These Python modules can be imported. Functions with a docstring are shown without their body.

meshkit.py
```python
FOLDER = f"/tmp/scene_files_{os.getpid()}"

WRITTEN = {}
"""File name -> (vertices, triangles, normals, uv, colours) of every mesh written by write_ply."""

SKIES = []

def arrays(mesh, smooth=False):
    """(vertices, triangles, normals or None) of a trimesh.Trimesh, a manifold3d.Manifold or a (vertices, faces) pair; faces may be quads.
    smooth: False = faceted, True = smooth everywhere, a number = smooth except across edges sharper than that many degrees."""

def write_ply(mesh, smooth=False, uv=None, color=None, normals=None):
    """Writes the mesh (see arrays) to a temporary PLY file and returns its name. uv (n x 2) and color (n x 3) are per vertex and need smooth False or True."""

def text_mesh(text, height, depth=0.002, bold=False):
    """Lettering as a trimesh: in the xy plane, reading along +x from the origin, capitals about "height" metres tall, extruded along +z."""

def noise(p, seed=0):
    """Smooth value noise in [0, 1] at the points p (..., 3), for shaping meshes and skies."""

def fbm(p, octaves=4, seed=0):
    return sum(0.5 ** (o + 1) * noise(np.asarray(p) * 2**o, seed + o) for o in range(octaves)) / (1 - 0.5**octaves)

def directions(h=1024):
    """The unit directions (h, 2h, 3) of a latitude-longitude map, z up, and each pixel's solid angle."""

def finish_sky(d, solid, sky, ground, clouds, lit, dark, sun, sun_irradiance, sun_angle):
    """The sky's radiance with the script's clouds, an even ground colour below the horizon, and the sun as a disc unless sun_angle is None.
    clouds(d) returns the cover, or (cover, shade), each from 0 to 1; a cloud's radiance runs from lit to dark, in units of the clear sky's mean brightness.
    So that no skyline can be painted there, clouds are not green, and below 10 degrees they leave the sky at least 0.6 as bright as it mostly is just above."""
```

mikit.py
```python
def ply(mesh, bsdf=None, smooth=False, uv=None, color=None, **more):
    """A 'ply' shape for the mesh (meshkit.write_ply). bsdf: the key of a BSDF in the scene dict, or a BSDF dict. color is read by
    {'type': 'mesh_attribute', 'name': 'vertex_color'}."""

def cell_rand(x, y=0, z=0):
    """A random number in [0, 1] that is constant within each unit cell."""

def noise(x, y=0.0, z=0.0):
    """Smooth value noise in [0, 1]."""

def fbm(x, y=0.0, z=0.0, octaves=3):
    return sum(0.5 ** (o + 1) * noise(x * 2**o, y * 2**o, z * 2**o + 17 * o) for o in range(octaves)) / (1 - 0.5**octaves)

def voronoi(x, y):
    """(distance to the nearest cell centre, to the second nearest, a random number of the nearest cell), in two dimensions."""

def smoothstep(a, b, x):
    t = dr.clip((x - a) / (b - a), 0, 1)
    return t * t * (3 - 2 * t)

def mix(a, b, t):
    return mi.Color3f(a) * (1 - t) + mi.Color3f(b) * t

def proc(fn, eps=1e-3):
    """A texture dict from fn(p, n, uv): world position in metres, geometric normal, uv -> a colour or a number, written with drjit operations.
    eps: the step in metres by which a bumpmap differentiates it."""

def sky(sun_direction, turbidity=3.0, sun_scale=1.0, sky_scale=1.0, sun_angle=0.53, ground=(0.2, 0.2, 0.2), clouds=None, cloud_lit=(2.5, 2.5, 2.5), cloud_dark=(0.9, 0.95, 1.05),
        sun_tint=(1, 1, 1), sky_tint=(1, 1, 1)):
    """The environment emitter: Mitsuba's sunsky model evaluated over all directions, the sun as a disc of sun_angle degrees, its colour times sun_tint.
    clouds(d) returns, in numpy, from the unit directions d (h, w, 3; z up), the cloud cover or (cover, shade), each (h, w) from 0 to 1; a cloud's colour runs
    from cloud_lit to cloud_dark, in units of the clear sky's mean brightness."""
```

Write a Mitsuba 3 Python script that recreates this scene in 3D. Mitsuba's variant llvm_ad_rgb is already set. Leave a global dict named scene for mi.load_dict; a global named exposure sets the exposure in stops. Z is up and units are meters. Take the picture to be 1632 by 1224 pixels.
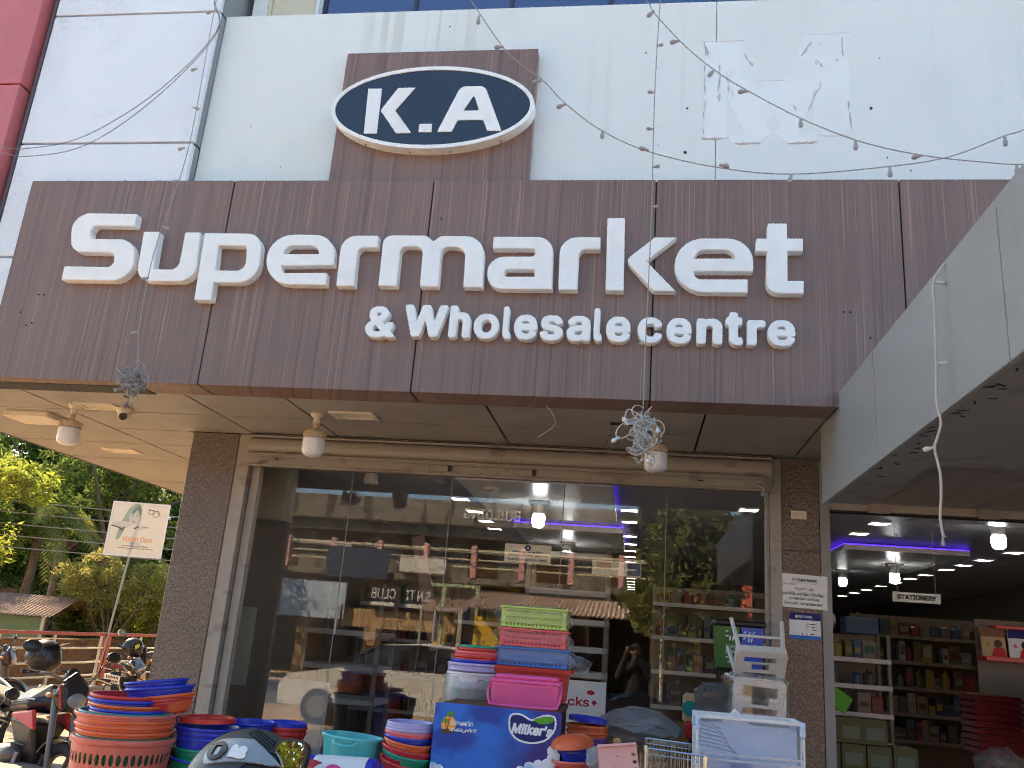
import math, random
import numpy as np, trimesh, mitsuba as mi, drjit as dr
import shapely
from shapely.geometry import Polygon, LineString, Point, box as sbox
from shapely.ops import unary_union
from shapely import affinity
from manifold3d import Manifold
import mikit, meshkit
from mikit import proc, noise, fbm, smoothstep, mix, cell_rand

T = mi.ScalarTransform4f
rng = np.random.default_rng(7)
random.seed(7)
scene, labels = {}, {}

# ------------------------------------------------------------------ camera, sky, exposure
yaw, pitch, roll = -0.155565, 0.286865, 0.078155
fw = np.array([math.sin(yaw) * math.cos(pitch), math.cos(yaw) * math.cos(pitch), math.sin(pitch)])
rt = np.array([math.cos(yaw), -math.sin(yaw), 0.0])
up0 = np.cross(rt, fw)
up = -math.sin(roll) * rt + math.cos(roll) * up0
CAM = np.array([0.0, 0.0, 1.7])
scene['camera'] = {'type': 'perspective', 'fov': 61.432, 'fov_axis': 'x', 'near_clip': 0.02, 'far_clip': 2000.0,
                   'to_world': T().look_at(origin=CAM.tolist(), target=(CAM + fw).tolist(), up=up.tolist())}
SUN = (-0.62, 0.42, 0.62)
scene['sky'] = mikit.sky(SUN, turbidity=4.0, sun_tint=(1.0, 0.93, 0.8), ground=(0.25, 0.2, 0.15), sky_tint=(0.97, 1.03, 0.97))
exposure = 3.62

# ------------------------------------------------------------------ book-keeping
def uniq(name):
    if name not in scene and name not in labels:
        return name
    i = 1
    while f'{name}_{i:03d}' in scene or f'{name}_{i:03d}' in labels:
        i += 1
    return f'{name}_{i:03d}'

def thing(name, label, cat, group=None, kind=None):
    k = uniq(name)
    labels[k] = {'label': label, 'category': cat}
    if group: labels[k]['group'] = group
    if kind: labels[k]['kind'] = kind
    return k

def put(key, mesh, bsdf, smooth=False, **kw):
    scene[key] = mikit.ply(mesh, bsdf, smooth, **kw)
    return key

def part(parent, name, mesh, bsdf, smooth=False, label=None, kind=None, **kw):
    k = uniq(parent + '__' + name)
    put(k, mesh, bsdf, smooth, **kw)
    if label or kind:
        labels[k] = {}
        if label: labels[k]['label'] = label
        if kind: labels[k]['kind'] = kind
    return k

def single(name, label, cat, mesh, bsdf, smooth=False, group=None, kind=None):
    k = thing(name, label, cat, group, kind)
    put(k, mesh, bsdf, smooth)
    return k

def structure(name, mesh, bsdf, smooth=False, label=None):
    k = uniq(name)
    put(k, mesh, bsdf, smooth)
    labels[k] = {'kind': 'structure'}
    if label: labels[k]['label'] = label
    return k

# ------------------------------------------------------------------ mesh helpers
cat = trimesh.util.concatenate
def box(x0, x1, y0, y1, z0, z1):
    m = trimesh.creation.box((abs(x1 - x0), abs(y1 - y0), abs(z1 - z0)))
    m.apply_translation(((x0 + x1) / 2, (y0 + y1) / 2, (z0 + z1) / 2))
    return m

def bbox_(x0, x1, y0, y1, z0, z1, b=0.01):
    """box with chamfered edges"""
    pts = []
    for sx in (0, 1):
        for sy in (0, 1):
            for sz in (0, 1):
                p = np.array([(x0, x1)[sx], (y0, y1)[sy], (z0, z1)[sz]], float)
                d = np.array([1 - 2 * sx, 1 - 2 * sy, 1 - 2 * sz]) * b
                for k in range(3):
                    q = p + d; q[k] = p[k]; pts.append(q)
    return trimesh.convex.convex_hull(np.array(pts))

def xform(m, rz=0, loc=(0, 0, 0), rx=0, ry=0, s=1.0):
    m = m.copy()
    M = trimesh.transformations.euler_matrix(rx, ry, rz, 'sxyz')
    M[:3, :3] *= s
    M[:3, 3] = loc
    m.apply_transform(M)
    return m

def lathe(profile, n=40, loc=(0, 0, 0)):
    p = np.asarray(profile, float)
    a = np.arange(n) / n * 2 * math.pi
    v = np.stack([p[:, None, 0] * np.cos(a), p[:, None, 0] * np.sin(a), np.broadcast_to(p[:, None, 1], (len(p), n))], -1).reshape(-1, 3)
    f = []
    for i in range(len(p) - 1):
        j = np.arange(n); k = (j + 1) % n
        f.append(np.stack([i * n + j, i * n + k, (i + 1) * n + k], 1))
        f.append(np.stack([i * n + j, (i + 1) * n + k, (i + 1) * n + j], 1))
    m = trimesh.Trimesh(v + np.asarray(loc), np.vstack(f), process=False)
    return m

def tube(points, r, sides=7, closed=False):
    p = np.asarray(points, float)
    if closed: p = np.vstack([p, p[:1]])
    t = np.gradient(p, axis=0)
    t /= np.linalg.norm(t, axis=1, keepdims=True) + 1e-12
    # parallel transport
    n0 = np.cross(t[0], [0, 0, 1.0] if abs(t[0][2]) < 0.9 else [1.0, 0, 0]); n0 /= np.linalg.norm(n0)
    N = [n0]
    for i in range(1, len(p)):
        n = N[-1] - t[i] * (N[-1] @ t[i]); N.append(n / (np.linalg.norm(n) + 1e-12))
    N = np.array(N); Bn = np.cross(t, N)
    a = np.arange(sides) * 2 * math.pi / sides
    rr = np.broadcast_to(np.asarray(r, float), (len(p),))
    v = p[:, None] + rr[:, None, None] * (np.cos(a)[None, :, None] * N[:, None] + np.sin(a)[None, :, None] * Bn[:, None])
    i, j = np.meshgrid(np.arange(len(p) - 1), np.arange(sides), indexing='ij')
    q = np.stack([i * sides + j, i * sides + (j + 1) % sides, (i + 1) * sides + (j + 1) % sides, (i + 1) * sides + j], -1).reshape(-1, 4)
    f = np.vstack([q[:, [0, 1, 2]], q[:, [0, 2, 3]]])
    v = v.reshape(-1, 3)
    if not closed:
        c0, c1 = len(v), len(v) + 1
        v = np.vstack([v, p[:1], p[-1:]])
        k = np.arange(sides)
        f = np.vstack([f, np.stack([(k + 1) % sides, k, np.full(sides, c0)], 1),
                       np.stack([(len(p) - 1) * sides + k, (len(p) - 1) * sides + (k + 1) % sides, np.full(sides, c1)], 1)])
    return trimesh.Trimesh(v, f, process=False)

def spline(pts, n=40, closed=False):
    """Catmull-Rom through the points"""
    P = np.asarray(pts, float)
    P = np.vstack([P[-1:], P, P[:2]]) if closed else np.vstack([2 * P[:1] - P[1:2], P, 2 * P[-1:] - P[-2:-1]])
    out = []
    segs = len(P) - 3
    per = max(2, n // segs)
    for s in range(segs):
        p0, p1, p2, p3 = P[s:s + 4]
        for u in np.linspace(0, 1, per, endpoint=False):
            out.append(0.5 * ((2 * p1) + (p2 - p0) * u + (2 * p0 - 5 * p1 + 4 * p2 - p3) * u * u + (3 * p1 - p0 - 3 * p2 + p3) * u ** 3))
    if not closed: out.append(P[-2])
    return np.array(out)

def hull(spheres, n=2):
    """convex hull of (x, y, z, r) spheres"""
    ico = trimesh.creation.icosphere(n, 1.0).vertices
    return trimesh.convex.convex_hull(np.vstack([np.array(s[:3]) + ico * s[3] for s in spheres]))

def fillet(corners, seg=7):
    """polygon from (x, y, r) corners, each rounded with radius r"""
    C = [tuple(c) + (0,) * (3 - len(c)) for c in corners]
    out = []
    n = len(C)
    for i in range(n):
        p, a, b = (np.array(C[j][:2]) for j in (i, i - 1, (i + 1) % n))
        r = C[i][2]
        u, w = a - p, b - p
        lu, lw = np.linalg.norm(u), np.linalg.norm(w)
        u, w = u / lu, w / lw
        ang = math.acos(max(-1, min(1, u @ w)))
        if r <= 0 or ang > 3.1:
            out.append(p); continue
        d = min(r / math.tan(ang / 2), 0.49 * lu if C[i - 1][2] > 0 else 0.97 * lu, 0.49 * lw if C[(i + 1) % n][2] > 0 else 0.97 * lw)
        r2 = d * math.tan(ang / 2)
        bis = (u + w) / np.linalg.norm(u + w)
        c = p + bis * (r2 / math.sin(ang / 2))
        s, e = p + u * d - c, p + w * d - c
        a0 = math.atan2(s[1], s[0]); a1 = math.atan2(e[1], e[0])
        da = (a1 - a0 + math.pi) % (2 * math.pi) - math.pi
        for k in range(seg + 1):
            t = a0 + da * k / seg
            out.append(c + r2 * np.array([math.cos(t), math.sin(t)]))
    return Polygon(out)

def geoms(g):
    return [x for x in getattr(g, 'geoms', [g]) if x.geom_type == 'Polygon' and x.area > 1e-9]

def extr(poly, h):
    return cat([trimesh.creation.extrude_polygon(g, h, engine='earcut') for g in geoms(poly)])

def front(poly, y_front, y_back):
    """extrude a polygon drawn in (x, z) between y_front and y_back (y_front < y_back)"""
    m = extr(poly, y_back - y_front)
    v = m.vertices.copy()
    m.vertices = np.stack([v[:, 0], y_back - v[:, 2], v[:, 1]], 1)
    return m

def flat(poly, z0, z1):
    m = extr(poly, z1 - z0); m.apply_translation((0, 0, z0)); return m

def text_poly(s, height, bold=False, grow=0.0):
    m = meshkit.text_mesh(s, height, 0.002, bold)
    t = m.triangles
    up_ = (t[:, :, 2] > 0.001).all(1)
    P = unary_union([Polygon(x[:, :2]).buffer(1e-5) for x in t[up_] if abs(np.cross(x[1, :2] - x[0, :2], x[2, :2] - x[0, :2])) > 1e-10])
    return P.buffer(grow) if grow else P

def fit(poly, x0, x1, z0, z1):
    a, b, c, d = poly.bounds
    return affinity.translate(affinity.scale(affinity.translate(poly, -a, -b), (x1 - x0) / (c - a), (z1 - z0) / (d - b), origin=(0, 0)), x0, z0)

# ------------------------------------------------------------------ materials
def M(name, d):
    scene[name] = d
    return name

def pr(c, rough=0.5, metal=0.0, spec=0.5, clear=0.0, sheen=0.0):
    d = {'type': 'principled', 'base_color': c if isinstance(c, dict) else {'type': 'rgb', 'value': list(c)}, 'roughness': rough, 'metallic': metal, 'specular': spec}
    if clear: d['clearcoat'] = clear; d['clearcoat_gloss'] = 0.9
    if sheen: d['sheen'] = sheen
    return {'type': 'twosided', 'b': d}

def wood_fn(p, n, uv):
    x = p.x + 0.35 * p.y
    w = x + 0.02 * noise(p.z * 1.3, x * 3.0, p.y)
    a = fbm(w * 34, p.z * 0.5, p.y * 0.5, 3)
    b = noise(w * 160, p.z * 1.1)
    c = noise(w * 420, p.z * 6.0)
    k = noise(w * 55 + 7, p.z * 0.35)
    base = mix((0.150, 0.094, 0.078), (0.236, 0.149, 0.122), a)
    base = mix(base, (0.42, 0.265, 0.195), smoothstep(0.72, 0.95, b) * 0.42)
    base = mix(base, (0.080, 0.050, 0.046), smoothstep(0.68, 0.95, k) * 0.45)
    f = fbm(p.x * 0.8 + 5, p.z * 0.9, 3.0, 3)
    r = cell_rand(dr.floor((p.x + 4.5) / 1.53), 7)
    return base * (0.90 + 0.20 * c) * (0.88 + 0.18 * f + 0.08 * r)
M('wood_laminate', pr(proc(wood_fn), 0.42, spec=0.45))

def white_fn(p, n, uv):
    g = fbm(p.x * 1.3 + 3, p.z * 0.8, p.y, 4)
    s = noise(p.x * 22, p.z * 0.7, 4.0) * noise(p.x * 5, p.z * 0.35, 9.0)
    f = noise(p.x * 90, p.z * 90, p.y * 90)
    run = smoothstep(0.55, 0.85, noise(p.x * 31, p.z * 0.5, 2.0)) * smoothstep(-2.35, -2.1, p.x) * smoothstep(-1.2, -1.5, p.x) * smoothstep(5.95, 6.2, p.z + 0.25 * noise(p.x * 17, 3.0, 1.0))
    c = mix((0.715, 0.750, 0.722), (0.675, 0.705, 0.672), smoothstep(0.45, 0.75, g))
    c = mix(c, (0.46, 0.45, 0.38), smoothstep(0.5, 0.85, s) * 0.16)
    c = mix(c, (0.44, 0.41, 0.33), run * 0.35)
    return c * (0.97 + 0.05 * f)
M('white_cladding', pr(proc(white_fn), 0.38, spec=0.4))

def side_white_fn(p, n, uv):
    g = fbm(p.x * 2.1 + 11, p.z * 1.1, p.y, 4)
    f = noise(p.x * 60, p.z * 60, p.y * 60)
    d = smoothstep(0.70, 0.9, noise(p.x * 3.5, p.z * 3.5, 2.0)) * smoothstep(0.55, 0.8, noise(p.x * 40, p.z * 40, 8.0))
    c = mix((0.74, 0.77, 0.80), (0.68, 0.70, 0.74), smoothstep(0.45, 0.8, g))
    return mix(c, (0.45, 0.43, 0.42), d * 0.22) * (0.97 + 0.05 * f)
M('left_white_cladding', pr(proc(side_white_fn), 0.36, spec=0.45))

def red_fn(p, n, uv):
    g = fbm(p.x * 2 + p.y * 3, p.z * 1.4, p.y, 3)
    return mix((0.56, 0.155, 0.16), (0.47, 0.115, 0.125), g)
M('red_cladding', pr(proc(red_fn), 0.4, spec=0.5))

def granite_fn(p, n, uv):
    q = p * 150.0
    a = noise(q.x, q.y, q.z)
    b = noise(q.x * 2.3 + 9, q.y * 2.3, q.z * 2.3)
    g = fbm(p.x * 3, p.z * 3, p.y * 3, 3)
    c = mix((0.070, 0.056, 0.052), (0.275, 0.215, 0.186), smoothstep(0.28, 0.72, a))
    c = mix(c, (0.020, 0.017, 0.018), smoothstep(0.66, 0.8, b))
    c = mix(c, (0.33, 0.27, 0.23), smoothstep(0.78, 0.9, a * 0.6 + b * 0.5) * 0.7)
    return c * (0.8 + 0.35 * g)
M('granite', pr(proc(granite_fn), 0.32, spec=0.4))

def soffit_fn(p, n, uv):
    g = fbm(p.x * 1.6, p.y * 1.6, 3.0, 4)
    d = smoothstep(0.62, 0.85, noise(p.x * 6, p.y * 6, 5.0)) * smoothstep(0.4, 0.8, noise(p.x * 45, p.y * 45, 1.0))
    c = mix((0.315, 0.292, 0.26), (0.268, 0.248, 0.22), smoothstep(0.35, 0.75, g))
    return mix(c, (0.22, 0.18, 0.15), d * 0.35)
M('soffit_panel', pr(proc(soffit_fn), 0.42, spec=0.4))

def grey_fn(p, n, uv):
    g = fbm(p.y * 1.4, p.z * 2.0, p.x, 4)
    s = smoothstep(0.55, 0.85, noise(p.y * 30, p.z * 1.2, 3.0) * noise(p.y * 4, p.z * 0.6, 6.0) * 1.6)
    c = mix((0.262, 0.270, 0.275), (0.228, 0.236, 0.240), g)
    return mix(c, (0.22, 0.215, 0.21), s * 0.16) * (0.97 + 0.06 * noise(p.y * 120, p.z * 120, p.x * 120))
M('grey_cladding', pr(proc(grey_fn), 0.36, metal=0.0, spec=0.5))

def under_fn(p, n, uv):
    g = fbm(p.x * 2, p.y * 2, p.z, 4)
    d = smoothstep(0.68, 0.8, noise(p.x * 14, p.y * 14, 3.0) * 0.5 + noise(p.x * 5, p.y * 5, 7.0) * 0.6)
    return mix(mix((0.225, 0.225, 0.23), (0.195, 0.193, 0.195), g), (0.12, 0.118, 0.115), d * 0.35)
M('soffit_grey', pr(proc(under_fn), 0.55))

def plank_fn(p, n, uv):
    r = cell_rand(dr.floor(p.x * 2.85), 3)
    g = fbm(p.x * 14, p.y * 1.2, 2.0, 3)
    s = smoothstep(0.55, 0.8, fbm(p.x * 1.7, p.y * 2.3, 8.0, 3))
    c = mix((0.23, 0.195, 0.175), (0.33, 0.285, 0.26), 0.55 * r + 0.45 * g)
    return mix(c, (0.17, 0.145, 0.135), s * 0.6)
M('canopy_ceiling', pr(proc(plank_fn), 0.5))

def steel_fn(p, n, uv):
    g = fbm(p.x * 1.2, p.z * 9, p.y, 4)
    d = smoothstep(0.72, 0.9, noise(p.x * 7, p.z * 18, 3.0))
    r = smoothstep(0.74, 0.9, noise(p.x * 70, p.z * 70, 6.0)) * smoothstep(0.5, 0.75, noise(p.x * 4, p.z * 6, 2.0))
    c = mix((0.35, 0.312, 0.275), (0.285, 0.252, 0.222), g)
    c = mix(c, (0.16, 0.13, 0.11), d * 0.5)
    return mix(c, (0.17, 0.10, 0.07), r * 0.45)
M('painted_steel', pr(proc(steel_fn), 0.45, spec=0.5))

def letter_fn(p, n, uv):
    g = fbm(p.x * 2.2, p.z * 2.2, p.y * 2.2, 4)
    s = smoothstep(0.6, 0.85, noise(p.x * 18, p.z * 9, 2.0))
    c = mix((0.84, 0.845, 0.83), (0.805, 0.805, 0.785), smoothstep(0.4, 0.8, g))
    return mix(c, (0.66, 0.63, 0.57), s * 0.15)
M('letter_white', pr(proc(letter_fn), 0.5, spec=0.35))

def navy_fn(p, n, uv):
    g = fbm(p.x * 3, p.z * 3, 1.0, 4)
    f = noise(p.x * 140, p.z * 140, 5.0)
    return mix((0.017, 0.026, 0.050), (0.025, 0.036, 0.062), g) * (0.9 + 0.2 * f)
M('navy_face', pr(proc(navy_fn), 0.3, spec=0.5))

def ground_fn(p, n, uv):
    g = fbm(p.x * 0.35, p.y * 0.35, 1.0, 4)
    h = fbm(p.x * 4, p.y * 4, 2.0, 3)
    s = smoothstep(0.75, 0.85, noise(p.x * 40, p.y * 40, 3.0))
    c = mix((0.30, 0.215, 0.14), (0.42, 0.31, 0.205), g)
    c = mix(c, (0.20, 0.14, 0.095), smoothstep(0.5, 0.8, h) * 0.5)
    return mix(c, (0.48, 0.42, 0.34), s * 0.5)
M('dusty_ground', pr(proc(ground_fn), 0.9, spec=0.2))

def asphalt_fn(p, n, uv):
    g = fbm(p.x * 0.6, p.y * 0.6, 1.0, 4)
    return mix((0.06, 0.058, 0.055), (0.10, 0.095, 0.088), g) * (0.8 + 0.4 * noise(p.x * 70, p.y * 70, 3.0))
M('asphalt', pr(proc(asphalt_fn), 0.85, spec=0.3))

def paving_fn(p, n, uv):
    g = fbm(p.x * 0.8, p.y * 0.8, 2.0, 4)
    j = dr.minimum(dr.abs(p.x * 5 - dr.floor(p.x * 5) - 0.5), dr.abs(p.y * 5 - dr.floor(p.y * 5) - 0.5))
    c = mix((0.145, 0.125, 0.11), (0.215, 0.185, 0.16), g) * (0.85 + 0.3 * cell_rand(p.x * 5, p.y * 5))
    return mix(c, (0.07, 0.06, 0.05), smoothstep(0.46, 0.49, 0.5 - j) * 0.7)
M('paving', pr(proc(paving_fn), 0.8))

def plinth_fn(p, n, uv):
    g = fbm(p.x * 3, p.y * 3, p.z * 3, 4)
    return mix((0.20, 0.175, 0.155), (0.13, 0.115, 0.10), g)
M('plinth_stone', pr(proc(plinth_fn), 0.6))

def concrete_fn(p, n, uv):
    g = fbm(p.x * 0.9 + p.y * 0.7, p.z * 1.1, p.y, 4)
    s = noise(p.x * 3 + p.y * 3, p.z * 0.5, 4.0) * noise(p.x * 9 + p.y * 9, p.z * 1.3, 9.0)
    c = mix((0.29, 0.265, 0.225), (0.20, 0.18, 0.15), g)
    return mix(c, (0.07, 0.065, 0.055), smoothstep(0.25, 0.55, s) * 0.8)
M('stained_concrete', pr(proc(concrete_fn), 0.9, spec=0.2))

def laterite_fn(p, n, uv):
    g = fbm(p.x * 1.5, p.y * 1.5, p.z * 2.5, 4)
    h = noise(p.x * 9, p.y * 9, p.z * 14)
    c = mix((0.15, 0.082, 0.045), (0.26, 0.155, 0.085), g)
    return mix(c, (0.07, 0.05, 0.03), smoothstep(0.55, 0.8, h) * 0.6)
M('laterite', pr(proc(laterite_fn), 0.95, spec=0.1))

def leaf(name, a, b, trans=0.9):
    def fn(p, n, uv):
        r = cell_rand(p.x * 9.0, p.y * 9.0, p.z * 9.0)
        return mix(a, b, 0.6 * r + 0.4 * noise(p.x * 0.9, p.y * 0.9, p.z * 0.9))
    return M(name, {'type': 'principledthin', 'base_color': proc(fn), 'roughness': 0.45, 'diff_trans': trans, 'spec_trans': 0.0})
leaf('leaf_bright', (0.17, 0.24, 0.035), (0.42, 0.43, 0.08), 1.1)
leaf('leaf_mid', (0.075, 0.13, 0.03), (0.20, 0.245, 0.065), 0.9)
leaf('leaf_dark', (0.022, 0.055, 0.014), (0.07, 0.12, 0.03), 0.7)
leaf('leaf_bush', (0.20, 0.21, 0.05), (0.46, 0.41, 0.13), 1.0)
leaf('leaf_palm', (0.10, 0.15, 0.04), (0.28, 0.29, 0.11), 0.8)
leaf('leaf_glossy', (0.13, 0.17, 0.06), (0.34, 0.33, 0.14), 0.8)

def bark_fn(p, n, uv):
    return mix((0.09, 0.06, 0.04), (0.24, 0.18, 0.13), fbm(p.x * 12, p.y * 12, p.z * 4, 4))
M('bark', pr(proc(bark_fn), 0.9, spec=0.1))

M('glass_pane', {'type': 'thindielectric', 'int_ior': 1.62})
M('joint_dark', pr((0.018, 0.02, 0.026), 0.6))
M('joint_grey', pr((0.10, 0.105, 0.12), 0.5))
M('blue_glass', pr((0.03, 0.055, 0.16), 0.06, spec=0.9, clear=1.0))
M('dark_blue_metal', pr((0.03, 0.035, 0.055), 0.4))
M('cream_paint', pr((0.62, 0.57, 0.42), 0.6))
M('cream_plastic', pr((0.68, 0.60, 0.48), 0.35))
M('aged_plastic', pr((0.55, 0.41, 0.26), 0.4))
M('bulb_diffuser', pr((0.74, 0.70, 0.66), 0.3))
M('white_plastic', pr((0.72, 0.72, 0.70), 0.3))
M('offwhite_plastic', pr((0.60, 0.57, 0.52), 0.35))
M('black_plastic', pr((0.016, 0.016, 0.018), 0.35))
M('black_matt', pr((0.02, 0.02, 0.021), 0.75))
M('tyre_rubber', pr((0.022, 0.020, 0.018), 0.8))
M('black_paint', pr((0.012, 0.012, 0.014), 0.30, clear=0.25))
M('charcoal_shell', pr((0.035, 0.036, 0.038), 0.42))
M('silver_plate', pr((0.30, 0.31, 0.33), 0.35, metal=0.4))
M('chrome', pr((0.62, 0.61, 0.60), 0.16, metal=1.0))
M('dull_metal', pr((0.32, 0.30, 0.28), 0.4, metal=0.8))
M('engine_metal', pr((0.18, 0.17, 0.16), 0.45, metal=0.7))
M('mirror', {'type': 'twosided', 'b': {'type': 'conductor', 'material': 'Ag'}})
M('cord', pr((0.27, 0.255, 0.24), 0.6))
M('cord_white', pr((0.48, 0.45, 0.41), 0.5))
M('dirty_bulb', pr((0.31, 0.285, 0.275), 0.35))
M('brown_bulb', pr((0.20, 0.13, 0.11), 0.35))
M('red_thread', pr((0.20, 0.03, 0.03), 0.6))
M('pale_board', pr((0.36, 0.355, 0.27), 0.6))
M('rail_red', pr((0.34, 0.055, 0.035), 0.45))
M('wire_metal', pr((0.25, 0.20, 0.17), 0.4, metal=0.6))
PL = {'red': (0.52, 0.035, 0.03), 'orange': (0.66, 0.115, 0.035), 'salmon': (0.62, 0.14, 0.10), 'blue': (0.022, 0.04, 0.42), 'green': (0.012, 0.25, 0.15),
      'turquoise': (0.09, 0.46, 0.47), 'lavender': (0.42, 0.36, 0.60), 'pink': (0.78, 0.11, 0.32), 'lime': (0.48, 0.62, 0.15), 'crimson': (0.46, 0.02, 0.04),
      'coral': (0.72, 0.12, 0.14), 'skyblue': (0.06, 0.17, 0.50), 'palepink': (0.72, 0.40, 0.38), 'white': (0.72, 0.72, 0.76), 'maroon': (0.14, 0.012, 0.018),
      'yellow': (0.75, 0.50, 0.03), 'teal': (0.02, 0.20, 0.19), 'purple': (0.10, 0.04, 0.22), 'binblue': (0.05, 0.09, 0.42), 'bingreen': (0.045, 0.13, 0.035),
      'grey': (0.28, 0.27, 0.26), 'tan': (0.48, 0.33, 0.18), 'paper': (0.76, 0.74, 0.72), 'paleblue': (0.50, 0.62, 0.82), 'oliveyellow': (0.30, 0.27, 0.06), 'darkblue': (0.015, 0.02, 0.10),
      'paleorange': (0.60, 0.30, 0.16), 'brown': (0.10, 0.055, 0.03), 'leafgreen': (0.10, 0.32, 0.03), 'ink': (0.02, 0.02, 0.03), 'navyprint': (0.02, 0.025, 0.13), 'brightblue': (0.02, 0.10, 0.50), 'lightgreen': (0.42, 0.56, 0.36), 'rust': (0.24, 0.10, 0.05), 'darkgreen': (0.02, 0.10, 0.04)}
for _k, _c in PL.items():
    M('plastic_' + _k, pr(_c, 0.30, spec=0.45))
    M('matt_' + _k, pr(_c, 0.7, spec=0.3))

def film(name, tint, w, rough=0.25):
    return M(name, {'type': 'blendbsdf', 'weight': w, 'a': {'type': 'thindielectric', 'int_ior': 1.5}, 'b': pr(tint, rough)})
film('clear_film', (0.70, 0.70, 0.70), 0.07)
film('milky_film', (0.55, 0.54, 0.52), 0.38)
film('blue_film', (0.55, 0.65, 0.85), 0.18)
film('grey_film', (0.30, 0.30, 0.31), 0.6)

for _k, _c in {'red': (0.16, 0.03, 0.028), 'tan': (0.15, 0.12, 0.085), 'white': (0.22, 0.215, 0.20), 'yellow': (0.19, 0.14, 0.03), 'navy': (0.02, 0.025, 0.06), 'pale green': (0.11, 0.14, 0.10), 'teal': (0.02, 0.07, 0.07), 'brown': (0.06, 0.04, 0.03), 'blue': (0.04, 0.07, 0.13), 'olive': (0.08, 0.075, 0.03), 'pinkish': (0.17, 0.10, 0.09), 'dark red': (0.07, 0.015, 0.018)}.items():
    M('stock_' + _k.replace(' ', '_'), pr(_c, 0.5, spec=0.3))

# ================================================================== the setting: ground
structure('ground', box(-120, 120, -160, 160, -0.5, 0.0), 'dusty_ground')
structure('road', box(-120, 120, -11.5, -4.2, -0.2, 0.004), 'asphalt')
structure('forecourt', box(-5.2, 9.0, -3.2, 3.948, -0.2, 0.006), 'paving')
structure('shop_plinth', cat([box(-6.0, 8.0, 4.35, 7.2, -0.1, 0.45), box(-6.0, 8.0, 3.95, 4.352, -0.1, 0.2)]), 'plinth_stone')

# ================================================================== supermarket building
B = thing('supermarket_building', 'white clad shop building with granite pillars, glass front and warm soffit', 'building')

def clad(x0, x1, z0, z1, y, t=0.04, mat='white_cladding'):
    return part(B, 'wall_panel', bbox_(x0, x1, y, y + t, z0, z1, 0.003), mat)
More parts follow.
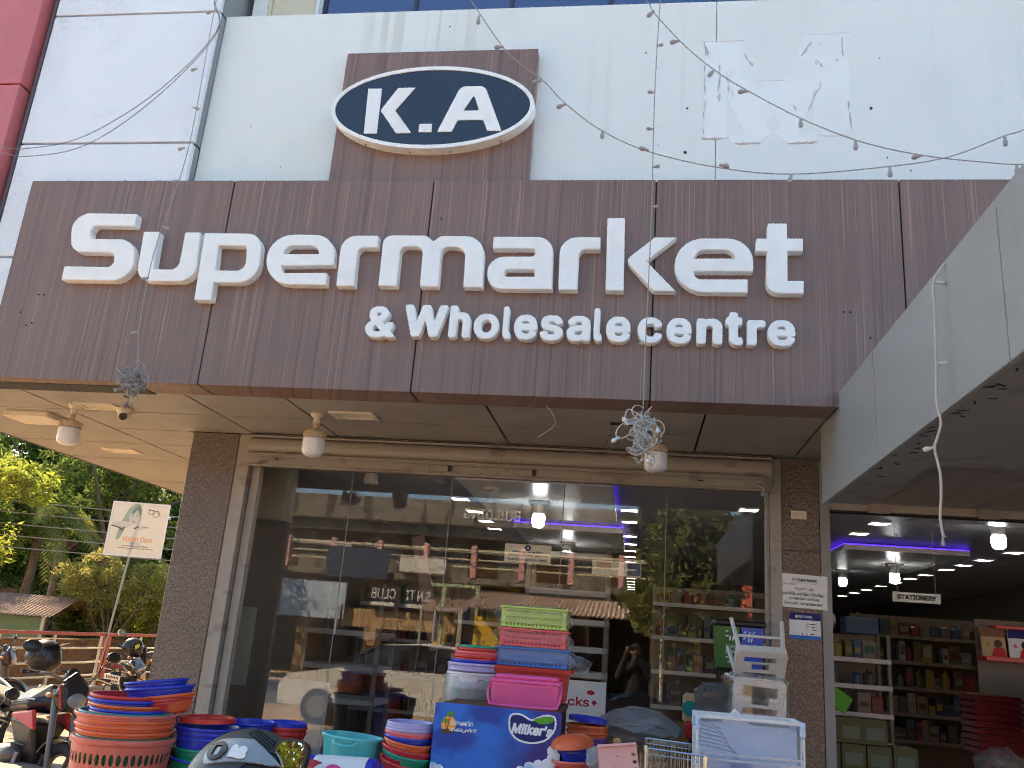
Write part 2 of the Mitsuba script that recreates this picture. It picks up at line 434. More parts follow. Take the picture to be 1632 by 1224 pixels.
# main white wall behind the fascia, one thin vertical joint
clad(-3.43, 0.457, 4.62, 6.36, 5.46)
clad(0.462, 4.6, 4.62, 6.36, 5.46)
clad(4.605, 8.8, 4.62, 6.36, 5.46)
# left bay stands proud
for z0, z1 in ((3.22, 4.158), (4.173, 5.126), (5.144, 6.325), (6.343, 7.5), (7.52, 8.7)):
    part(B, 'wall_panel', bbox_(-4.885, -3.435, 5.36, 5.40, z0, z1, 0.004), 'left_white_cladding')
    part(B, 'wall_panel', box(-3.470, -3.4335, 5.401, 5.459 if z1 < 6.3 else 5.98, z0, z1), 'grey_cladding')
part(B, 'wall_backing', cat([box(-4.96, -3.475, 5.41, 5.6, 3.2, 9.4), box(-3.43, 8.8, 5.503, 5.7, 3.25, 6.34)]), 'joint_dark')
part(B, 'joint_channel', cat([box(-4.935, -4.905, 5.375, 5.42, 3.2, 9.4)]), 'joint_grey')
# coloured column at the left corner
for z0, z1 in ((3.2, 4.55), (4.56, 5.62), (5.635, 6.72), (6.735, 7.9), (7.915, 9.4)):
    part(B, 'red_cladding_panel', bbox_(-6.0, -4.96, 5.275, 5.60, z0, z1, 0.004), 'red_cladding')
part(B, 'wall_core', cat([box(-5.99, -3.47, 5.62, 14.0, 3.4, 10.5), box(-3.47, 8.8, 6.2, 6.4, 6.2, 9.5)]), 'stained_concrete')
# upper storey: blue glazing set back above the wall, with mullions
part(B, 'parapet', bbox_(-3.43, 8.8, 5.50, 5.99, 6.30, 6.363, 0.01), 'white_cladding')
gx = [-2.76, -1.965, -1.155, -0.345, 0.465, 1.275, 2.085, 2.9, 3.7, 4.5, 5.3, 6.1, 6.9, 7.7, 8.8]
for a, b in zip(gx[:-1], gx[1:]):
    part(B, 'glazing_pane', box(a + 0.018, b - 0.018, 5.80, 5.82, 6.362, 9.4), 'blue_glass')
    part(B, 'mullion', box(a - 0.016, a + 0.016, 5.785, 5.84, 6.362, 9.4), 'dark_blue_metal')
part(B, 'roof_slab', box(-6.0, 8.8, 5.62, 32, 10.5, 10.8), 'stained_concrete')
part(B, 'service_recess', box(-3.47, -2.76, 5.95, 5.99, 6.34, 9.4), 'dark_blue_metal')
# perforated cream screen with frame at the top left, and a dark finned vent beside it
s = Polygon([(-3.24, 6.364), (-2.80, 6.364), (-2.80, 8.2), (-3.24, 8.2)])
holes = unary_union([sbox(-3.212 + i * 0.036, -3.188 + i * 0.036, 6.40 + j * 0.036, 6.424 + j * 0.036) for i in range(11) for j in range(28)])
part(B, 'cream_screen', front(s.difference(holes), 5.73, 5.745), 'cream_paint')
part(B, 'cream_screen_backing', box(-3.24, -2.80, 5.755, 5.77, 6.364, 8.2), 'cream_paint')
part(B, 'screen_frame', cat([box(-3.37, -3.243, 5.72, 5.78, 6.362, 8.2), box(-2.797, -2.775, 5.70, 5.78, 6.362, 8.2)]), 'white_cladding')
part(B, 'drain_pipe', tube([(-3.62, 5.75, 6.36), (-3.62, 5.75, 9.0)], 0.018, 10), 'white_plastic')
part(B, 'vent_hood', cat([box(-2.77, -2.62, 5.70, 5.79, 6.362, 6.46)] + [box(-2.765 + i * 0.022, -2.752 + i * 0.022, 5.69, 5.79, 6.46, 6.485) for i in range(7)]), 'dark_blue_metal')

# ghost of a removed serif letter: pale unfaded patch with glue remains
def mz(L):
    # corners were measured on the wall: local grid of 3 px zoom -> metres on the wall plane
    return [(0.374 + (a - 105) * 0.001476, 6.008 - (b - 200) * 0.00176) for a, b in L]
gm = Polygon(mz([(108, 203), (272, 207), (385, 393), (490, 393), (588, 182), (783, 175), (786, 646), (640, 650), (618, 690), (506, 690), (430, 640), (352, 692), (250, 692), (214, 660), (108, 662)]))
holes = unary_union([Polygon(mz(q)) for q in ([(212, 470), (300, 655), (214, 655)], [(232, 350), (262, 352), (222, 402), (212, 400)], [(618, 470), (618, 640), (540, 655)], [(383, 600), (430, 560), (470, 610), (430, 645)], [(180, 240), (186, 470), (176, 470)])])
def ghost_fn(p, n, uv):
    g = fbm(p.x * 4, p.z * 4, 1.0, 4)
    return mix((0.75, 0.79, 0.785), (0.715, 0.75, 0.735), smoothstep(0.4, 0.8, g))
M('ghost_paint', pr(proc(ghost_fn), 0.5))
part(B, 'letter_ghost', front(gm.difference(holes).simplify(0.002), 5.4578, 5.4595), 'ghost_paint', label='pale patch left on the wall by a removed serif letter')
def crumbs(ax, bx, n, w, seed):
    r = np.random.default_rng(seed)
    (xa, za), (xb, zb) = mz([ax, bx])
    out = []
    for i in range(n):
        t = r.random()
        L = r.uniform(0.01, 0.06)
        d = np.array([xb - xa, zb - za]); d /= np.linalg.norm(d)
        c = np.array([xa + (xb - xa) * t, za + (zb - za) * t]) + r.normal(0, w, 2)
        out.append(LineString([c - d * L / 2, c + d * L / 2]).buffer(r.uniform(0.0015, 0.004), quad_segs=2))
    return front(unary_union(out), 5.4545, 5.4575)
M('glue_brown', pr((0.50, 0.44, 0.42), 0.8)); M('glue_white', pr((0.76, 0.78, 0.79), 0.6)); M('glue_dark', pr((0.42, 0.43, 0.43), 0.8))
part(B, 'glue_residue', cat([crumbs((265, 220), (352, 352), 7, 0.004, 1), crumbs((560, 285), (620, 215), 9, 0.008, 2), crumbs((600, 520), (655, 415), 11, 0.006, 3), crumbs((245, 688), (358, 688), 12, 0.004, 4), crumbs((505, 688), (620, 688), 12, 0.004, 5), crumbs((75, 664), (238, 660), 9, 0.004, 7), crumbs((112, 225), (118, 260), 5, 0.006, 9)]), 'glue_brown', kind='stuff')
part(B, 'glue_residue', cat([crumbs((105, 201), (300, 200), 16, 0.003, 11), crumbs((385, 395), (490, 395), 12, 0.003, 12), crumbs((575, 180), (795, 173), 22, 0.003, 13), crumbs((630, 652), (780, 655), 10, 0.004, 14)]), 'glue_white', kind='stuff')
part(B, 'glue_residue', cat([crumbs((110, 260), (108, 640), 14, 0.003, 21), crumbs((180, 235), (176, 480), 12, 0.004, 22), crumbs((760, 190), (760, 300), 7, 0.004, 23), crumbs((775, 480), (785, 630), 9, 0.004, 24), crumbs((212, 360), (240, 480), 6, 0.01, 25), crumbs((520, 510), (540, 550), 3, 0.004, 26), crumbs((640, 310), (655, 330), 4, 0.01, 27)]), 'glue_dark', kind='stuff')
part(B, 'screw_hole', cat([front(Point(x, z).buffer(r, quad_segs=3), 5.4560, 5.4600) for x, z, r in
     [(1.515, 5.42, 0.011), (0.258, 5.44, 0.008), (1.59, 5.83, 0.004), (-0.05, 5.92, 0.006), (0.06, 5.14, 0.004), (-1.56, 6.2, 0.005), (0.37, 5.19, 0.005), (1.30, 5.82, 0.006), (1.19, 5.96, 0.004), (1.605, 5.03, 0.005), (1.75, 4.93, 0.005), (0.25, 5.08, 0.012), (-3.05, 5.33, 0.004), (-2.75, 4.98, 0.004)]]), 'joint_dark')

# ---- soffit: panels with open joints, back edge at the shutter box; it runs on beside the building
SZ = 3.216
part(B, 'soffit_backing', cat([box(-6.0, 1.195, 5.56, 6.80, SZ + 0.025, SZ + 0.08), box(0.9, 1.8, 5.88, 7.0, SZ + 0.022, SZ + 0.09), box(-6.0, -3.25, 6.62, 14.0, SZ + 0.025, SZ + 0.08)]), 'joint_dark')
xs = [-6.0, -4.60, -3.27, -2.50, -1.05, 0.427, 1.195]
def soffit(x0, x1, y0, y1):
    g = 0.009
    part(B, 'soffit_panel', box(x0 + g, x1 - g, y0 + g, y1 - g, SZ, SZ + 0.02), 'soffit_panel')
for a, b in zip(xs[:-1], xs[1:]):
    soffit(a, b, 5.58, 6.22)
for a, b in ((-6.0, -4.60), (-4.60, -3.27)):
    soffit(a, b, 6.22, 7.48 if b < -4 else 6.845)
for a, b in ((-3.27, -2.50), (-2.50, -1.05), (-1.05, 0.427), (0.427, 1.195)):
    soffit(a, b, 6.22, 6.795)
soffit(1.012, 1.7, 6.795, 6.96)
soffit(1.195, 1.7, 5.88, 6.795)
soffit(-4.60, -3.86, 6.845, 7.48)
ys = [7.48, 8.30, 9.75, 11.4, 13.9]
for y0, y1 in zip(ys[:-1], ys[1:]):
    soffit(-6.0, -4.60, y0, y1); soffit(-4.60, -3.84, y0, y1)
part(B, 'soffit_edge', box(-6.02, -6.003, 5.6, 13.9, SZ - 0.004, SZ + 0.2), 'joint_grey')
# vents in the soffit
for (vx, vy) in ((-4.22, 6.06), (-2.12, 6.03), (-5.12, 7.86)):
    fr = sbox(-0.17, -0.1, 0.17, 0.1).difference(sbox(-0.135, -0.065, 0.135, 0.065))
    m = flat(fr, SZ - 0.012, SZ - 0.0005); m.apply_translation((vx, vy, 0))
    v = part(B, 'soffit_vent', m, 'cream_plastic')
    m = flat(sbox(-0.135, -0.065, 0.135, 0.065), SZ - 0.004, SZ - 0.0008); m.apply_translation((vx, vy, 0))
    part(v, 'cover', m, 'cream_paint')
part(B, 'soffit_slot', box(-0.21, 0.03, 5.93, 6.01, SZ - 0.003, SZ - 0.0005), 'joint_dark')

# ---- granite pillars with their metal edge strips
def pillar(x0, x1, y0, y1, z0, z1, cuts=()):
    zs = [z0, *cuts, z1]
    k = None
    for a, b in zip(zs[:-1], zs[1:]):
        k = part(B, 'pillar', bbox_(x0, x1, y0, y1, a + 0.001, b - 0.001, 0.004), 'granite')
pillar(-3.83, -3.405, 6.85, 7.35, 0.45, SZ - 0.002)
part(B, 'pillar_trim', box(-3.401, -3.33, 6.86, 6.98, 0.45, SZ - 0.002), 'painted_steel')
pillar(1.095, 1.378, 6.85, 7.25, 0.45, SZ - 0.002, cuts=(2.50,))
part(B, 'pillar_trim', cat([box(1.381, 1.452, 6.845, 7.2, 0.45, 3.212)]), 'grey_cladding')
part(B, 'door_frame', box(1.012, 1.092, 6.83, 6.98, 0.45, 3.20), 'painted_steel')
# shutter guide at the left with a worn wooden batten
part(B, 'shutter_guide', cat([box(-3.326, -3.268, 6.82, 6.90, 0.45, 3.20)]), 'painted_steel')
part(B, 'shutter_guide', cat([box(-3.255, -3.185, 6.885, 6.96, 0.45, 2.95)]), 'painted_steel')
part(B, 'shutter_guide_shadow_gap', box(-3.27, -3.253, 6.93, 6.97, 0.45, 3.2), 'joint_dark')
part(B, 'shutter_guide', box(0.985, 1.008, 6.88, 6.96, 0.45, 2.95), 'painted_steel')
# rolled shutter housing: half round cover, two edge beads, flat header with pull handles and lock plates
part(B, 'shutter_gap', cat([box(-3.262, 1.012, 6.752, 6.80, 3.188, 3.196), box(-3.262, 1.012, 6.756, 6.80, 3.022, 3.028)]), 'joint_dark')
part(B, 'shutter_housing', tube([(-3.262, 6.83, 3.108), (1.012, 6.83, 3.108)], 0.082, 32), 'painted_steel', 40)
part(B, 'shutter_box', box(-3.262, 1.012, 6.80, 6.90, 3.03, 3.214), 'painted_steel')
for z in (3.182, 3.032, 3.018):
    part(B, 'shutter_bead', tube([(-3.26, 6.745, z), (1.01, 6.745, z)], 0.008, 8), 'painted_steel')
part(B, 'shutter_header', bbox_(-3.262, 1.012, 6.775, 6.815, 2.945, 3.018, 0.004), 'painted_steel')
hdr = part(B, 'shutter_bottom_rail', cat([bbox_(-3.262, 1.012, 6.755, 6.79, 2.93, 2.946, 0.004)]), 'painted_steel')
for hx in (-1.62, -0.93):
    fr = sbox(-0.088, -0.024, 0.088, 0.024).difference(sbox(-0.074, -0.014, 0.074, 0.014))
    m = front(fr, 6.760, 6.776); m.apply_translation((hx, 0, 2.985))
    h_ = part(hdr, 'pull_handle', m, 'dull_metal')
    part(hdr, 'handle_cap', box(hx + 0.092, hx + 0.118, 6.758, 6.776, 2.962, 3.006), 'black_plastic')
part(hdr, 'lock_slot', cat([box(-3.02, -2.992, 6.771, 6.776, 2.992, 3.003), box(0.46, 0.50, 6.771, 6.776, 2.985, 2.996)]), 'black_matt')
part(hdr, 'lock_bracket', cat([box(-3.165, -3.085, 6.765, 6.776, 2.962, 2.975), tube(spline([(-3.16, 6.765, 2.968), (-3.14, 6.75, 2.955), (-3.12, 6.75, 2.975), (-3.09, 6.76, 2.969)], 20), 0.006, 6)]), 'wire_metal')
part(hdr, 'lock_bracket', cat([box(0.80, 0.93, 6.762, 6.776, 2.972, 2.985), tube([(0.91, 6.76, 2.98), (0.955, 6.75, 2.95), (0.955, 6.75, 2.90)], 0.012, 8), box(0.93, 0.98, 6.745, 6.77, 2.885, 2.915)]), 'dull_metal')

# ---- glass front
GY = 7.30
gx2 = [-3.40, -2.50, -1.60, -0.62, 0.24, 1.09]
for a, b in zip(gx2[:-1], gx2[1:]):
    v = np.array([[a + 0.003, GY, 0.46], [b - 0.003, GY, 0.46], [b - 0.003, GY, 3.1], [a + 0.003, GY, 3.1]])
    part(B, 'window_pane', (v, np.array([[0, 1, 2], [0, 2, 3]])), 'glass_pane')
for x in gx2[1:-1]:
    part(B, 'glass_joint', box(x - 0.003, x + 0.003, GY - 0.003, GY + 0.003, 0.46, 3.1), 'grey_cladding')
part(B, 'glass_jamb', box(1.092, 1.094, 6.99, 7.3, 0.45, 3.2), 'painted_steel')
for x, z in ((-2.47, 1.75), (-1.63, 1.75)):
    part(B, 'door_handle', tube([(x, GY - 0.05, z - 0.12), (x, GY - 0.05, z + 0.12)], 0.010, 10), 'dull_metal')

# ---- right bay: header beam over the open entrance
part(B, 'entrance_header', cat([box(1.455, 6.0, 6.86, 6.96, 2.832, 2.892), box(1.455, 6.0, 6.90, 7.0, 2.915, 3.3)]), 'painted_steel')
for hx in (1.74, 2.52):
    part(B, 'header_cover_plate', box(hx, hx + 0.15, 6.845, 6.858, 2.820, 2.892), 'canopy_ceiling')
part(B, 'header_track', box(1.456, 6.0, 6.87, 6.95, 2.818, 2.8315), 'black_matt')

# ---- interior shell
IZ = 3.12
def ceil_fn(p, n, uv):
    return mix((0.40, 0.41, 0.42), (0.46, 0.46, 0.46), fbm(p.x * 0.6, p.y * 0.6, 1.0, 3))
M('interior_ceiling', pr(proc(ceil_fn), 0.35, spec=0.4))
M('interior_wall', pr((0.16, 0.135, 0.105), 0.7))
M('interior_side', pr((0.17, 0.14, 0.11), 0.7))
M('interior_floor', pr((0.10, 0.09, 0.08), 0.25))
M('shelf_edge', pr((0.40, 0.39, 0.37), 0.4))
part(B, 'interior_ceiling', box(-3.46, 7.0, 6.97, 30, IZ, IZ + 0.05), 'interior_ceiling')
part(B, 'interior_floor', box(-3.8, 7.0, 7.2, 30, 0.2, 0.45), 'interior_floor')
part(B, 'interior_wall', cat([box(-3.8, -3.44, 7.35, 30, 0.45, 3.2), box(6.2, 6.4, 7.0, 30, 0.45, 3.2), box(-3.8, 6.4, 29.5, 30, 0.45, 3.2)]), 'interior_wall')
part(B, 'interior_lintel', cat([box(-3.4, 1.09, 6.92, 6.96, 2.951, 3.4), box(-3.46, -3.402, 6.99, 7.4, 0.45, 3.2)]), 'interior_side')
M('led_blue', {'type': 'diffuse', 'reflectance': {'type': 'rgb', 'value': [0.1, 0.1, 0.3]}})
# dropped ceiling boards with blue light along their top edges
def drop_board(x0, x1, y0, y1, wh):
    k = thing('ceiling_board', f'dropped ceiling board edged with blue light, {wh}', 'ceiling panel', 'dropped ceiling boards')
    part(k, 'board', box(x0, x1, y0, y1, 3.02, 3.078), 'white_plastic')
    strips = [box(x0 + 0.005, x1 - 0.005, y0 + 0.004, y0 + 0.014, 3.0785, 3.092), box(x1 - 0.014, x1 - 0.004, y0 + 0.02, y1 - 0.02, 3.0785, 3.092), box(x0 + 0.004, x0 + 0.014, y0 + 0.02, y1 - 0.02, 3.0785, 3.092)]
    part(k, 'light_strip', cat(strips), 'led_blue', emitter={'type': 'area', 'radiance': {'type': 'rgb', 'value': [0.02, 0.005, 0.22]}})
for b in ((-1.6, -0.22, 7.42, 9.7, 'nearest behind the glass'), (-1.5, -0.16, 10.55, 12.9, 'deeper in behind the glass'), (2.46, 3.9, 7.4, 8.45, 'just inside the open entrance'), (2.44, 3.85, 10.8, 13.2, 'deep in the open entrance')):
    drop_board(*b)
M('led_white', {'type': 'diffuse', 'reflectance': {'type': 'rgb', 'value': [0.7, 0.7, 0.7]}})
def led_tile(x, y, where):
    k = thing('ceiling_light', where, 'ceiling light', 'recessed ceiling lights ' + ('over the glass front' if x < 1.5 else 'over the open bay'))
    part(k, 'diffuser', box(x - 0.085, x + 0.085, y - 0.085, y + 0.085, IZ - 0.012, IZ - 0.003), 'led_white', emitter={'type': 'area', 'radiance': {'type': 'rgb', 'value': [0.55, 0.53, 0.44]}})
    fr = sbox(x - 0.1, y - 0.1, x + 0.1, y + 0.1).difference(sbox(x - 0.087, y - 0.087, x + 0.087, y + 0.087))
    part(k, 'frame', flat(fr, IZ - 0.014, IZ - 0.001), 'white_plastic')
ORD = ['first', 'second', 'third', 'fourth', 'fifth', 'sixth', 'seventh', 'eighth', 'ninth', 'tenth', 'eleventh', 'twelfth', 'thirteenth', 'fourteenth', 'fifteenth', 'sixteenth', 'seventeenth', 'eighteenth', 'nineteenth', 'twentieth']
ORD += ['twenty ' + o for o in ORD[:9]] + ['thirtieth'] + ['thirty ' + o for o in ORD[:9]]
for i, y in enumerate((7.7, 9.15, 10.05, 10.87, 11.6)):
    led_tile(-1.9, y, f'square ceiling light in the left row behind the glass, {ORD[i]} from the front')
for i in range(15):
    led_tile(-0.085, 9.3 + i * 0.9 + (0.45 if i > 1 else 0), f'square ceiling light in the long row behind the middle panes, {ORD[i]} from the front')
led_tile(1.10, 8.85, 'single square white ceiling light behind the right end of the glass front')
for i, y in enumerate((9.28, 10.1)):
    led_tile(2.45, y, f'square ceiling light in the short row of the open entrance, {ORD[i]} from the front')
for i, y in enumerate((10.97, 11.87, 12.58, 13.26, 14.19, 14.95, 15.78, 16.68, 17.7, 18.65, 19.7)):
    led_tile(4.39, y, f'square ceiling light in the row over the stationery shelves, {ORD[i]} from the front')
def lit_bulb(x, y, zt, label, s=1.0, rad=1.5):
    k = thing('ceiling_bulb', label, 'light bulb')
    part(k, 'base_plate', bbox_(x - 0.10 * s, x + 0.10 * s, y - 0.10 * s, y + 0.10 * s, zt - 0.03, zt - 0.001, 0.006), 'dull_metal')
    part(k, 'holder', lathe([(0.0, zt - 0.03), (0.062 * s, zt - 0.03), (0.062 * s, zt - 0.10 * s), (0.055 * s, zt - 0.125 * s), (0.0, zt - 0.125 * s)], 20, (x, y, 0)), 'white_plastic', 40)
    g = [(0.0, zt - 0.126 * s)] + [(0.06 * s, zt - 0.127 * s), (0.066 * s, zt - 0.15 * s), (0.066 * s, zt - 0.20 * s), (0.058 * s, zt - 0.235 * s), (0.036 * s, zt - 0.255 * s), (0.0, zt - 0.26 * s)]
    part(k, 'globe', lathe(g[::-1], 20, (x, y, 0)), 'led_white', True, emitter={'type': 'area', 'radiance': {'type': 'rgb', 'value': [rad, rad * 1.02, rad]}})
lit_bulb(-0.96, 8.47, 3.02, 'brightly lit white bulb under the nearer ceiling board behind the glass')
lit_bulb(-0.93, 11.9, 3.02, 'lit white bulb under the far ceiling board behind the glass')
lit_bulb(3.42, 8.85, IZ, 'large lit bulb on the ceiling of the open bay at the right edge')
lit_bulb(3.36, 12.1, 3.02, 'lit bulb above and left of the stationery sign')
lit_bulb(3.2, 14.3, IZ, 'small farthest lit bulb next to the right pillar', rad=0.8)

# ================================================================== wood fascia sign with lettering
F = thing('fascia_sign', 'long dark wood grain fascia with raised white supermarket lettering', 'shop sign')
fx = [-4.655, -3.006, -1.503, 0.055, 1.622, 3.15, 4.7, 6.3]
for a, b in zip(fx[:-1], fx[1:]):
    part(F, 'wood_panel', bbox_(a + 0.005, b - 0.005, 5.30, 5.32, SZ - 0.012, 4.772, 0.003), 'wood_laminate')
    if a < 1.2:
        part(F, 'underside_panel', bbox_(a + 0.006, min(b, 1.19) - 0.006, 5.3205, 5.575, SZ - 0.012, SZ + 0.004, 0.002), 'wood_laminate')
part(F, 'backing_frame', cat([box(-4.65, 6.3, 5.322, 5.352, SZ + 0.006, 4.768), box(-4.648, 1.18, 5.325, 5.57, SZ - 0.004, SZ + 0.09)]), 'joint_dark')
part(F, 'top_bracket', cat([box(x - 0.012, x + 0.012, 5.325, 5.352, 4.768, 4.79) for x in (-4.37, -3.62, -3.9)]), 'dull_metal')
part(F, 'screw', cat([front(Point(x, z).buffer(0.007, quad_segs=3), 5.2975, 5.3) for x, z in
     [(-4.36, 3.84), (-4.32, 3.84), (-4.47, 3.70), (-4.40, 3.60), (-4.36, 3.62), (-1.42, 4.47), (1.245, 3.83), (1.285, 3.83), (1.40, 3.66)]]), 'black_matt')
L = {
  'S': [[(-3.677, 4.459, 0.0), (-3.676, 4.362, 0.0), (-4.026, 4.366, 0.047), (-4.001, 4.257, 0.026), (-3.651, 4.256, 0.137), (-3.599, 3.932, 0.148), (-4.155, 3.932, 0.0), (-4.158, 4.037, 0.0), (-3.765, 4.036, 0.047), (-3.792, 4.151, 0.037), (-4.134, 4.153, 0.105), (-4.203, 4.466, 0.137)]],
  'u': [[(-3.594, 4.317, 0.0), (-3.475, 4.318, 0.0), (-3.462, 4.025, 0.013), (-3.269, 4.023, 0.063), (-3.273, 4.314, 0.0), (-3.157, 4.315, 0.0), (-3.126, 3.937, 0.116), (-3.579, 3.932, 0.116)]],
  'p': [[(-3.124, 4.311, 0.0), (-2.687, 4.309, 0.116), (-2.66, 3.936, 0.137), (-2.984, 3.93, 0.0), (-2.979, 3.797, 0.0), (-3.105, 3.797, 0.0)], [(-3.002, 4.217, 0.0), (-2.787, 4.216, 0.032), (-2.765, 4.022, 0.063), (-2.99, 4.022, 0.0)]],
  'e': [[(-2.171, 4.016, 0.0), (-2.162, 3.927, 0.0), (-2.606, 3.923, 0.2), (-2.640, 4.305, 0.2), (-2.146, 4.303, 0.158), (-2.129, 4.075, 0.0), (-2.508, 4.066, 0.0), (-2.497, 4.01, 0.037)], [(-2.511, 4.154, 0.0), (-2.487, 4.219, 0.063), (-2.256, 4.222, 0.063), (-2.246, 4.157, 0.0)]],
  'r': [[(-2.089, 3.923, 0.0), (-2.097, 4.299, 0.105), (-1.836, 4.301, 0.0), (-1.833, 4.211, 0.0), (-1.973, 4.211, 0.047), (-1.963, 3.922, 0.0)]],
  'm': [[(-1.79, 3.928, 0.0), (-1.798, 4.305, 0.063), (-1.494, 4.305, 0.063), (-1.441, 4.262, 0.0), (-1.392, 4.303, 0.053), (-1.089, 4.304, 0.137), (-1.07, 3.928, 0.0), (-1.201, 3.928, 0.0), (-1.211, 4.223, 0.074), (-1.381, 4.222, 0.053), (-1.375, 3.929, 0.0), (-1.5, 3.929, 0.0), (-1.508, 4.222, 0.053), (-1.668, 4.224, 0.047), (-1.663, 3.927, 0.0)]],
  'a': [[(-1.025, 4.3, 0.005), (-0.619, 4.302, 0.111), (-0.605, 3.923, 0.0), (-1.043, 3.918, 0.110), (-1.052, 4.152, 0.110), (-0.731, 4.156, 0.03), (-0.733, 4.216, 0.027), (-1.024, 4.213, 0.0)], [(-0.935, 4.063, 0.032), (-0.729, 4.065, 0.0), (-0.727, 4.01, 0.0), (-0.929, 4.007, 0.026)]],
  'r2': [[(-0.573, 4.303, 0.119), (-0.304, 4.303, 0.0), (-0.302, 4.216, 0.0), (-0.442, 4.214, 0.047), (-0.439, 3.922, 0.0), (-0.562, 3.922, 0.0)]],
  'l': [[(-0.263, 4.445, 0.006), (-0.147, 4.446, 0.006), (-0.136, 3.921, 0.0), (-0.253, 3.922, 0.0)]],
  'k': [[(0.055, 4.306, 0.0), (0.196, 4.306, 0.0), (0.004, 4.133, 0.0), (0.197, 3.924, 0.0), (0.057, 3.924, 0.0), (-0.131, 4.138, 0.038)]],
  'e2': [[(0.649, 4.014, 0.0), (0.648, 3.923, 0.0), (0.191, 3.919, 0.218), (0.186, 4.300, 0.209), (0.685, 4.302, 0.161), (0.683, 4.071, 0.0), (0.309, 4.066, 0.0), (0.314, 4.009, 0.047)], [(0.306, 4.155, 0.0), (0.338, 4.219, 0.066), (0.545, 4.222, 0.066), (0.575, 4.159, 0.0)]],
  't': [[(0.778, 4.411, 0.008), (0.897, 4.412, 0.008), (0.897, 4.304, 0.0), (0.996, 4.305, 0.0), (0.994, 4.216, 0.0), (0.898, 4.215, 0.0), (0.895, 4.008, 0.0), (0.994, 4.01, 0.0), (0.992, 3.922, 0.0), (0.766, 3.921, 0.076), (0.772, 4.212, 0.0), (0.701, 4.213, 0.0), (0.706, 4.302, 0.0), (0.776, 4.303, 0.0)]],
}
def letter(parent, poly, yf, yb):
    """front plate a little rounded: main body plus a thin inset front step"""
    body = front(poly, yf + 0.004, yb)
    cap = front(poly.buffer(-0.003), yf, yf + 0.0042)
    part(parent, 'letter', cat([body, cap]), 'letter_white')
for k, rings in L.items():
    P = fillet(rings[0])
    for r in rings[1:]: P = P.difference(fillet(r))
    letter(F, P.buffer(0), 5.23, 5.299)
# second line, letter by letter, slightly heavier than the stock face
def smooth_poly(P):
    P = P.buffer(0.0025, quad_segs=6).buffer(-0.005, quad_segs=6).buffer(0.0025, quad_segs=6).simplify(0.0014)
    def chaikin(c):
        c = np.asarray(c)[:-1]
        for _ in range(2):
            n_ = np.roll(c, -1, 0)
            keep = np.linalg.norm(n_ - c, axis=1) > 0.02
            q1 = np.where(keep[:, None], c + (n_ - c) * np.minimum(0.25, 0.004 / np.maximum(np.linalg.norm(n_ - c, axis=1), 1e-6))[:, None], c * 0.75 + n_ * 0.25)
            q2 = np.where(keep[:, None], n_ - (n_ - c) * np.minimum(0.25, 0.004 / np.maximum(np.linalg.norm(n_ - c, axis=1), 1e-6))[:, None], c * 0.25 + n_ * 0.75)
            c = np.stack([q1, q2], 1).reshape(-1, 2)
        return c
    return unary_union([Polygon(chaikin(g.exterior.coords), [chaikin(h.coords) for h in g.interiors]).buffer(0) for g in geoms(P)])
row = [('&', -1.846, -1.640, 3.556, 3.782), ('W', -1.582, -1.290, 3.570, 3.797), ('h', -1.274, -1.130, 3.570, 3.797), ('o', -1.106, -0.938, 3.566, 3.742), ('l', -0.914, -0.858, 3.570, 3.797), ('e', -0.838, -0.684, 3.566, 3.742),
       ('s', -0.668, -0.516, 3.566, 3.742), ('a', -0.492, -0.338, 3.566, 3.742), ('l', -0.318, -0.262, 3.570, 3.797), ('e', -0.238, -0.080, 3.566, 3.742), ('c', -0.036, 0.118, 3.566, 3.742), ('e', 0.146, 0.304, 3.566, 3.742),
       ('n', 0.334, 0.494, 3.570, 3.742), ('t', 0.514, 0.620, 3.566, 3.790), ('r', 0.646, 0.758, 3.570, 3.742), ('e', 0.772, 0.940, 3.566, 3.742)]
for ch, a, b, z0, z1 in row:
    P = smooth_poly(fit(text_poly(ch, 0.227, True, 0.0108 if ch in 'Whlntr' else 0.0060), a, b, z0, z1))
    letter(F, P, 5.235, 5.299)

# ================================================================== oval logo sign on its wood board
O = thing('oval_logo_sign', 'navy oval sign with white rim and letters K.A on a wood board', 'shop sign')
part(O, 'wood_board', bbox_(-2.315, -0.842, 5.365, 5.459, 4.7725, 5.907, 0.003), 'wood_laminate')
t = np.linspace(0, 2 * math.pi, 96, endpoint=False)
cx, cz, ax_, bz_ = -1.581, 5.356, 0.757, 0.345
ell = Polygon(np.stack([cx + ax_ * np.cos(t), cz + bz_ * np.sin(t)], 1))
ell2 = Polygon(np.stack([cx + (ax_ - 0.030) * np.cos(t), cz + (bz_ - 0.030) * np.sin(t)], 1))
part(O, 'rim', cat([front(ell.difference(ell2), 5.272, 5.3645), front(ell.buffer(-0.01), 5.300, 5.364)]), 'letter_white')
part(O, 'face', front(ell2.buffer(-0.001), 5.279, 5.299), 'navy_face')
for P in ([(-2.074, 5.519), (-1.97, 5.517), (-1.963, 5.139), (-2.061, 5.139)], [(-1.716, 5.521), (-1.846, 5.52), (-1.957, 5.331, 0.012), (-1.819, 5.141), (-1.706, 5.142), (-1.847, 5.33)], [(-1.654, 5.213), (-1.559, 5.213), (-1.556, 5.146), (-1.651, 5.146)]):
    part(O, 'letter', front(fillet(P), 5.272, 5.2795), 'letter_white')
PA = fillet([(-1.513, 5.148), (-1.375, 5.524, 0.06), (-1.195, 5.524, 0.06), (-1.046, 5.152), (-1.148, 5.152), (-1.186, 5.243), (-1.372, 5.243), (-1.409, 5.148)]).difference(fillet([(-1.338, 5.319), (-1.222, 5.319), (-1.270, 5.453, 0.01)]))
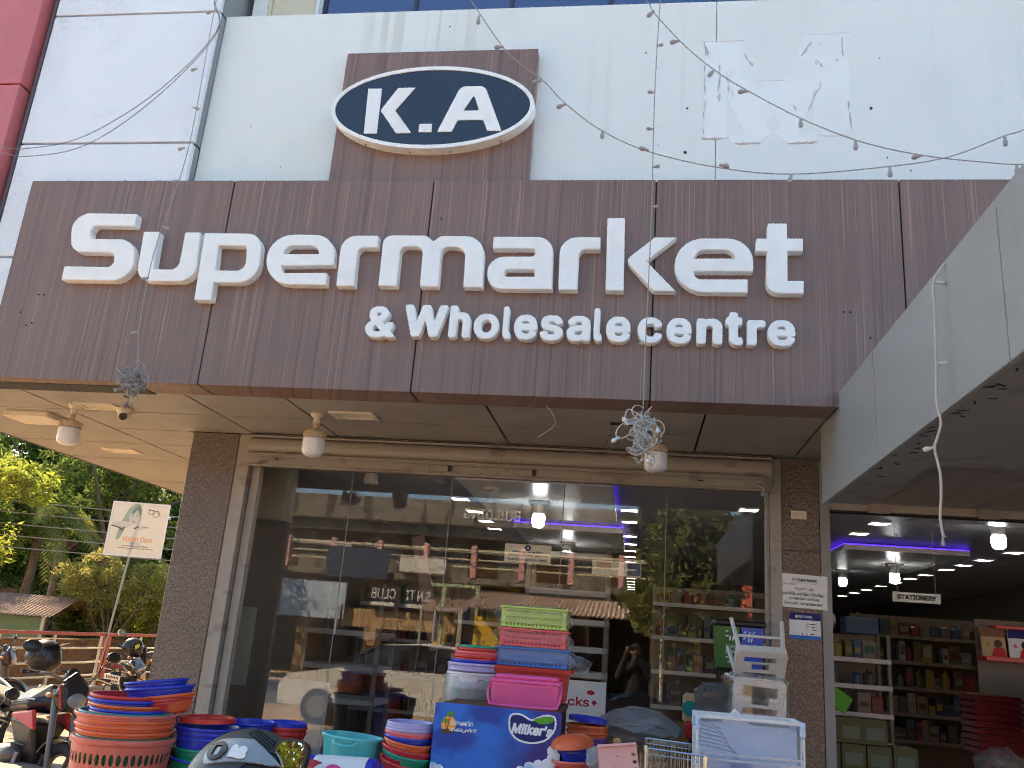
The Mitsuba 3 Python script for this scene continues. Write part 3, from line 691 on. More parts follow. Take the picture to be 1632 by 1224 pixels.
part(O, 'letter', front(PA, 5.272, 5.2795), 'letter_white')
part(O, 'rim_screw', cat([trimesh.creation.icosphere(1, 0.006).apply_translation((cx + ax_ * math.cos(q), 5.33, cz + bz_ * math.sin(q) - 0.003)) for q in (-2.25, -1.75, -1.35, -0.8)]), 'black_matt')

# ================================================================== grey entrance canopy at the right
C_ = thing('entrance_canopy', 'grey clad box canopy jutting out over the entrance at the right', 'canopy')
for y0, y1 in ((5.86, 4.53), (4.52, 2.9), (2.89, 1.3)):
    part(C_, 'side_panel', bbox_(1.2, 1.225, y1, y0, 2.700, 3.302, 0.003), 'grey_cladding')
part(C_, 'top_panel', box(1.203, 5.2, 1.3, 5.28, 3.27, 3.30), 'grey_cladding')
part(C_, 'front_panel', box(1.226, 5.2, 1.3, 1.33, 2.705, 3.27), 'grey_cladding')
part(C_, 'end_panel', cat([box(1.226, 1.46, 5.83, 5.859, 2.86, 3.21)]), 'grey_cladding')
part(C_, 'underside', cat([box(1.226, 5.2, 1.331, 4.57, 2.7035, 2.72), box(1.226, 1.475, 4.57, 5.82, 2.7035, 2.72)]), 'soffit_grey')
part(C_, 'joint', box(1.202, 1.222, 4.518, 4.532, 2.705, 3.298), 'joint_dark')
for i, x in enumerate((1.475, 1.83, 2.18, 2.53, 2.88, 3.23, 3.58, 3.93, 4.28)):
    part(C_, 'ceiling_plank', box(x + 0.004, x + 0.346, 4.575, 6.85, 2.895, 2.91), 'canopy_ceiling')
part(C_, 'ceiling_step', cat([box(1.476, 5.2, 4.571, 4.574, 2.705, 2.91), box(1.4735, 1.4765, 4.575, 5.82, 2.705, 2.91)]), 'grey_cladding')
part(C_, 'edge_scuffs', cat([xform(flat(LineString([(0, 0), (rng.uniform(0.015, 0.05), rng.uniform(-0.02, 0.02))]).buffer(0.004, quad_segs=2), 0, 0.002), rz=rng.uniform(0, 3), loc=(1.24 + abs(rng.normal(0, 0.05)), rng.uniform(2.9, 4.9), 2.7005)) for _ in range(26)]), 'black_matt')

# ================================================================== lamps, camera and cords on the soffit
def big_bulb(x, y, zt, label, hang):
    k = thing('soffit_bulb', label, 'light bulb')
    part(k, 'holder', lathe([(0, zt), (0.05, zt), (0.046, zt - 0.022), (0.026, zt - 0.03), (0.026, zt - 0.075), (0.03, zt - 0.08), (0, zt - 0.08)], 20, (x, y, 0)), 'aged_plastic' if hang == 2 else 'cream_plastic', 40)
    part(k, 'neck', lathe([(0, zt - 0.081), (0.02, zt - 0.082), (0.02, zt - 0.105), (0.034, zt - 0.118), (0.06, zt - 0.128), (0, zt - 0.128)], 20, (x, y, 0)), 'aged_plastic', 40)
    fins = [lathe([(0.05, zt - 0.129), (0.068, zt - 0.132), (0.079, zt - 0.15), (0.081, zt - 0.185), (0.05, zt - 0.186)], 28, (x, y, 0))]
    for i in range(28):
        q = i / 28 * 2 * math.pi
        fins.append(xform(box(0.078, 0.0855, -0.0035, 0.0035, zt - 0.183, zt - 0.146), rz=q, loc=(x, y, 0)))
    part(k, 'heat_sink', cat(fins), 'aged_plastic')
    part(k, 'diffuser', lathe([(0.0, zt - 0.187), (0.08, zt - 0.188), (0.081, zt - 0.20), (0.081, zt - 0.275), (0.076, zt - 0.30), (0.06, zt - 0.318), (0.03, zt - 0.327), (0.0, zt - 0.329)], 28, (x, y, 0)), 'bulb_diffuser', True)
big_bulb(-4.43, 6.06, 3.214, 'leftmost unlit bulb in ribbed holder under the soffit', 0)
big_bulb(-2.41, 6.04, 3.214, 'unlit bulb under the soffit near the left end of the shutter', 1)
big_bulb(0.115, 6.01, 3.214, 'unlit bulb with browned holder beside the tangled cord', 2)
k = thing('security_camera', 'white dome camera under the left soffit', 'camera')
part(k, 'base', lathe([(0, 3.2145), (0.062, 3.2145), (0.064, 3.185), (0.05, 3.165), (0, 3.165)], 28, (-4.02, 6.10, 0)), 'cream_plastic', 40)
ball = trimesh.creation.icosphere(3, 0.047); ball.apply_translation((-4.02, 6.10, 3.155))
part(k, 'housing', ball, 'cream_plastic', True)
d = np.array([0.35, -0.85, -0.4]); d /= np.linalg.norm(d)
lens = trimesh.creation.cylinder(0.03, 0.03, sections=24)
lens.apply_transform(trimesh.geometry.align_vectors([0, 0, 1], d)); lens.apply_translation(np.array([-4.02, 6.10, 3.155]) + d * 0.036)
part(k, 'lens', lens, 'black_plastic')
single('junction_box', 'flat white box on the soffit at the far left edge', 'box', bbox_(-5.26, -4.85, 6.32, 6.62, 3.165, 3.2145, 0.006), 'cream_plastic')
single('wall_spotlight', 'small spotlight hanging behind the glass under the ceiling', 'spotlight', cat([xform(lathe([(0, 0.07), (0.05, 0.06), (0.07, -0.02), (0.066, -0.05), (0, -0.05)], 20), loc=(-2.48, 7.75, 3.04)), box(-2.49, -2.47, 7.74, 7.76, 3.08, 3.118)]), 'offwhite_plastic', 40)
single('ceiling_speaker', 'round white fitting behind the glass under the header centre', 'speaker', lathe([(0, 3.11), (0.08, 3.11), (0.085, 3.04), (0.06, 3.0), (0, 3.0)], 22, (-1.34, 7.8, 0)), 'offwhite_plastic', 40)
m = trimesh.creation.cone(0.11, 0.12, sections=4); m.apply_transform(trimesh.transformations.rotation_matrix(math.pi, [1, 0, 0])); m.apply_translation((-0.45, 7.75, 3.112))
single('wedge_lamp', 'angular pale lamp under the ceiling behind the glass, right of the middle', 'lamp', m, 'offwhite_plastic')

def catenary(pts, n=60): return spline(pts, n)
def twisted(pts, r, pitch=0.022):
    P = np.asarray(pts); s = np.r_[0, np.cumsum(np.linalg.norm(np.diff(P, axis=0), axis=1))]
    n = int(s[-1] / pitch * 5)
    u = np.linspace(0, s[-1], n)
    Q = np.stack([np.interp(u, s, P[:, i]) for i in range(3)], 1)
    a = u / pitch * 2 * math.pi
    o = np.stack([np.cos(a), 0 * a, np.sin(a)], 1) * r * 0.8
    t = np.gradient(Q, axis=0); t /= np.linalg.norm(t, axis=1, keepdims=True)
    o2 = np.cross(t, o / (r * 0.8)) * 0
    sd = np.cross(t, [0, 1.0, 0]); sd /= np.linalg.norm(sd, axis=1, keepdims=True) + 1e-9
    e = np.cross(sd, t)
    off = (np.cos(a)[:, None] * sd + np.sin(a)[:, None] * e) * r * 0.75
    return cat([tube(Q + off, r, 4), tube(Q - off, r, 4)])
def fairy_bulb(p, d, s=1.0):
    """small dirty lamp of a string: socket and pear shaped glass, along d"""
    d = np.asarray(d, float); d /= np.linalg.norm(d)
    g = lathe([(0, 0), (0.007, 0.001), (0.008, 0.02), (0.012, 0.03), (0.0135, 0.042), (0.010, 0.054), (0, 0.058)], 10)
    g.apply_scale(s); g.apply_transform(trimesh.geometry.align_vectors([0, 0, 1], d)); g.apply_translation(p)
    return g
def light_string(label, pts, bulbs, r=0.0023, tw=True, mat='cord', bmat='dirty_bulb', s=1.0, n=80):
    k = thing('light_string', label, 'string lights')
    Q = catenary(pts, n)
    part(k, 'cable', twisted(Q, r) if tw else tube(Q, r, 5), mat)
    for p, d in bulbs:
        part(k, 'lamp', fairy_bulb(p, d, s), bmat, 40)
    return k
down = (0.1, 0, -1)
light_string('string of small dirty bulbs sagging from the top centre down to the right',
    [(-1.26, 4.4, 5.70), (-1.144, 4.4, 5.524), (-0.880, 4.4, 5.13), (-0.649, 4.4, 4.925), (-0.505, 4.4, 4.762), (-0.282, 4.4, 4.575), (-0.004, 4.4, 4.432), (0.391, 4.4, 4.326), (0.785, 4.4, 4.284), (1.303, 4.4, 4.330), (1.62, 4.4, 4.39), (1.905, 4.4, 4.515), (2.06, 4.4, 4.58), (2.6, 4.4, 4.9)],
    [((-1.08, 4.4, 5.40), (0.0, 0, -1)), ((-0.905, 4.4, 5.17), (-1, 0, -0.1)), ((-0.655, 4.4, 4.925), (-1, 0, -0.3)), ((-0.50, 4.4, 4.755), (-0.7, 0, -0.3)), ((-0.275, 4.4, 4.578), (0, 0, -1)), ((-0.004, 4.4, 4.440), (-1, 0, 0.3)),
     ((0.391, 4.4, 4.345), (0.9, 0, -0.2)), ((0.785, 4.4, 4.284), (-0.3, 0, -1)), ((1.303, 4.4, 4.322), (0, 0, -1)), ((1.905, 4.4, 4.51), (0, 0, -1))], mat='cord', s=1.02)
light_string('string of small dirty bulbs crossing from top centre right down to the canopy',
    [(-0.22, 4.4, 5.72), (-0.05, 4.4, 5.481), (0.01, 4.4, 5.37), (0.20, 4.4, 5.13), (0.384, 4.4, 4.95), (0.544, 4.4, 4.83), (0.839, 4.4, 4.640), (1.155, 4.4, 4.487), (1.475, 4.4, 4.398), (1.80, 4.4, 4.352), (1.99, 4.4, 4.338), (2.6, 4.4, 4.33)],
    [((0.0, 4.4, 5.40), (-0.7, 0, -0.7)), ((0.155, 4.4, 5.18), (-0.9, 0, -0.2)), ((0.36, 4.4, 4.975), (-0.5, 0, -0.7)), ((0.55, 4.4, 4.825), (-1, 0, -0.1)), ((0.839, 4.4, 4.64), (0, 0, -1)), ((1.13, 4.4, 4.492), (0.0, 0, -1)), ((1.475, 4.4, 4.398), (-1, 0, -0.3)), ((1.95, 4.4, 4.34), (0, 0, -1))], mat='cord', s=1.02)
def tangle(cx, cy, cz, seed, n, sx, sz, dn=0.0):
    r = np.random.default_rng(seed)
    out = []
    for i in range(n):
        R = r.uniform(0.02, 0.07) * sx
        c = np.array([cx, cy, cz]) + r.normal(0, 1, 3) * [0.035 * sx, 0.025, 0.05 * sz] + [0, 0, -dn * r.random()]
        a0 = r.uniform(0, 6.28); ex = r.normal(0, 1, 3); ex /= np.linalg.norm(ex); ey = np.cross(ex, r.normal(0, 1, 3)); ey /= np.linalg.norm(ey)
        th = np.linspace(0, r.uniform(3.5, 7.5), 20) + a0
        ecc = r.uniform(0.5, 1.0)
        P = c + R * (np.cos(th)[:, None] * ex + ecc * np.sin(th)[:, None] * ey)
        out.append(tube(P, 0.0035, 5))
    return out
k = thing('light_string', 'thin cord with tiny bulbs hanging down the left side, ending in a tangled knot', 'string lights')
Pl = catenary([(-3.20, 5.0, 6.5), (-3.252, 5.0, 6.123), (-3.232, 5.0, 4.85), (-3.325, 5.0, 4.056), (-3.318, 5.0, 3.5), (-3.262, 5.0, 3.20)], 50)
part(k, 'cable', tube(Pl, 0.0032, 5), 'cord')
for z, x, s_ in ((6.02, -3.262, -1), (5.52, -3.29, -1), (5.19, -3.262, 1), (4.86, -3.26, -1), (4.60, -3.255, -1), (4.24, -3.298, 1), (3.86, -3.325, -1), (3.47, -3.318, -1)):
    part(k, 'lamp', fairy_bulb((x, 5.0, z), (s_, 0, -0.3), 0.9), 'dirty_bulb', 40)
part(k, 'knot', cat(tangle(-3.285, 5.0, 3.13, 3, 46, 1.0, 0.8) + [tube(spline([(-3.27, 5, 3.18), (-3.38, 5, 3.14), (-3.40, 5.0, 3.12), (-3.36, 5, 3.115), (-3.27, 5, 3.16)], 24), 0.004, 5), tube(spline([(-3.27, 5, 3.12), (-3.23, 5.0, 3.05), (-3.235, 5, 2.99), (-3.28, 5, 2.96), (-3.29, 5, 3.02)], 24), 0.0035, 5), tube(spline([(-3.28, 5, 3.1), (-3.36, 5.0, 3.08), (-3.40, 5, 3.06), (-3.33, 5, 3.07)], 20), 0.0045, 5)]), 'cord')
for p in ((-3.40, 5.0, 3.06), (-3.24, 5.0, 3.15), (-3.225, 4.99, 3.12), (-3.29, 5.0, 3.01), (-3.285, 4.99, 2.985), (-3.265, 5.0, 2.945), (-3.30, 4.98, 3.07)):
    part(k, 'lamp', fairy_bulb(p, rng.normal(0, 1, 3) + [0, 0, -1], 0.9), 'brown_bulb' if p[2] < 3.04 or p[0] > -3.25 else 'dirty_bulb', 40)
k = thing('light_string', 'thin cord with tiny bulbs hanging down the middle right, ending in a big white tangle', 'string lights')
Pl = catenary([(0.05, 5.0, 6.5), (0.038, 5.0, 5.993), (0.022, 5.0, 5.239), (0.026, 5.0, 4.313), (0.016, 5.0, 3.5), (0.014, 5.0, 3.06)], 50)
part(k, 'cable', tube(Pl, 0.0034, 5), 'cord')
for z, s_ in ((5.62, 1), (5.25, -1), (4.97, -1), (4.69, 1), (4.40, 1), (3.47, -1)):
    part(k, 'lamp', fairy_bulb((0.022, 5.0, z), (s_, 0, 0.15), 0.85), 'dirty_bulb', 40)
loops = tangle(0.005, 5.0, 2.965, 8, 46, 0.85, 0.95, 0.05) + tangle(0.025, 5.0, 2.87, 9, 24, 0.75, 0.7, 0.05)
for L_ in ([(0.0, 5, 3.02), (-0.07, 5, 3.06), (-0.09, 5, 3.0), (-0.05, 5, 2.97), (0, 5, 3.0)], [(0.0, 5, 2.96), (-0.1, 5, 2.97), (-0.14, 5, 2.91), (-0.11, 5, 2.88), (-0.02, 5, 2.93)], [(0.0, 5, 2.98), (-0.09, 4.99, 3.0), (-0.05, 5, 2.98), (0.03, 5, 2.95)], [(0.04, 5, 2.82), (0.09, 5, 2.76), (0.07, 5, 2.72), (0.05, 5, 2.76), (0.045, 5, 2.84)], [(0.03, 5, 3.0), (0.11, 5, 2.95), (0.125, 5, 2.90), (0.09, 5, 2.92), (0.03, 5, 2.97)], [(0.03, 5, 2.83), (0.012, 5, 2.75), (0.03, 5, 2.77)]):
    loops.append(tube(spline(L_, 30), 0.0042, 6))
part(k, 'knot', cat(loops), 'cord_white')
for p in ((-0.12, 4.99, 2.885), (0.10, 4.99, 2.95), (-0.07, 4.99, 2.96), (0.075, 4.99, 2.73)):
    part(k, 'lamp', fairy_bulb(p, rng.normal(0, 1, 3), 1.0), 'white_plastic', 40)
k = thing('light_string', 'white twisted cord with small white bulbs hanging from the grey canopy', 'string lights')
Pl = catenary([(1.205, 3.42, 3.295), (1.19, 3.4, 3.275), (1.176, 3.4, 3.25), (1.150, 3.4, 3.20), (1.147, 3.4, 3.067), (1.139, 3.4, 2.856), (1.132, 3.4, 2.70), (1.142, 3.4, 2.62), (1.122, 3.4, 2.55), (1.113, 3.4, 2.512), (1.127, 3.4, 2.42), (1.125, 3.4, 2.335), (1.117, 3.4, 2.25), (1.124, 3.4, 2.18)], 70)
part(k, 'cable', twisted(Pl, 0.0034, 0.016), 'cord_white')
for p, d in (((1.153, 3.4, 3.205), (1, 0.1, -0.1)), ((1.14, 3.4, 2.86), (1, 0, -0.05)), ((1.112, 3.4, 2.52), (-1, 0, -0.3))):
    part(k, 'lamp', fairy_bulb(p, d, 0.75), 'offwhite_plastic', 40)
part(k, 'loose_end', cat([tube([(1.124, 3.4, 2.19), (1.118, 3.4, 2.165), (1.122, 3.4, 2.15)], 0.003, 5), tube([(1.124, 3.4, 2.19), (1.134, 3.4, 2.18), (1.137, 3.4, 2.185)], 0.002, 5), fairy_bulb((1.122, 3.4, 2.175), (0, 0, -1), 0.5)]), 'dirty_bulb')
single('cable', 'pair of thin grey cables drooping across the white panels at the top left', 'cable',
       cat([tube(spline(q, 40), 0.0032, 5) for q in ([(-3.40, 5.2, 6.30), (-3.264, 5.1, 5.924), (-3.62, 5.1, 5.42), (-4.13, 5.1, 5.035), (-4.57, 5.1, 4.930), (-4.85, 5.1, 4.95), (-5.6, 5.1, 5.1)], [(-3.40, 5.2, 6.28), (-3.262, 5.1, 5.90), (-3.63, 5.1, 5.36), (-4.10, 5.1, 4.96), (-4.56, 5.1, 4.862), (-4.85, 5.1, 4.90), (-5.6, 5.1, 5.0)])]), 'wire_metal')
single('wire_hook', 'bent wire hook hanging from the soffit in front of the shutter header', 'hook', tube(spline([(-1.02, 6.45, 3.215), (-1.02, 6.45, 3.17), (-1.06, 6.45, 3.14), (-1.035, 6.45, 3.105), (-0.99, 6.45, 3.13), (-1.01, 6.45, 3.08), (-1.055, 6.45, 3.03), (-1.03, 6.45, 3.005), (-1.0, 6.45, 3.03)], 60), 0.0035, 6), 'wire_metal')
single('loose_wire', 'thin loose wire poking out of the fascia underside', 'wire', tube(spline([(-0.62, 5.5, 3.20), (-0.58, 5.5, 3.15), (-0.56, 5.55, 3.10), (-0.60, 5.6, 3.06), (-0.68, 5.65, 3.02)], 30), 0.003, 5), 'aged_plastic')
single('red_cord', 'loop of red thread hanging from the soffit beside the tangled cord', 'thread', tube(spline([(-0.20, 6.1, 3.21), (-0.23, 6.1, 3.10), (-0.19, 6.1, 3.03), (-0.10, 6.1, 3.01), (-0.02, 6.1, 3.06), (-0.01, 6.1, 3.10)], 40), 0.003, 5), 'red_thread')

# ================================================================== notices
def strokes(lines, w):
    return unary_union([LineString(l).buffer(w, quad_segs=3) for l in lines])
def arc(cx, cy, r, a0, a1, n=8, sy=1.0):
    t = np.radians(np.linspace(a0, a1, n)); return [(cx + r * math.cos(x), cy + sy * r * math.sin(x)) for x in t]
# rounded south Indian letter forms, each a list of strokes in a unit-high cell, with its advance
GL = {
 'ka': ([arc(.25, .25, .22, 20, 340), arc(.75, .25, .22, 200, -160), arc(.5, .62, .3, 200, -20)], 1.05), 'ra': ([arc(.38, .42, .34, 215, -35)], .82),
 'na': ([arc(.2, .25, .16, 60, 360), arc(.55, .42, .36, 200, -40)], 1.0), 'tha': ([arc(.38, .42, .34, 230, 0), arc(.55, .3, .2, 0, -200), arc(.38, .35, .13, 0, 300)], .9),
 'pa': ([[(.1, .78), (.1, .3)], arc(.3, .3, .2, 180, 360), [(.5, .3), (.5, .78)], [(.5, .1), (.85, .1)], [(.85, .1), (.85, .78)]], 1.0), 'la': ([arc(.25, .3, .2, 90, 400), arc(.65, .45, .3, 200, -90), arc(.65, .25, .12, 0, 300)], 1.05),
 'va': ([arc(.28, .3, .2, 40, 330), arc(.55, .5, .3, 170, -60), [(.72, .25), (.72, .05)]], .95), 'sa': ([arc(.22, .28, .17, 80, 380), arc(.5, .5, .27, 180, 0), [(.77, .5), (.77, .08)], [(.77, .08), (1.05, .08)], [(1.05, .08), (1.05, .7)]], 1.2),
 'ma': ([[(.12, .75), (.12, .1), (.55, .1), (.55, .75)], arc(.55, .6, .17, 90, -180)], .85), 'ja': ([arc(.22, .3, .16, 0, 300), arc(.55, .4, .3, 190, -30), arc(.95, .35, .2, 180, -60)], 1.2),
 'i': ([arc(.2, .82, .16, 200, -10), [(.36, .8), (.36, .1)]], .5), 'e': ([arc(.2, .25, .14, 20, 380), arc(.32, .55, .26, 180, 20)], .62), 'aa': ([arc(.18, .45, .2, 120, 0), [(.38, .45), (.38, .08)]], .52), 'u': ([arc(.15, -.05, .14, 160, 400)], .35), ' ': ([], .55), '1': ([[(.15, .08), (.15, .78)]], .45), '.': ([arc(.1, .08, .05, 0, 360)], .3)}
def script_line(toks, h, w):
    x, ls = 0.0, []
    for t_ in toks.split('-'):
        g, adv = GL[t_]
        for l in g: ls.append([((x + a) * h, b * h) for a, b in l])
        x += adv
    return strokes(ls, w)
def notice(key, plane_y, x0, x1, z0, z1, tilt, base, curl=0.0):
    """sheet of paper on the pillar; returns its key and a placing function for print"""
    cx_, cz_ = (x0 + x1) / 2, (z0 + z1) / 2
    def place(poly): return affinity.rotate(poly, tilt, origin=(cx_, cz_))
    return place
k = thing('paper_notice', 'white notice headed K A Super Market taped on the right pillar', 'notice')
pl = lambda g: affinity.rotate(g, -1.5, origin=(1.25, 2.2))
part(k, 'sheet', front(pl(sbox(1.085, 2.080, 1.418, 2.325)), 6.838, 6.8395), 'matt_paper')
part(k, 'print', front(unary_union([pl(fit(text_poly('K A Super Market', 0.03, True, 0.0006), 1.165, 1.342, 2.268, 2.300)), pl(LineString([(1.16, 2.262), (1.345, 2.262)]).buffer(0.001))] +
     [pl(fit(script_line(t_, 0.03, 0.0022), a, b, z, z + hh)) for t_, a, b, z, hh in (('na-tha-u- -ra-pa-ka-e-va', 1.098, 1.195, 2.242, 0.014), ('ja-na-u-va-ra-i- -1- -ma-u-tha', 1.18, 1.318, 2.205, 0.027), ('pa-la-aa-sa-i-ka- -sa-ja-i-ka-la- -na-i-ra-pa-i-tha-na', 1.096, 1.395, 2.169, 0.028), ('u-pa-ra-ka-tha-aa-ka-la- -sa-ja-i-ka-la', 1.14, 1.362, 2.133, 0.028), ('ka-e-na-u-va-na- -sa-ra-ka-i-ka-e-na-tha-na', 1.108, 1.388, 2.097, 0.028))]), 6.8365, 6.8378), 'matt_ink')
k = thing('payment_sign', 'blue and white bank payment card below the notice on the right pillar', 'sign')
part(k, 'card', front(sbox(1.142, 1.860, 1.365, 2.046), 6.842, 6.8485), 'matt_paper')
part(k, 'header_band', front(sbox(1.142, 1.995, 1.365, 2.0465), 6.8395, 6.8415), 'matt_navyprint')
part(k, 'footer_band', front(sbox(1.142, 1.858, 1.365, 1.886), 6.8395, 6.8415), 'matt_skyblue')
part(k, 'print', front(unary_union([fit(text_poly('HDFC BANK', 0.02, True), 1.205, 1.305, 2.010, 2.028), sbox(1.185, 2.010, 1.2, 2.028)]), 6.838, 6.8393), 'matt_white')
part(k, 'print', front(unary_union([sbox(1.26 + i * 0.03, z, 1.26 + i * 0.03 + w, z + 0.006) for i, z, w in ((0, 1.965, 0.02), (1, 1.965, 0.045), (0, 1.945, 0.022), (1.3, 1.944, 0.03), (0, 1.925, 0.008), (1.5, 1.925, 0.03), (-1, 1.895, 0.012), (0, 1.895, 0.012), (1, 1.895, 0.03))]), 6.8405, 6.8418), 'matt_ink')
k = thing('sticker', 'small cream sticker high on the right pillar', 'sticker')
part(k, 'label', front(sbox(1.168, 2.743, 1.283, 2.806), 6.846, 6.8493), 'matt_palepink'); scene[k + '__label']['bsdf'] = {'type': 'ref', 'id': 'cream_paint'}
part(k, 'print', front(unary_union([sbox(1.18, 2.785, 1.27, 2.789), sbox(1.18, 2.765, 1.22, 2.768), sbox(1.25, 2.752, 1.265, 2.755)]), 6.844, 6.8458), 'matt_grey')
# sheets stuck inside the glass
k = thing('window_notice', 'cream window notice with round blue emblem behind the glass', 'notice')
part(k, 'sheet', box(-1.096, -0.702, 7.306, 7.3075, 2.323, 2.472), 'cream_paint')
part(k, 'print', front(unary_union([fit(script_line('ka-e-ra-la-na- -va-ra-tha-i-ka-na', 0.02, 0.0016), -1.03, -0.77, 2.400, 2.419), fit(script_line('pa-na-sa-la-i- -ma-tha-u-ka-na-ra-i', 0.02, 0.0016), -1.065, -0.735, 2.370, 2.389), fit(text_poly('HAPPY ONAM 9497 9876', 0.02, True), -1.065, -0.735, 2.336, 2.353)]), 7.3025, 7.3055), 'matt_navyprint')
part(k, 'emblem', front(Point(-0.90, 2.443).buffer(0.025).difference(Point(-0.90, 2.443).buffer(0.012, quad_segs=1)), 7.3025, 7.3055), 'matt_navyprint')
k = thing('window_poster', 'pale wide poster with yellow patch hanging inside the glass right of the notice', 'poster')
part(k, 'sheet', box(-0.356, 0.048, 7.306, 7.3075, 2.262, 2.379), 'cream_paint')
part(k, 'print', front(sbox(-0.32, 2.307, -0.20, 2.365), 7.303, 7.3055), 'matt_tan')
part(k, 'print', front(sbox(-0.064, 2.27, 0.042, 2.37), 7.303, 7.3055), 'stock_blue')
k = thing('display_board', 'pale grey board leaning inside the glass at the lower left', 'board')
part(k, 'board', xform(bbox_(-0.28, 0.28, 0, 0.015, -0.42, 0.18, 0.004), rx=-0.06, ry=0.01, loc=(-2.82, 7.5, 1.05)), 'matt_grey')
k = thing('display_box', 'pale greenish box column standing at the upper left inside the glass', 'box')
part(k, 'box', bbox_(-3.40, -3.13, 7.40, 7.6, 2.56, 3.11, 0.008), 'pale_board')
part(k, 'panel', box(-3.42, -3.26, 7.42, 7.43, 1.15, 1.80), 'pale_board')
k = thing('poster_board', 'white advertising board with red oval mark behind the glass beside the basket tower', 'board')
part(k, 'board', box(-0.555, -0.20, 7.355, 7.37, 0.85, 1.42), 'matt_paper')
part(k, 'print', front(unary_union([affinity.scale(Point(-0.32, 1.335).buffer(0.032), 1, 0.55), fit(text_poly('cks', 0.07, True), -0.50, -0.33, 1.225, 1.295), affinity.rotate(sbox(-0.305, 1.245, -0.273, 1.277), 45)]), 7.3525, 7.3545), 'matt_crimson')

# ================================================================== goods in front of the shop
def tub_mesh(r, h, taper=0.72, lip=0.012, ribs=2):
    """round plastic tub, rim at z = 0: rolled lip, ribbed wall, inside and floor"""
    rb = r * taper
    f = lambda z: r - lip + (rb - r + lip) * (-z / h)
    p = [(0, -h), (rb * 0.97, -h), (rb, -h + 0.006)]
    for q in np.linspace(-h + 0.02, -0.03, 9):
        p.append((f(q), q))
    for i in range(ribs):
        z = -0.028 + i * 0.0
    p += [(f(-0.030), -0.030), (f(-0.03) + 0.005, -0.028), (f(-0.03) + 0.005, -0.020), (r - lip + 0.001, -0.018), (r - 0.002, -0.016), (r, -0.012), (r, -0.005), (r - 0.003, 0.0), (r - lip, -0.001), (r - lip - 0.004, -0.006)]
    for q in np.linspace(-0.05, -h + 0.006, 5):
        p.append((f(q) - 0.003, q))
    p.append((0, -h + 0.005))
    return lathe(p, 56)
def wrap_wall(r0, r1, z0, z1, poly, t):
    """polygon drawn in (arc length fraction 0..1, height fraction 0..1) bent round a cone"""
    m = extr(poly, 1.0)
    for _ in range(2):
        e = m.vertices[m.edges_unique]; 
    v = m.vertices
    a = v[:, 0] * 2 * math.pi
    zz = z0 + v[:, 1] * (z1 - z0)
    rr = r0 + (r1 - r0) * v[:, 1] - t * (1 - v[:, 2])
    m.vertices = np.stack([rr * np.cos(a), rr * np.sin(a), zz], 1)
    return m
def tilt_m(m, loc, tx=0.0, ty=0.0, rz=0.0):
    return xform(m, rz=rz, loc=loc, rx=tx, ry=ty)
def bail(r, z=-0.02, drop=0.9):
    t = np.linspace(0, math.pi, 24)
    P = np.stack([(r + 0.006) * np.cos(t), -(r + 0.012) * np.sin(t) * math.sin(drop), z - (r + 0.012) * np.sin(t) * math.cos(drop) * 0.45], 1)
    return tube(P, 0.0045, 6)
def tub(name, label, x, y, z, r, h, col, tx=0, ty=0, group=None, handle=False, catg='tub', taper=0.74, rz=0.0):
    k = thing(name, label, catg, group)
    part(k, 'shell', tilt_m(tub_mesh(r, h, taper), (x, y, z), tx, ty, rz), 'plastic_' + col, 40)
    if handle:
        part(k, 'handle', tilt_m(bail(r), (x, y, z), tx, ty, rz), 'plastic_' + col, 40)
        for s in (-1, 1):
            part(k, 'ear', tilt_m(bbox_(s * r - 0.008, s * r + 0.012, -0.018, 0.018, -0.045, -0.008, 0.004), (x, y, z), tx, ty, rz), 'plastic_' + col)
    return k
def lid(label, x, y, z, r, col, tx=0, ty=0, catg='dish', rim=None):
    k = thing('shallow_dish', label, catg)
    p = [(0, 0.002), (r * 0.25, 0.0), (r * 0.3, 0.006), (r * 0.36, 0.002), (r * 0.80, 0.003), (r * 0.86, 0.012), (r * 0.95, 0.014), (r, 0.010), (r, -0.014), (r - 0.006, -0.014), (r - 0.007, 0.004), (r * 0.85, 0.0), (r * 0.78, -0.004), (0, -0.004)]
    part(k, 'disc', tilt_m(lathe(p[::-1], 52), (x, y, z), tx, ty), 'plastic_' + col, 35)
    return k
# --- stack A at the left: perforated basket with tubs and basins piled in it
ax, ay = -2.88, 5.0
k = thing('laundry_basket', 'large salmon red slotted laundry basket at the bottom of the left pile', 'laundry basket')
r_, h_ = 0.285, 0.55
sl = unary_union([affinity.scale(Point((i + 0.5) / 44, 0.83).buffer(1, quad_segs=5), 0.0075, 0.055) for i in range(44)] + [affinity.scale(Point((i + 0.5) / 44, 0.62).buffer(1, quad_segs=5), 0.0075, 0.085) for i in range(44)] + [affinity.scale(Point((i + 0.5) / 44, 0.38).buffer(1, quad_segs=5), 0.0075, 0.085) for i in range(44)])
strip = unary_union([sbox(i / 88, 0, (i + 1) / 88, 1) for i in range(1)])
walls = []
for i in range(44):
    w = sbox(i / 44, 0, (i + 1) / 44, 1).difference(sl)
    walls.append(wrap_wall(0.225, 0.272, -h_, -0.01, w, 0.004))
part(k, 'slotted_wall', tilt_m(cat(walls), (ax, ay, 1.003)), 'plastic_salmon', 30)
part(k, 'rim', tilt_m(lathe([(0.262, -0.03), (0.275, -0.032), (0.284, -0.026), (0.287, -0.012), (0.284, 0.0), (0.274, 0.003), (0.263, -0.004)], 60), (ax, ay, 1.003)), 'plastic_salmon', 40)
part(k, 'base', tilt_m(lathe([(0, -h_), (0.226, -h_), (0.226, -h_ + 0.03), (0.22, -h_ + 0.03), (0.22, -h_ + 0.008), (0, -h_ + 0.008)], 48), (ax, ay, 1.003)), 'plastic_salmon', 40)
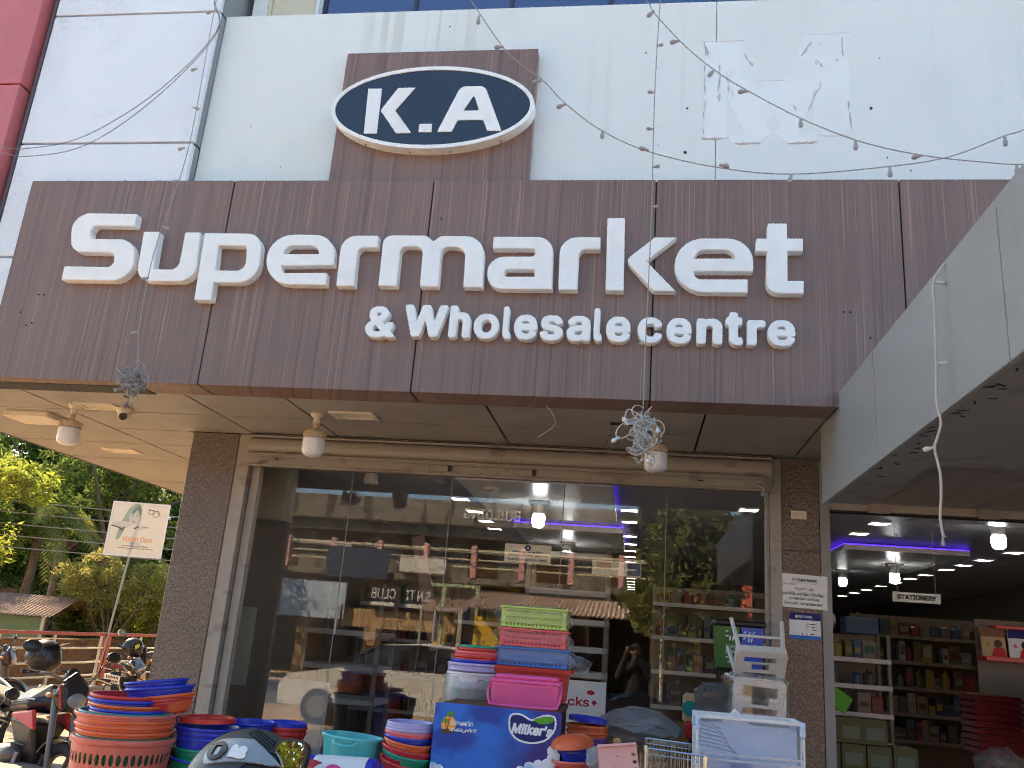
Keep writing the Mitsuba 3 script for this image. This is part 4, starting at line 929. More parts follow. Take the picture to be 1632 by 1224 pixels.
tub('laundry_tub', 'grey green liner tub nested in the slotted basket', ax + 0.01, ay, 1.012, 0.268, 0.45, 'darkgreen')
for i, (z, c, r, lb) in enumerate(((1.042, 'orange', 0.268, 'lowest orange tub above the slotted basket'), (1.075, 'orange', 0.270, 'middle orange tub above the slotted basket'), (1.103, 'orange', 0.268, 'upper orange tub above the slotted basket'), (1.132, 'salmon', 0.281, 'wide salmon tub with turquoise inside rim in the left pile'))):
    tub('laundry_tub', lb, ax - 0.01 * (i % 2), ay, z, r, 0.28, c)
tub('laundry_tub', 'green tub lining the wide salmon tub in the left pile', ax - 0.012, ay + 0.004, 1.139, 0.262, 0.24, 'teal')
zz = 1.155
for i, (c, lb) in enumerate((('red', 'lowest red basin of the upper left pile'), ('blue', 'blue basin just above the lowest red one in the upper left pile'), ('salmon', 'thin salmon rimmed basin between two blue ones in the left pile'), ('blue', 'second blue basin of the upper left pile'), ('orange', 'orange brown basin in the middle of the upper left pile'), ('blue', 'topmost level blue basin of the upper left pile'), ('red', 'red basin under the tilted ones in the left pile'))):
    z = (1.085, 1.104, 1.117, 1.133, 1.156, 1.184, 1.205)[i]
    tub('basin', lb, (-2.888, -2.886, -2.892, -2.89, -2.905, -2.925, -2.925)[i], ay + 0.02, z + 0.018, (0.218, 0.219, 0.214, 0.215, 0.203, 0.203, 0.198)[i], 0.16, c, ty=0.01, catg='basin')
tub('basin', 'orange basin tilted steeply on the left pile', -2.79, 5.17, 1.222, 0.200, 0.10, 'orange', ty=-0.16, tx=0.02, catg='basin', taper=0.82)
tub('basin', 'red basin under the tilted orange one on the left pile', -2.80, 5.16, 1.200, 0.198, 0.09, 'red', ty=-0.15, tx=0.02, catg='basin', taper=0.82)
tub('basin', 'lower tilted blue basin on top of the left pile', -2.81, 5.18, 1.268, 0.200, 0.10, 'blue', ty=-0.14, catg='basin', taper=0.85)
tub('basin', 'topmost tilted blue basin on the left pile', -2.84, 5.18, 1.302, 0.186, 0.085, 'blue', ty=-0.15, catg='basin', taper=0.86)
tub('laundry_tub', 'dark blue tub standing behind the left pile by the pillar', -2.78, 5.62, 1.05, 0.20, 0.55, 'darkblue')
tub('laundry_tub', 'red tub in shade right of the left pile', -2.72, 5.40, 0.93, 0.19, 0.45, 'red')
# --- stack B: blue buckets with a red lid
bx_, by_ = -2.525, 5.3
for z, c, r, h, lb, hd in ((0.80, 'purple', 0.19, 0.30, 'purple bucket low in the second pile from the left', False), (0.89, 'green', 0.195, 0.3, 'lower green bucket with blue handle in the second pile', True), (0.945, 'green', 0.187, 0.26, 'upper green bucket in the second pile from the left', False), (1.005, 'blue', 0.185, 0.26, 'lowest blue bucket in the second pile from the left', False), (1.035, 'blue', 0.187, 0.26, 'middle blue bucket in the second pile', False), (1.062, 'blue', 0.197, 0.26, 'upper blue bucket with loose handle under the red lid', True)):
    last_ = tub('bucket', lb, bx_, by_, z, r, h, c, handle=hd, catg='bucket', ty=0.015)
    if 'upper green' in lb: green_ = last_
t = np.linspace(math.pi * 1.02, math.pi * 2.0, 24)
part(green_, 'handle', tube(np.stack([bx_ + 0.215 * np.cos(t), by_ + 0.215 * np.sin(t), 0.90 - 0.02 * np.cos(t) - 0.02 * np.sin(t) * -1], 1), 0.007, 6), 'plastic_blue', 40)
lid('red shallow dish lying on the blue buckets of the second pile', -2.53, 5.29, 1.098, 0.168, 'red', ty=-0.02)
tub('bucket', 'blue bucket standing close behind the red lidded pile', -2.40, 5.62, 1.075, 0.165, 0.5, 'blue', catg='bucket')
# --- C: blue lidded red bucket behind the helmet
tub('bucket', 'dull red bucket with blue lid behind the helmet', -2.232, 5.8, 1.046, 0.147, 0.45, 'red', catg='bucket')
tub('bucket', 'red bucket under the blue lidded one behind the helmet', -2.232, 5.8, 1.015, 0.145, 0.45, 'red', catg='bucket')
lid('blue shallow dish on the red bucket behind the helmet', -2.234, 5.8, 1.056, 0.142, 'blue')
# --- D: turquoise oval tub
k = thing('bath_tub', 'turquoise oval plastic bath tub with moulded handle', 'tub')
m = tub_mesh(0.187, 0.36, 0.7); m.apply_scale((1.0, 0.75, 1.0))
part(k, 'shell', tilt_m(m, (-1.613, 5.3, 1.088), 0, 0.05), 'plastic_turquoise', 40)
part(k, 'grip', tilt_m(tube(spline([(-0.07, -0.135, -0.02), (-0.05, -0.165, -0.035), (0.0, -0.172, -0.04), (0.05, -0.165, -0.035), (0.07, -0.135, -0.02)], 20), 0.008, 8), (-1.613, 5.3, 1.085), 0, 0.05), 'plastic_turquoise', 40)
# white and blue wrapped roll
k = thing('pillow_pack', 'white wrapped pack with blue ends and pink print in front of the turquoise tub', 'package')
m = lathe([(0, -0.19), (0.10, -0.19), (0.105, -0.185), (0.105, -0.151)], 28); m2 = lathe([(0.105, 0.151), (0.105, 0.185), (0.10, 0.19), (0, 0.19)], 28); mw = lathe([(0.106, -0.15), (0.108, -0.14), (0.108, 0.14), (0.106, 0.15)], 28)
R_ = dict(ry=math.pi / 2 - 0.03, loc=(-1.555, 4.98, 0.905))
part(k, 'end', xform(m, **R_), 'plastic_blue', 40); part(k, 'end', xform(m2, **R_), 'plastic_blue', 40); part(k, 'wrapper', xform(mw, **R_), 'plastic_paper', 40)
part(k, 'print', tilt_m(front(unary_union([affinity.scale(Point(-0.01, 0.03).buffer(0.045), 1, 0.6), fit(text_poly('vanish', 0.03, True), 0.0, 0.10, 0.0, 0.03)]), -0.1125, -0.1095), (-1.56, 4.98, 0.925)), 'matt_pink')
tub('basin', 'crimson basin tilted in front of the white pack', -1.62, 4.72, 0.985, 0.20, 0.10, 'crimson', ty=0.20, tx=-0.05, catg='basin', taper=0.85)
tub('basin', 'orange red basin below the tilted crimson one', -1.64, 4.68, 0.955, 0.205, 0.12, 'orange', ty=0.20, tx=-0.05, catg='basin', taper=0.8)
tub('basin', 'pinkish rimmed basin at the bottom beside the mirror', -1.66, 4.7, 0.905, 0.21, 0.12, 'salmon', ty=0.20, tx=-0.05, catg='basin', taper=0.8)
# --- F: lavender lids and a tilted mix left of the blue freezer box
fx_, fy_ = -1.275, 5.3
for z, c, r, lb, ty in ((0.90, 'crimson', 0.16, 'crimson basket lowest left of the blue board', 0.1), (0.945, 'purple', 0.155, 'purple rimmed tub left of the blue board', 0.12), (0.985, 'red', 0.16, 'red tub tilted left of the blue board', 0.16), (1.03, 'green', 0.150, 'green tub between red ones left of the blue board', 0.16), (1.06, 'crimson', 0.156, 'crimson ribbed basket left of the blue board', 0.14), (1.095, 'orange', 0.147, 'orange tub tilted left of the blue board', 0.12), (1.118, 'blue', 0.145, 'blue rimmed tub left of the blue board', 0.06), (1.142, 'coral', 0.147, 'coral rimmed tub under the lavender ones', 0.03), (1.160, 'lavender', 0.143, 'lower lavender tub left of the blue board', 0.0), (1.176, 'lavender', 0.141, 'middle lavender tub left of the blue board', 0.0), (1.192, 'lavender', 0.139, 'topmost lavender tub left of the blue board', 0.0)):
    tub('basin', lb, fx_ + (0.01 if ty > 0.1 else 0), fy_ - (0.03 if ty > 0.1 else 0), z, r, 0.12 if ty else 0.10, c, ty=ty, tx=ty * 0.4, catg='basin', taper=0.82)
# --- G/H: tubs on the table: wrapped bucket, white bucket, purple, blue, red, green
cloudy = 'milky_film'
k = thing('wrapped_bucket', 'bucket with teal pattern in crumpled clear plastic on the table', 'bucket')
part(k, 'bucket', tilt_m(tub_mesh(0.155, 0.20, 0.8), (-1.05, 5.95, 1.46)), 'plastic_grey', 40)
part(k, 'pattern', cat([tilt_m(wrap_wall(0.128, 0.148, -0.17, -0.03, affinity.scale(Point(0.5 + i * 0.09, 0.35 + 0.3 * (i % 2)).buffer(1, quad_segs=6), 0.032, 0.22), 0.002), (-1.05, 5.95, 1.46)) for i in range(-1, 8)]), 'plastic_teal')
mm = lathe([(0.15, 0.03), (0.172, -0.01), (0.18, -0.06), (0.185, -0.12), (0.178, -0.17), (0.15, -0.20), (0.0, -0.20)], 48)
mm = mm.subdivide(); n_ = meshkit.fbm(mm.vertices * 14, 3, 5) - 0.5; a_ = np.arctan2(mm.vertices[:, 1], mm.vertices[:, 0]); mm.vertices = mm.vertices * (1 + 0.16 * n_[:, None] * [1, 1, 0.3])
part(k, 'plastic_wrap', tilt_m(mm, (-1.05, 5.95, 1.45)), cloudy, 30)
hx = -1.045
tub('bucket', 'white bucket with broad rim above the wrapped one', hx, 5.92, 1.472, 0.166, 0.10, 'white', catg='bucket', taper=0.86)
tub('basin', 'translucent purple basin above the white bucket', -1.043, 5.9, 1.530, 0.164, 0.052, 'lavender', catg='basin', taper=0.98)
tub('basin', 'blue rimmed basin under the red ones on the table', -1.034, 5.9, 1.553, 0.155, 0.05, 'blue', catg='basin', taper=0.95)
tub('basin', 'lower red basin of the tapering pile on the table', -1.030, 5.9, 1.581, 0.150, 0.05, 'red', catg='basin', taper=0.95)
tub('basin', 'middle red basin of the tapering pile on the table', -1.024, 5.9, 1.604, 0.142, 0.05, 'coral', catg='basin', taper=0.95)
tub('basin', 'upper red basin of the tapering pile on the table', -1.02, 5.9, 1.626, 0.133, 0.05, 'red', catg='basin', taper=0.95)
tub('basin', 'green basin topmost in the tapering pile on the table', -1.016, 5.9, 1.642, 0.124, 0.05, 'green', catg='basin', taper=0.95)
# --- I: column of baskets
def rect_basket(name, label, x0, x1, y0, y1, z0, z1, col, rows, cols, wrap=None, taper=0.02, mat=None):
    k = thing(name, label, 'basket')
    mt = mat or 'plastic_' + col
    W = x1 - x0
    cells = []
    for rz0, rz1 in rows:
        for i in range(cols):
            a = (i + 0.22) / cols; b = (i + 0.78) / cols
            cells.append(sbox(0.06 + a * 0.88, rz0, 0.06 + b * 0.88, rz1))
    H = unary_union(cells)
    P = sbox(0, 0, 1, 1).difference(H)
    fr = affinity.scale(P, W, z1 - z0, origin=(0, 0)); fr = affinity.translate(fr, x0, z0)
    part(k, 'wall', front(fr, y0, y0 + 0.004), mt); part(k, 'wall', front(fr, y1 - 0.004, y1), mt)
    part(k, 'inner_basket', bbox_(x0 + 0.012, x1 - 0.012, y0 + 0.014, y1 - 0.014, z0 + 0.007, z1 - 0.02, 0.006), mt)
    D = y1 - y0
    P2 = affinity.scale(sbox(0, 0, 1, 1).difference(H), D, z1 - z0, origin=(0, 0))
    sides = []
    for x in (x0, x1 - 0.004):
        m = extr(P2, 0.004); v = m.vertices.copy(); m.vertices = np.stack([x + v[:, 2], y0 + v[:, 0], z0 + v[:, 1]], 1); m.fix_normals(); sides.append(m)
    part(k, 'side_wall', cat(sides), mt)
    part(k, 'base', bbox_(x0 + 0.004, x1 - 0.004, y0 + 0.004, y1 - 0.004, z0, z0 + 0.006, 0.002), mt)
    rim = flat(sbox(x0 - 0.006, y0 - 0.006, x1 + 0.006, y1 + 0.006).buffer(0.01).difference(sbox(x0 + 0.004, y0 + 0.004, x1 - 0.004, y1 - 0.004)), z1 - 0.006, z1 + 0.004)
    ribs = [rim] + [cat([box(x0 - 0.003, x1 + 0.003, y0 - 0.003, y0 - 0.0005, z0 + (z1 - z0) * q, z0 + (z1 - z0) * q + 0.007)]) for q in (0.03, 0.36, 0.68)]
    part(k, 'rim', cat(ribs), mt)
    if wrap:
        b = bbox_(x0 - 0.012, x1 + 0.012, y0 - 0.014, y1 + 0.01, z0 + 0.002, z1 + 0.016, 0.03)
        b = b.subdivide_to_size(0.03); n_ = np.stack([meshkit.fbm(b.vertices * 16 + q, 3, 9 + q) - 0.5 for q in range(3)], 1)
        b.vertices = b.vertices + n_ * [0.02, 0.02, 0.012]
        tails = []
        for s, xx in ((-1, x0 - 0.012), (1, x1 + 0.012)):
            zc = z0 + (z1 - z0) * (0.62 if s < 0 else 0.4)
            q = np.array([[xx, y0 + 0.02, zc - 0.05], [xx, y0 + 0.02, zc + 0.05], [xx + s * 0.04, y0 + 0.02, zc + 0.02], [xx + s * 0.05, y0 + 0.01, zc - 0.01], [xx + s * 0.02, y0 - 0.0, zc]])
            tails.append(trimesh.Trimesh(q, [[0, 1, 4], [1, 2, 4], [2, 3, 4], [3, 0, 4]], process=False))
        part(k, 'plastic_wrap', cat([b] + tails), wrap, 25)
    return k
rw3 = [(0.08, 0.28), (0.42, 0.60), (0.74, 0.90)]
rect_basket('storage_basket', 'lime green slotted basket topmost in the wrapped tower', -0.872, -0.442, 5.9, 6.2, 1.778, 1.908, 'lime', [(0.05, 0.22), (0.40, 0.54), (0.72, 0.84)], 15, 'clear_film')
rect_basket('storage_basket', 'coral pink slotted basket below the green one in clear wrap', -0.872, -0.438, 5.9, 6.2, 1.660, 1.768, 'coral', [(0.06, 0.24), (0.40, 0.56), (0.72, 0.86)], 15, 'clear_film')
rect_basket('storage_basket', 'blue slotted basket in crinkled blue wrap in the tower', -0.882, -0.422, 5.9, 6.2, 1.535, 1.648, 'skyblue', [(0.06, 0.24), (0.40, 0.56), (0.72, 0.86)], 15, 'blue_film')
m = bbox_(0, 0.17, 0, 0.012, 0, 0.11, 0.004).subdivide_to_size(0.03); m.vertices += (np.stack([meshkit.fbm(m.vertices * 20 + q, 3, q) for q in range(3)], 1) - 0.5) * 0.06
single('plastic_bag', 'loose crumpled clear plastic tail sticking out right of the blue basket', 'plastic bag', xform(m, ry=0.35, loc=(-0.45, 5.92, 1.55)), 'clear_film', 25)
k = thing('storage_tub', 'red rectangular tub with perforated band under the blue basket', 'tub')
rim = flat(sbox(-0.89, 5.86, -0.40, 6.2).buffer(0.012).difference(sbox(-0.875, 5.875, -0.415, 6.185)), 1.505, 1.532)
part(k, 'rim', rim, 'plastic_red')
holes = unary_union([Point(-0.83 + i * 0.076, 1.462).buffer(0.007, quad_segs=4) for i in range(6)] + [sbox(-0.84 + i * 0.021, 1.425, -0.83 + i * 0.021, 1.44) for i in range(19)])
part(k, 'wall', front(Polygon([(-0.88, 1.506), (-0.41, 1.506), (-0.43, 1.325), (-0.86, 1.325)]).difference(holes), 5.868, 5.873), 'plastic_red')
part(k, 'body', trimesh.convex.convex_hull(np.array([[-0.878, 5.88, 1.50], [-0.412, 5.88, 1.50], [-0.43, 5.885, 1.325], [-0.86, 5.885, 1.325], [-0.878, 6.18, 1.50], [-0.412, 6.18, 1.50], [-0.43, 6.17, 1.325], [-0.86, 6.17, 1.325]])), 'plastic_red')
k = thing('lidded_basket', 'pink picnic basket with lattice wall, lid and folded handle on the table', 'basket')
x0, x1, z0, z1, yb = -0.838, -0.432, 1.318, 1.445, 5.46
tri = []
for i in range(27):
    for j in range(7):
        cx_, cz_ = x0 + 0.028 + i * 0.0134, z0 + 0.012 + j * 0.0148
        up_ = (i + j) % 2
        q = [(cx_ - 0.0044, cz_), (cx_ + 0.0044, cz_), (cx_, cz_ + 0.0095)] if up_ else [(cx_ - 0.0044, cz_ + 0.0095), (cx_ + 0.0044, cz_ + 0.0095), (cx_, cz_)]
        tri.append(Polygon(q))
P = fillet([(x0 + 0.008, z0, 0.012), (x1 - 0.008, z0, 0.012), (x1, z1), (x0, z1)]).difference(unary_union(tri))
part(k, 'lattice_wall', front(P, yb, yb + 0.004), 'plastic_pink')
part(k, 'body', cat([bbox_(x0 + 0.004, x1 - 0.004, yb + 0.014, yb + 0.22, z0 + 0.002, z1 - 0.002, 0.012)]), 'plastic_pink')
part(k, 'side_wall', cat([box(x0, x0 + 0.0038, yb + 0.005, yb + 0.22, z0 + 0.01, z1), box(x1 - 0.0038, x1, yb + 0.005, yb + 0.22, z0 + 0.01, z1)]), 'plastic_pink')
part(k, 'lid', cat([bbox_(x0 - 0.008, x1 + 0.008, yb - 0.01, yb + 0.235, z1 + 0.001, z1 + 0.022, 0.006), bbox_(x0 + 0.012, x1 - 0.012, yb + 0.006, yb + 0.21, z1 + 0.0225, z1 + 0.046, 0.01)]), 'plastic_pink')
part(k, 'clip', cat([bbox_(x0 + 0.085, x0 + 0.10, yb - 0.016, yb - 0.0105, z1 - 0.012, z1 + 0.02, 0.002), bbox_(x1 - 0.06, x1 - 0.045, yb - 0.016, yb - 0.0105, z1 - 0.012, z1 + 0.02, 0.002)]), 'plastic_pink')
part(k, 'handle', tube(spline([(x0 - 0.014, yb + 0.1, z1 - 0.002), (x0 - 0.018, yb + 0.0, z1 - 0.05), (x0 - 0.004, yb - 0.03, z0 + 0.02), (x0 + 0.04, yb - 0.035, z0 + 0.0), (x1 - 0.04, yb - 0.035, z0 + 0.0), (x1 + 0.004, yb - 0.03, z0 + 0.02), (x1 + 0.018, yb, z1 - 0.05), (x1 + 0.014, yb + 0.1, z1 - 0.002)], 60), 0.007, 8), 'plastic_pink', 40)
# --- J: blue printed freezer box
def freezer_fn(p, n, uv):
    x, z = (p.x + 1.117) / 0.74, (p.z - 0.45) / 0.87
    g = fbm(p.x * 5 + 2, p.z * 7, 1.0, 4); h = fbm(p.x * 2.2 + 5, p.z * 3.0, 4.0, 3)
    c = mix((0.008, 0.045, 0.32), (0.015, 0.14, 0.56), smoothstep(0.38, 0.68, g))
    c = mix(c, (0.03, 0.025, 0.20), smoothstep(0.50, 0.72, h + 0.28 * (x - 0.5)))
    return c
M('freezer_print', pr(proc(freezer_fn), 0.45))
single('goods_table', 'dark table behind the blue board carrying the basket tower', 'table', cat([bbox_(-1.11, -0.42, 5.28, 6.25, 1.275, 1.31, 0.006)] + [box(x, x + 0.05, y, y + 0.05, 0.45, 1.274) for x in (-1.10, -0.48) for y in (5.3, 6.19)]), 'matt_brown')
k = thing('printed_board', 'bright blue printed board with cloud picture and dairy logo', 'board')
part(k, 'panel', bbox_(-1.117, -0.384, 5.2, 5.26, 0.45, 1.316, 0.004), 'freezer_print')
yf = 5.1985
cl = unary_union([Point(a, b).buffer(r, quad_segs=8) for a, b, r in ((-0.40, 1.15, 0.022), (-0.425, 1.115, 0.03), (-0.41, 1.07, 0.045), (-0.45, 1.04, 0.035), (-0.50, 1.035, 0.03), (-0.55, 1.02, 0.03), (-0.6, 1.0, 0.025), (-0.46, 0.98, 0.07), (-0.56, 0.94, 0.07), (-1.10, 0.97, 0.03), (-1.06, 0.965, 0.025), (-1.08, 0.93, 0.05))]).intersection(sbox(-1.115, 0.5, -0.382, 1.31))
def cloud_fn(p, n, uv):
    return mix((0.74, 0.80, 0.86), (0.30, 0.47, 0.72), smoothstep(0.48, 0.72, fbm(p.x * 9, p.z * 12, 3.0, 4)))
M('cloud_print', pr(proc(cloud_fn), 0.45))
part(k, 'cloud_print', front(cl, yf, yf + 0.001), 'cloud_print')
bean = Polygon(spline([(-0.68, 1.23), (-0.675, 1.285), (-0.62, 1.297), (-0.555, 1.272), (-0.52, 1.285), (-0.475, 1.302), (-0.425, 1.297), (-0.412, 1.26), (-0.425, 1.21), (-0.47, 1.165), (-0.545, 1.145), (-0.62, 1.155), (-0.665, 1.19)], 120, True))
part(k, 'logo_outline', front(bean.buffer(0.002).difference(bean.buffer(-0.008)), yf - 0.002, yf), 'matt_white')
part(k, 'logo_field', front(bean.buffer(-0.0083), yf - 0.0012, yf), 'matt_navyprint')
lf = Polygon(spline([(-0.54, 1.273), (-0.51, 1.284), (-0.475, 1.294), (-0.435, 1.291), (-0.425, 1.275), (-0.455, 1.257), (-0.50, 1.252), (-0.53, 1.262)], 60, True))
part(k, 'logo_leaf', front(lf, yf - 0.0022, yf - 0.0014), 'matt_leafgreen')
tx_ = affinity.skew(text_poly("Milker's", 0.05, True, 0.0022), xs=12)
part(k, 'logo_text', front(affinity.rotate(fit(tx_, -0.664, -0.430, 1.188, 1.246), -1.0, origin=(-0.55, 1.21)), yf - 0.003, yf - 0.0014), 'matt_white')
part(k, 'sun_print', front(Point(-1.028, 1.206).buffer(0.044), yf - 0.0005, yf + 0.0005), 'matt_orange'); scene[k + '__sun_print']['bsdf'] = {'type': 'ref', 'id': 'plastic_paleorange'}
M('orange_print', pr((0.85, 0.36, 0.06), 0.5)); scene[k + '__sun_print']['bsdf'] = {'type': 'ref', 'id': 'orange_print'}
palm = [LineString([(-1.033, 1.17), (-1.03, 1.21), (-1.022, 1.26)]).buffer(0.0025), LineString([(-1.038, 1.17), (-1.043, 1.20), (-1.05, 1.222)]).buffer(0.002), affinity.scale(Point(-1.035, 1.168).buffer(0.035), 1, 0.35)]
part(k, 'palm_trunk_print', front(unary_union(palm), yf - 0.0016, yf - 0.0006), 'matt_brown')
fr = [LineString([(cx_, cz_), (cx_ + s * math.cos(q), cz_ + s * math.sin(q)), (cx_ + 1.5 * s * math.cos(q), cz_ + 1.5 * s * math.sin(q) - 0.006)]).buffer(0.003, quad_segs=2) for cx_, cz_, s in ((-1.022, 1.262, 0.015), (-1.05, 1.224, 0.011)) for q in np.radians([10, 50, 95, 140, 175, -25, 205])]
part(k, 'palm_leaf_print', front(unary_union(fr), yf - 0.0028, yf - 0.0018), 'matt_leafgreen')
part(k, 'slogan_print', front(unary_union([fit(script_line('ka-e-ra-la-tha-i-na', 0.03, 0.0026), -1.015, -0.885, 1.203, 1.231), fit(script_line('pa-aa-la-pa-u-ja-i-ra-i', 0.03, 0.0026), -1.02, -0.865, 1.165, 1.193)]), yf - 0.004, yf - 0.003), 'matt_white')
# --- K: right of the blue board
for z, c, lb in ((1.10, 'orange', 'lowest orange bucket right of the blue board'), (1.155, 'purple', 'purple rimmed bucket right of the blue board'), (1.19, 'orange', 'middle orange bucket right of the blue board'), (1.225, 'orange', 'upper orange bucket right of the blue board')):
    tub('bucket', lb, -0.265, 5.8, z, 0.133, 0.35 if z < 1.12 else 0.14, c, catg='bucket', taper=0.84)
lid('blue shallow dish on the orange buckets right of the blue board', -0.262, 5.79, 1.256, 0.120, 'blue', ty=0.06)
tub('basin', 'blue basin under the orange bowl right of the blue board', -0.283, 5.25, 1.150, 0.130, 0.08, 'blue', ty=-0.12, catg='basin')
k = thing('bowl', 'upturned glossy orange bowl in the blue basin right of the blue board', 'bowl')
part(k, 'shell', tilt_m(lathe([(0.122, -0.03), (0.12, -0.018), (0.11, 0.0), (0.085, 0.018), (0.05, 0.027), (0.0, 0.030)], 48), (-0.318, 5.2, 1.185), 0.12, -0.12), 'plastic_orange', True)
tub('basin', 'salmon basin below the blue one right of the blue board', -0.30, 5.2, 1.085, 0.13, 0.07, 'salmon', ty=-0.05, catg='basin')
tub('basin', 'coral basin lowest right of the blue board', -0.27, 5.1, 1.045, 0.14, 0.08, 'coral', ty=0.03, catg='basin')
m = trimesh.creation.icosphere(3, 1.0); m.apply_scale((0.15, 0.08, 0.075)); m.vertices += (np.stack([meshkit.fbm(m.vertices * 18 + q, 3, q) for q in range(3)], 1) - 0.5) * 0.10
single('plastic_bag', 'grey crumpled plastic bag lying between the bowls and the pink rack', 'plastic bag', xform(m, loc=(-0.09, 4.98, 1.125)), 'grey_film', 30)
k = thing('shelf_part', 'pale pink plastic shelf piece with oval holes standing on edge', 'plastic shelf')
q = affinity.rotate(fillet([(-0.14, 0.98), (0.075, 0.98), (0.035, 1.225), (-0.165, 1.195)]), 0)
ho = unary_union([affinity.scale(Point(0.022 + i * 0.009, 1.172 - i * 0.035).buffer(0.012), 1, 0.75) for i in range(5)])
part(k, 'panel', front(q.difference(ho), 4.90, 4.93), 'plastic_palepink')
part(k, 'lip', xform(bbox_(-0.102, 0.102, -0.02, 0.0, 0, 0.012, 0.003), ry=-0.148, loc=(-0.065, 4.90, 1.206)), 'plastic_palepink')
# wire trolley
k = thing('shopping_trolley', 'chromed wire shopping trolley between the pink piece and the white rack', 'trolley')
tr = []
X0, X1, Y0, Y1 = 0.09, 0.40, 5.0, 5.55
zt = lambda x: 1.198 - 0.04 * (x - 0.09)
for y in (Y0, Y1):
    tr.append(tube([(X0, y, zt(X0)), (X1, y, zt(X1))], 0.006, 6)); tr.append(tube([(X0, y, zt(X0) - 0.028), (X1, y, zt(X1) - 0.028)], 0.0035, 6))
for x in (X0, X1):
    tr.append(tube([(x, Y0, zt(x)), (x, Y1, zt(x))], 0.006, 6))
for i in range(15):
    x = X0 + (X1 - X0) * (i + 0.5) / 15
    tr.append(tube([(x, Y0 - 0.003, zt(x)), (x - 0.01, Y0 + 0.02, 0.80), (x - 0.01, Y1 - 0.02, 0.80), (x, Y1, zt(x))], 0.0026, 5))
for i in range(16):
    y = Y0 + (Y1 - Y0) * (i + 0.5) / 16
    tr.append(tube([(X0, y, zt(X0)), (X0 + 0.02, y, 0.80), (X1 - 0.02, y, 0.80), (X1, y, zt(X1))], 0.0026, 5))
part(k, 'wire_basket', cat(tr), 'chrome')
part(k, 'frame', cat([tube([(X0, Y0, zt(X0)), (X0, Y0, 0.55)], 0.010, 8), tube([(X1, Y0, zt(X1)), (X1, Y0, 0.55)], 0.010, 8), tube([(X0, Y1, zt(X0)), (X0, Y1, 0.55)], 0.010, 8), tube([(X1, Y1, zt(X1)), (X1, Y1, 0.55)], 0.010, 8)]), 'chrome')
for x in (X0, X1):
    for y in (Y0, Y1):
        w_ = trimesh.creation.cylinder(0.05, 0.025, sections=18); w_.apply_transform(trimesh.transformations.rotation_matrix(math.pi / 2, [0, 1, 0])); w_.apply_translation((x, y, 0.505))
        part(k, 'wheel', w_, 'black_plastic')
single('trolley_post', 'bright chrome post standing left of the trolley', 'post', tube([(0.083, 4.98, 0.45), (0.083, 4.98, 1.215)], 0.012, 10), 'chrome', 40)
m = trimesh.creation.icosphere(3, 1.0); m.apply_scale((0.30, 0.14, 0.09)); m.vertices += (np.stack([meshkit.fbm(m.vertices * [6, 14, 14] + q, 3, q + 4) for q in range(3)], 1) - 0.5) * 0.12
single('plastic_bag', 'dark shiny plastic sheet heaped behind the trolley', 'plastic bag', xform(m, loc=(0.05, 6.3, 1.20)), 'grey_film', 30)
k = thing('food_packet', 'yellow and green snack packet standing behind the trolley', 'packet')
part(k, 'body', xform(bbox_(-0.06, 0.06, -0.03, 0.03, -0.1, 0.1, 0.02), rx=0.1, loc=(0.42, 6.55, 1.33)), 'matt_tan')
part(k, 'print', front(Point(0.405, 1.33).buffer(0.05), 6.50, 6.51), 'matt_teal')
single('food_packet', 'orange red packet on the ledge behind the trolley', 'packet', xform(bbox_(-0.10, 0.07, -0.03, 0.03, -0.06, 0.05, 0.015), rx=0.3, loc=(0.47, 6.45, 1.20)), 'matt_red')
single('food_packet', 'yellow packet lying far behind the trolley', 'packet', xform(bbox_(-0.13, 0.11, -0.04, 0.04, -0.03, 0.03, 0.015), ry=0.1, loc=(-0.01, 6.6, 1.17)), 'matt_oliveyellow')
# --- M: two compartment waste bin
k = thing('waste_bin', 'twin waste bin, green left and blue right, under one black lid', 'bin')
def binbody(x0, x1):
    return trimesh.convex.convex_hull(np.array([[x0, 6.45, 1.90], [x1, 6.45, 1.90], [x1 - 0.012, 6.46, 1.62], [x0 + 0.012, 6.46, 1.62], [x0, 6.72, 1.90], [x1, 6.72, 1.90], [x1 - 0.012, 6.70, 1.62], [x0 + 0.012, 6.70, 1.62]]))
part(k, 'green_body', binbody(0.578, 0.742), 'plastic_bingreen'); part(k, 'blue_body', binbody(0.748, 0.906), 'plastic_binblue')
part(k, 'lid', cat([bbox_(0.560, 0.922, 6.43, 6.74, 1.902, 1.945, 0.014)]), 'black_plastic')
g = [fit(text_poly('KLEEN', 0.03, False), 0.645, 0.715, 1.758, 1.775), LineString([(0.64, 1.735), (0.72, 1.735)]).buffer(0.002), LineString([(0.64, 1.725), (0.715, 1.725)]).buffer(0.002)]
for a, b in ((0.645, 1.865), (0.70, 1.863), (0.645, 1.835), (0.645, 1.69), (0.66, 1.665), (0.675, 1.68), (0.70, 1.665)):
    g.append(LineString([(a, b), (a + rng.uniform(0.006, 0.018), b + rng.uniform(-0.008, 0.01))]).buffer(0.0035, quad_segs=2))
for a in (0.673, 0.693): g.append(affinity.rotate(affinity.scale(Point(a, 1.82).buffer(0.011), 0.5, 1.6), -12))
part(k, 'print', front(unary_union(g), 6.447, 6.4495), 'matt_white')
g = [affinity.rotate(affinity.scale(Point(a, 1.815).buffer(0.011), 0.5, 1.6), -12) for a in (0.80, 0.82)] + [LineString([(a, b), (a + 0.012, b + 0.012)]).buffer(0.004, quad_segs=2) for a, b in ((0.77, 1.86), (0.80, 1.855), (0.83, 1.86), (0.765, 1.82))]
part(k, 'print', front(unary_union(g), 6.447, 6.4495), 'matt_paleblue')
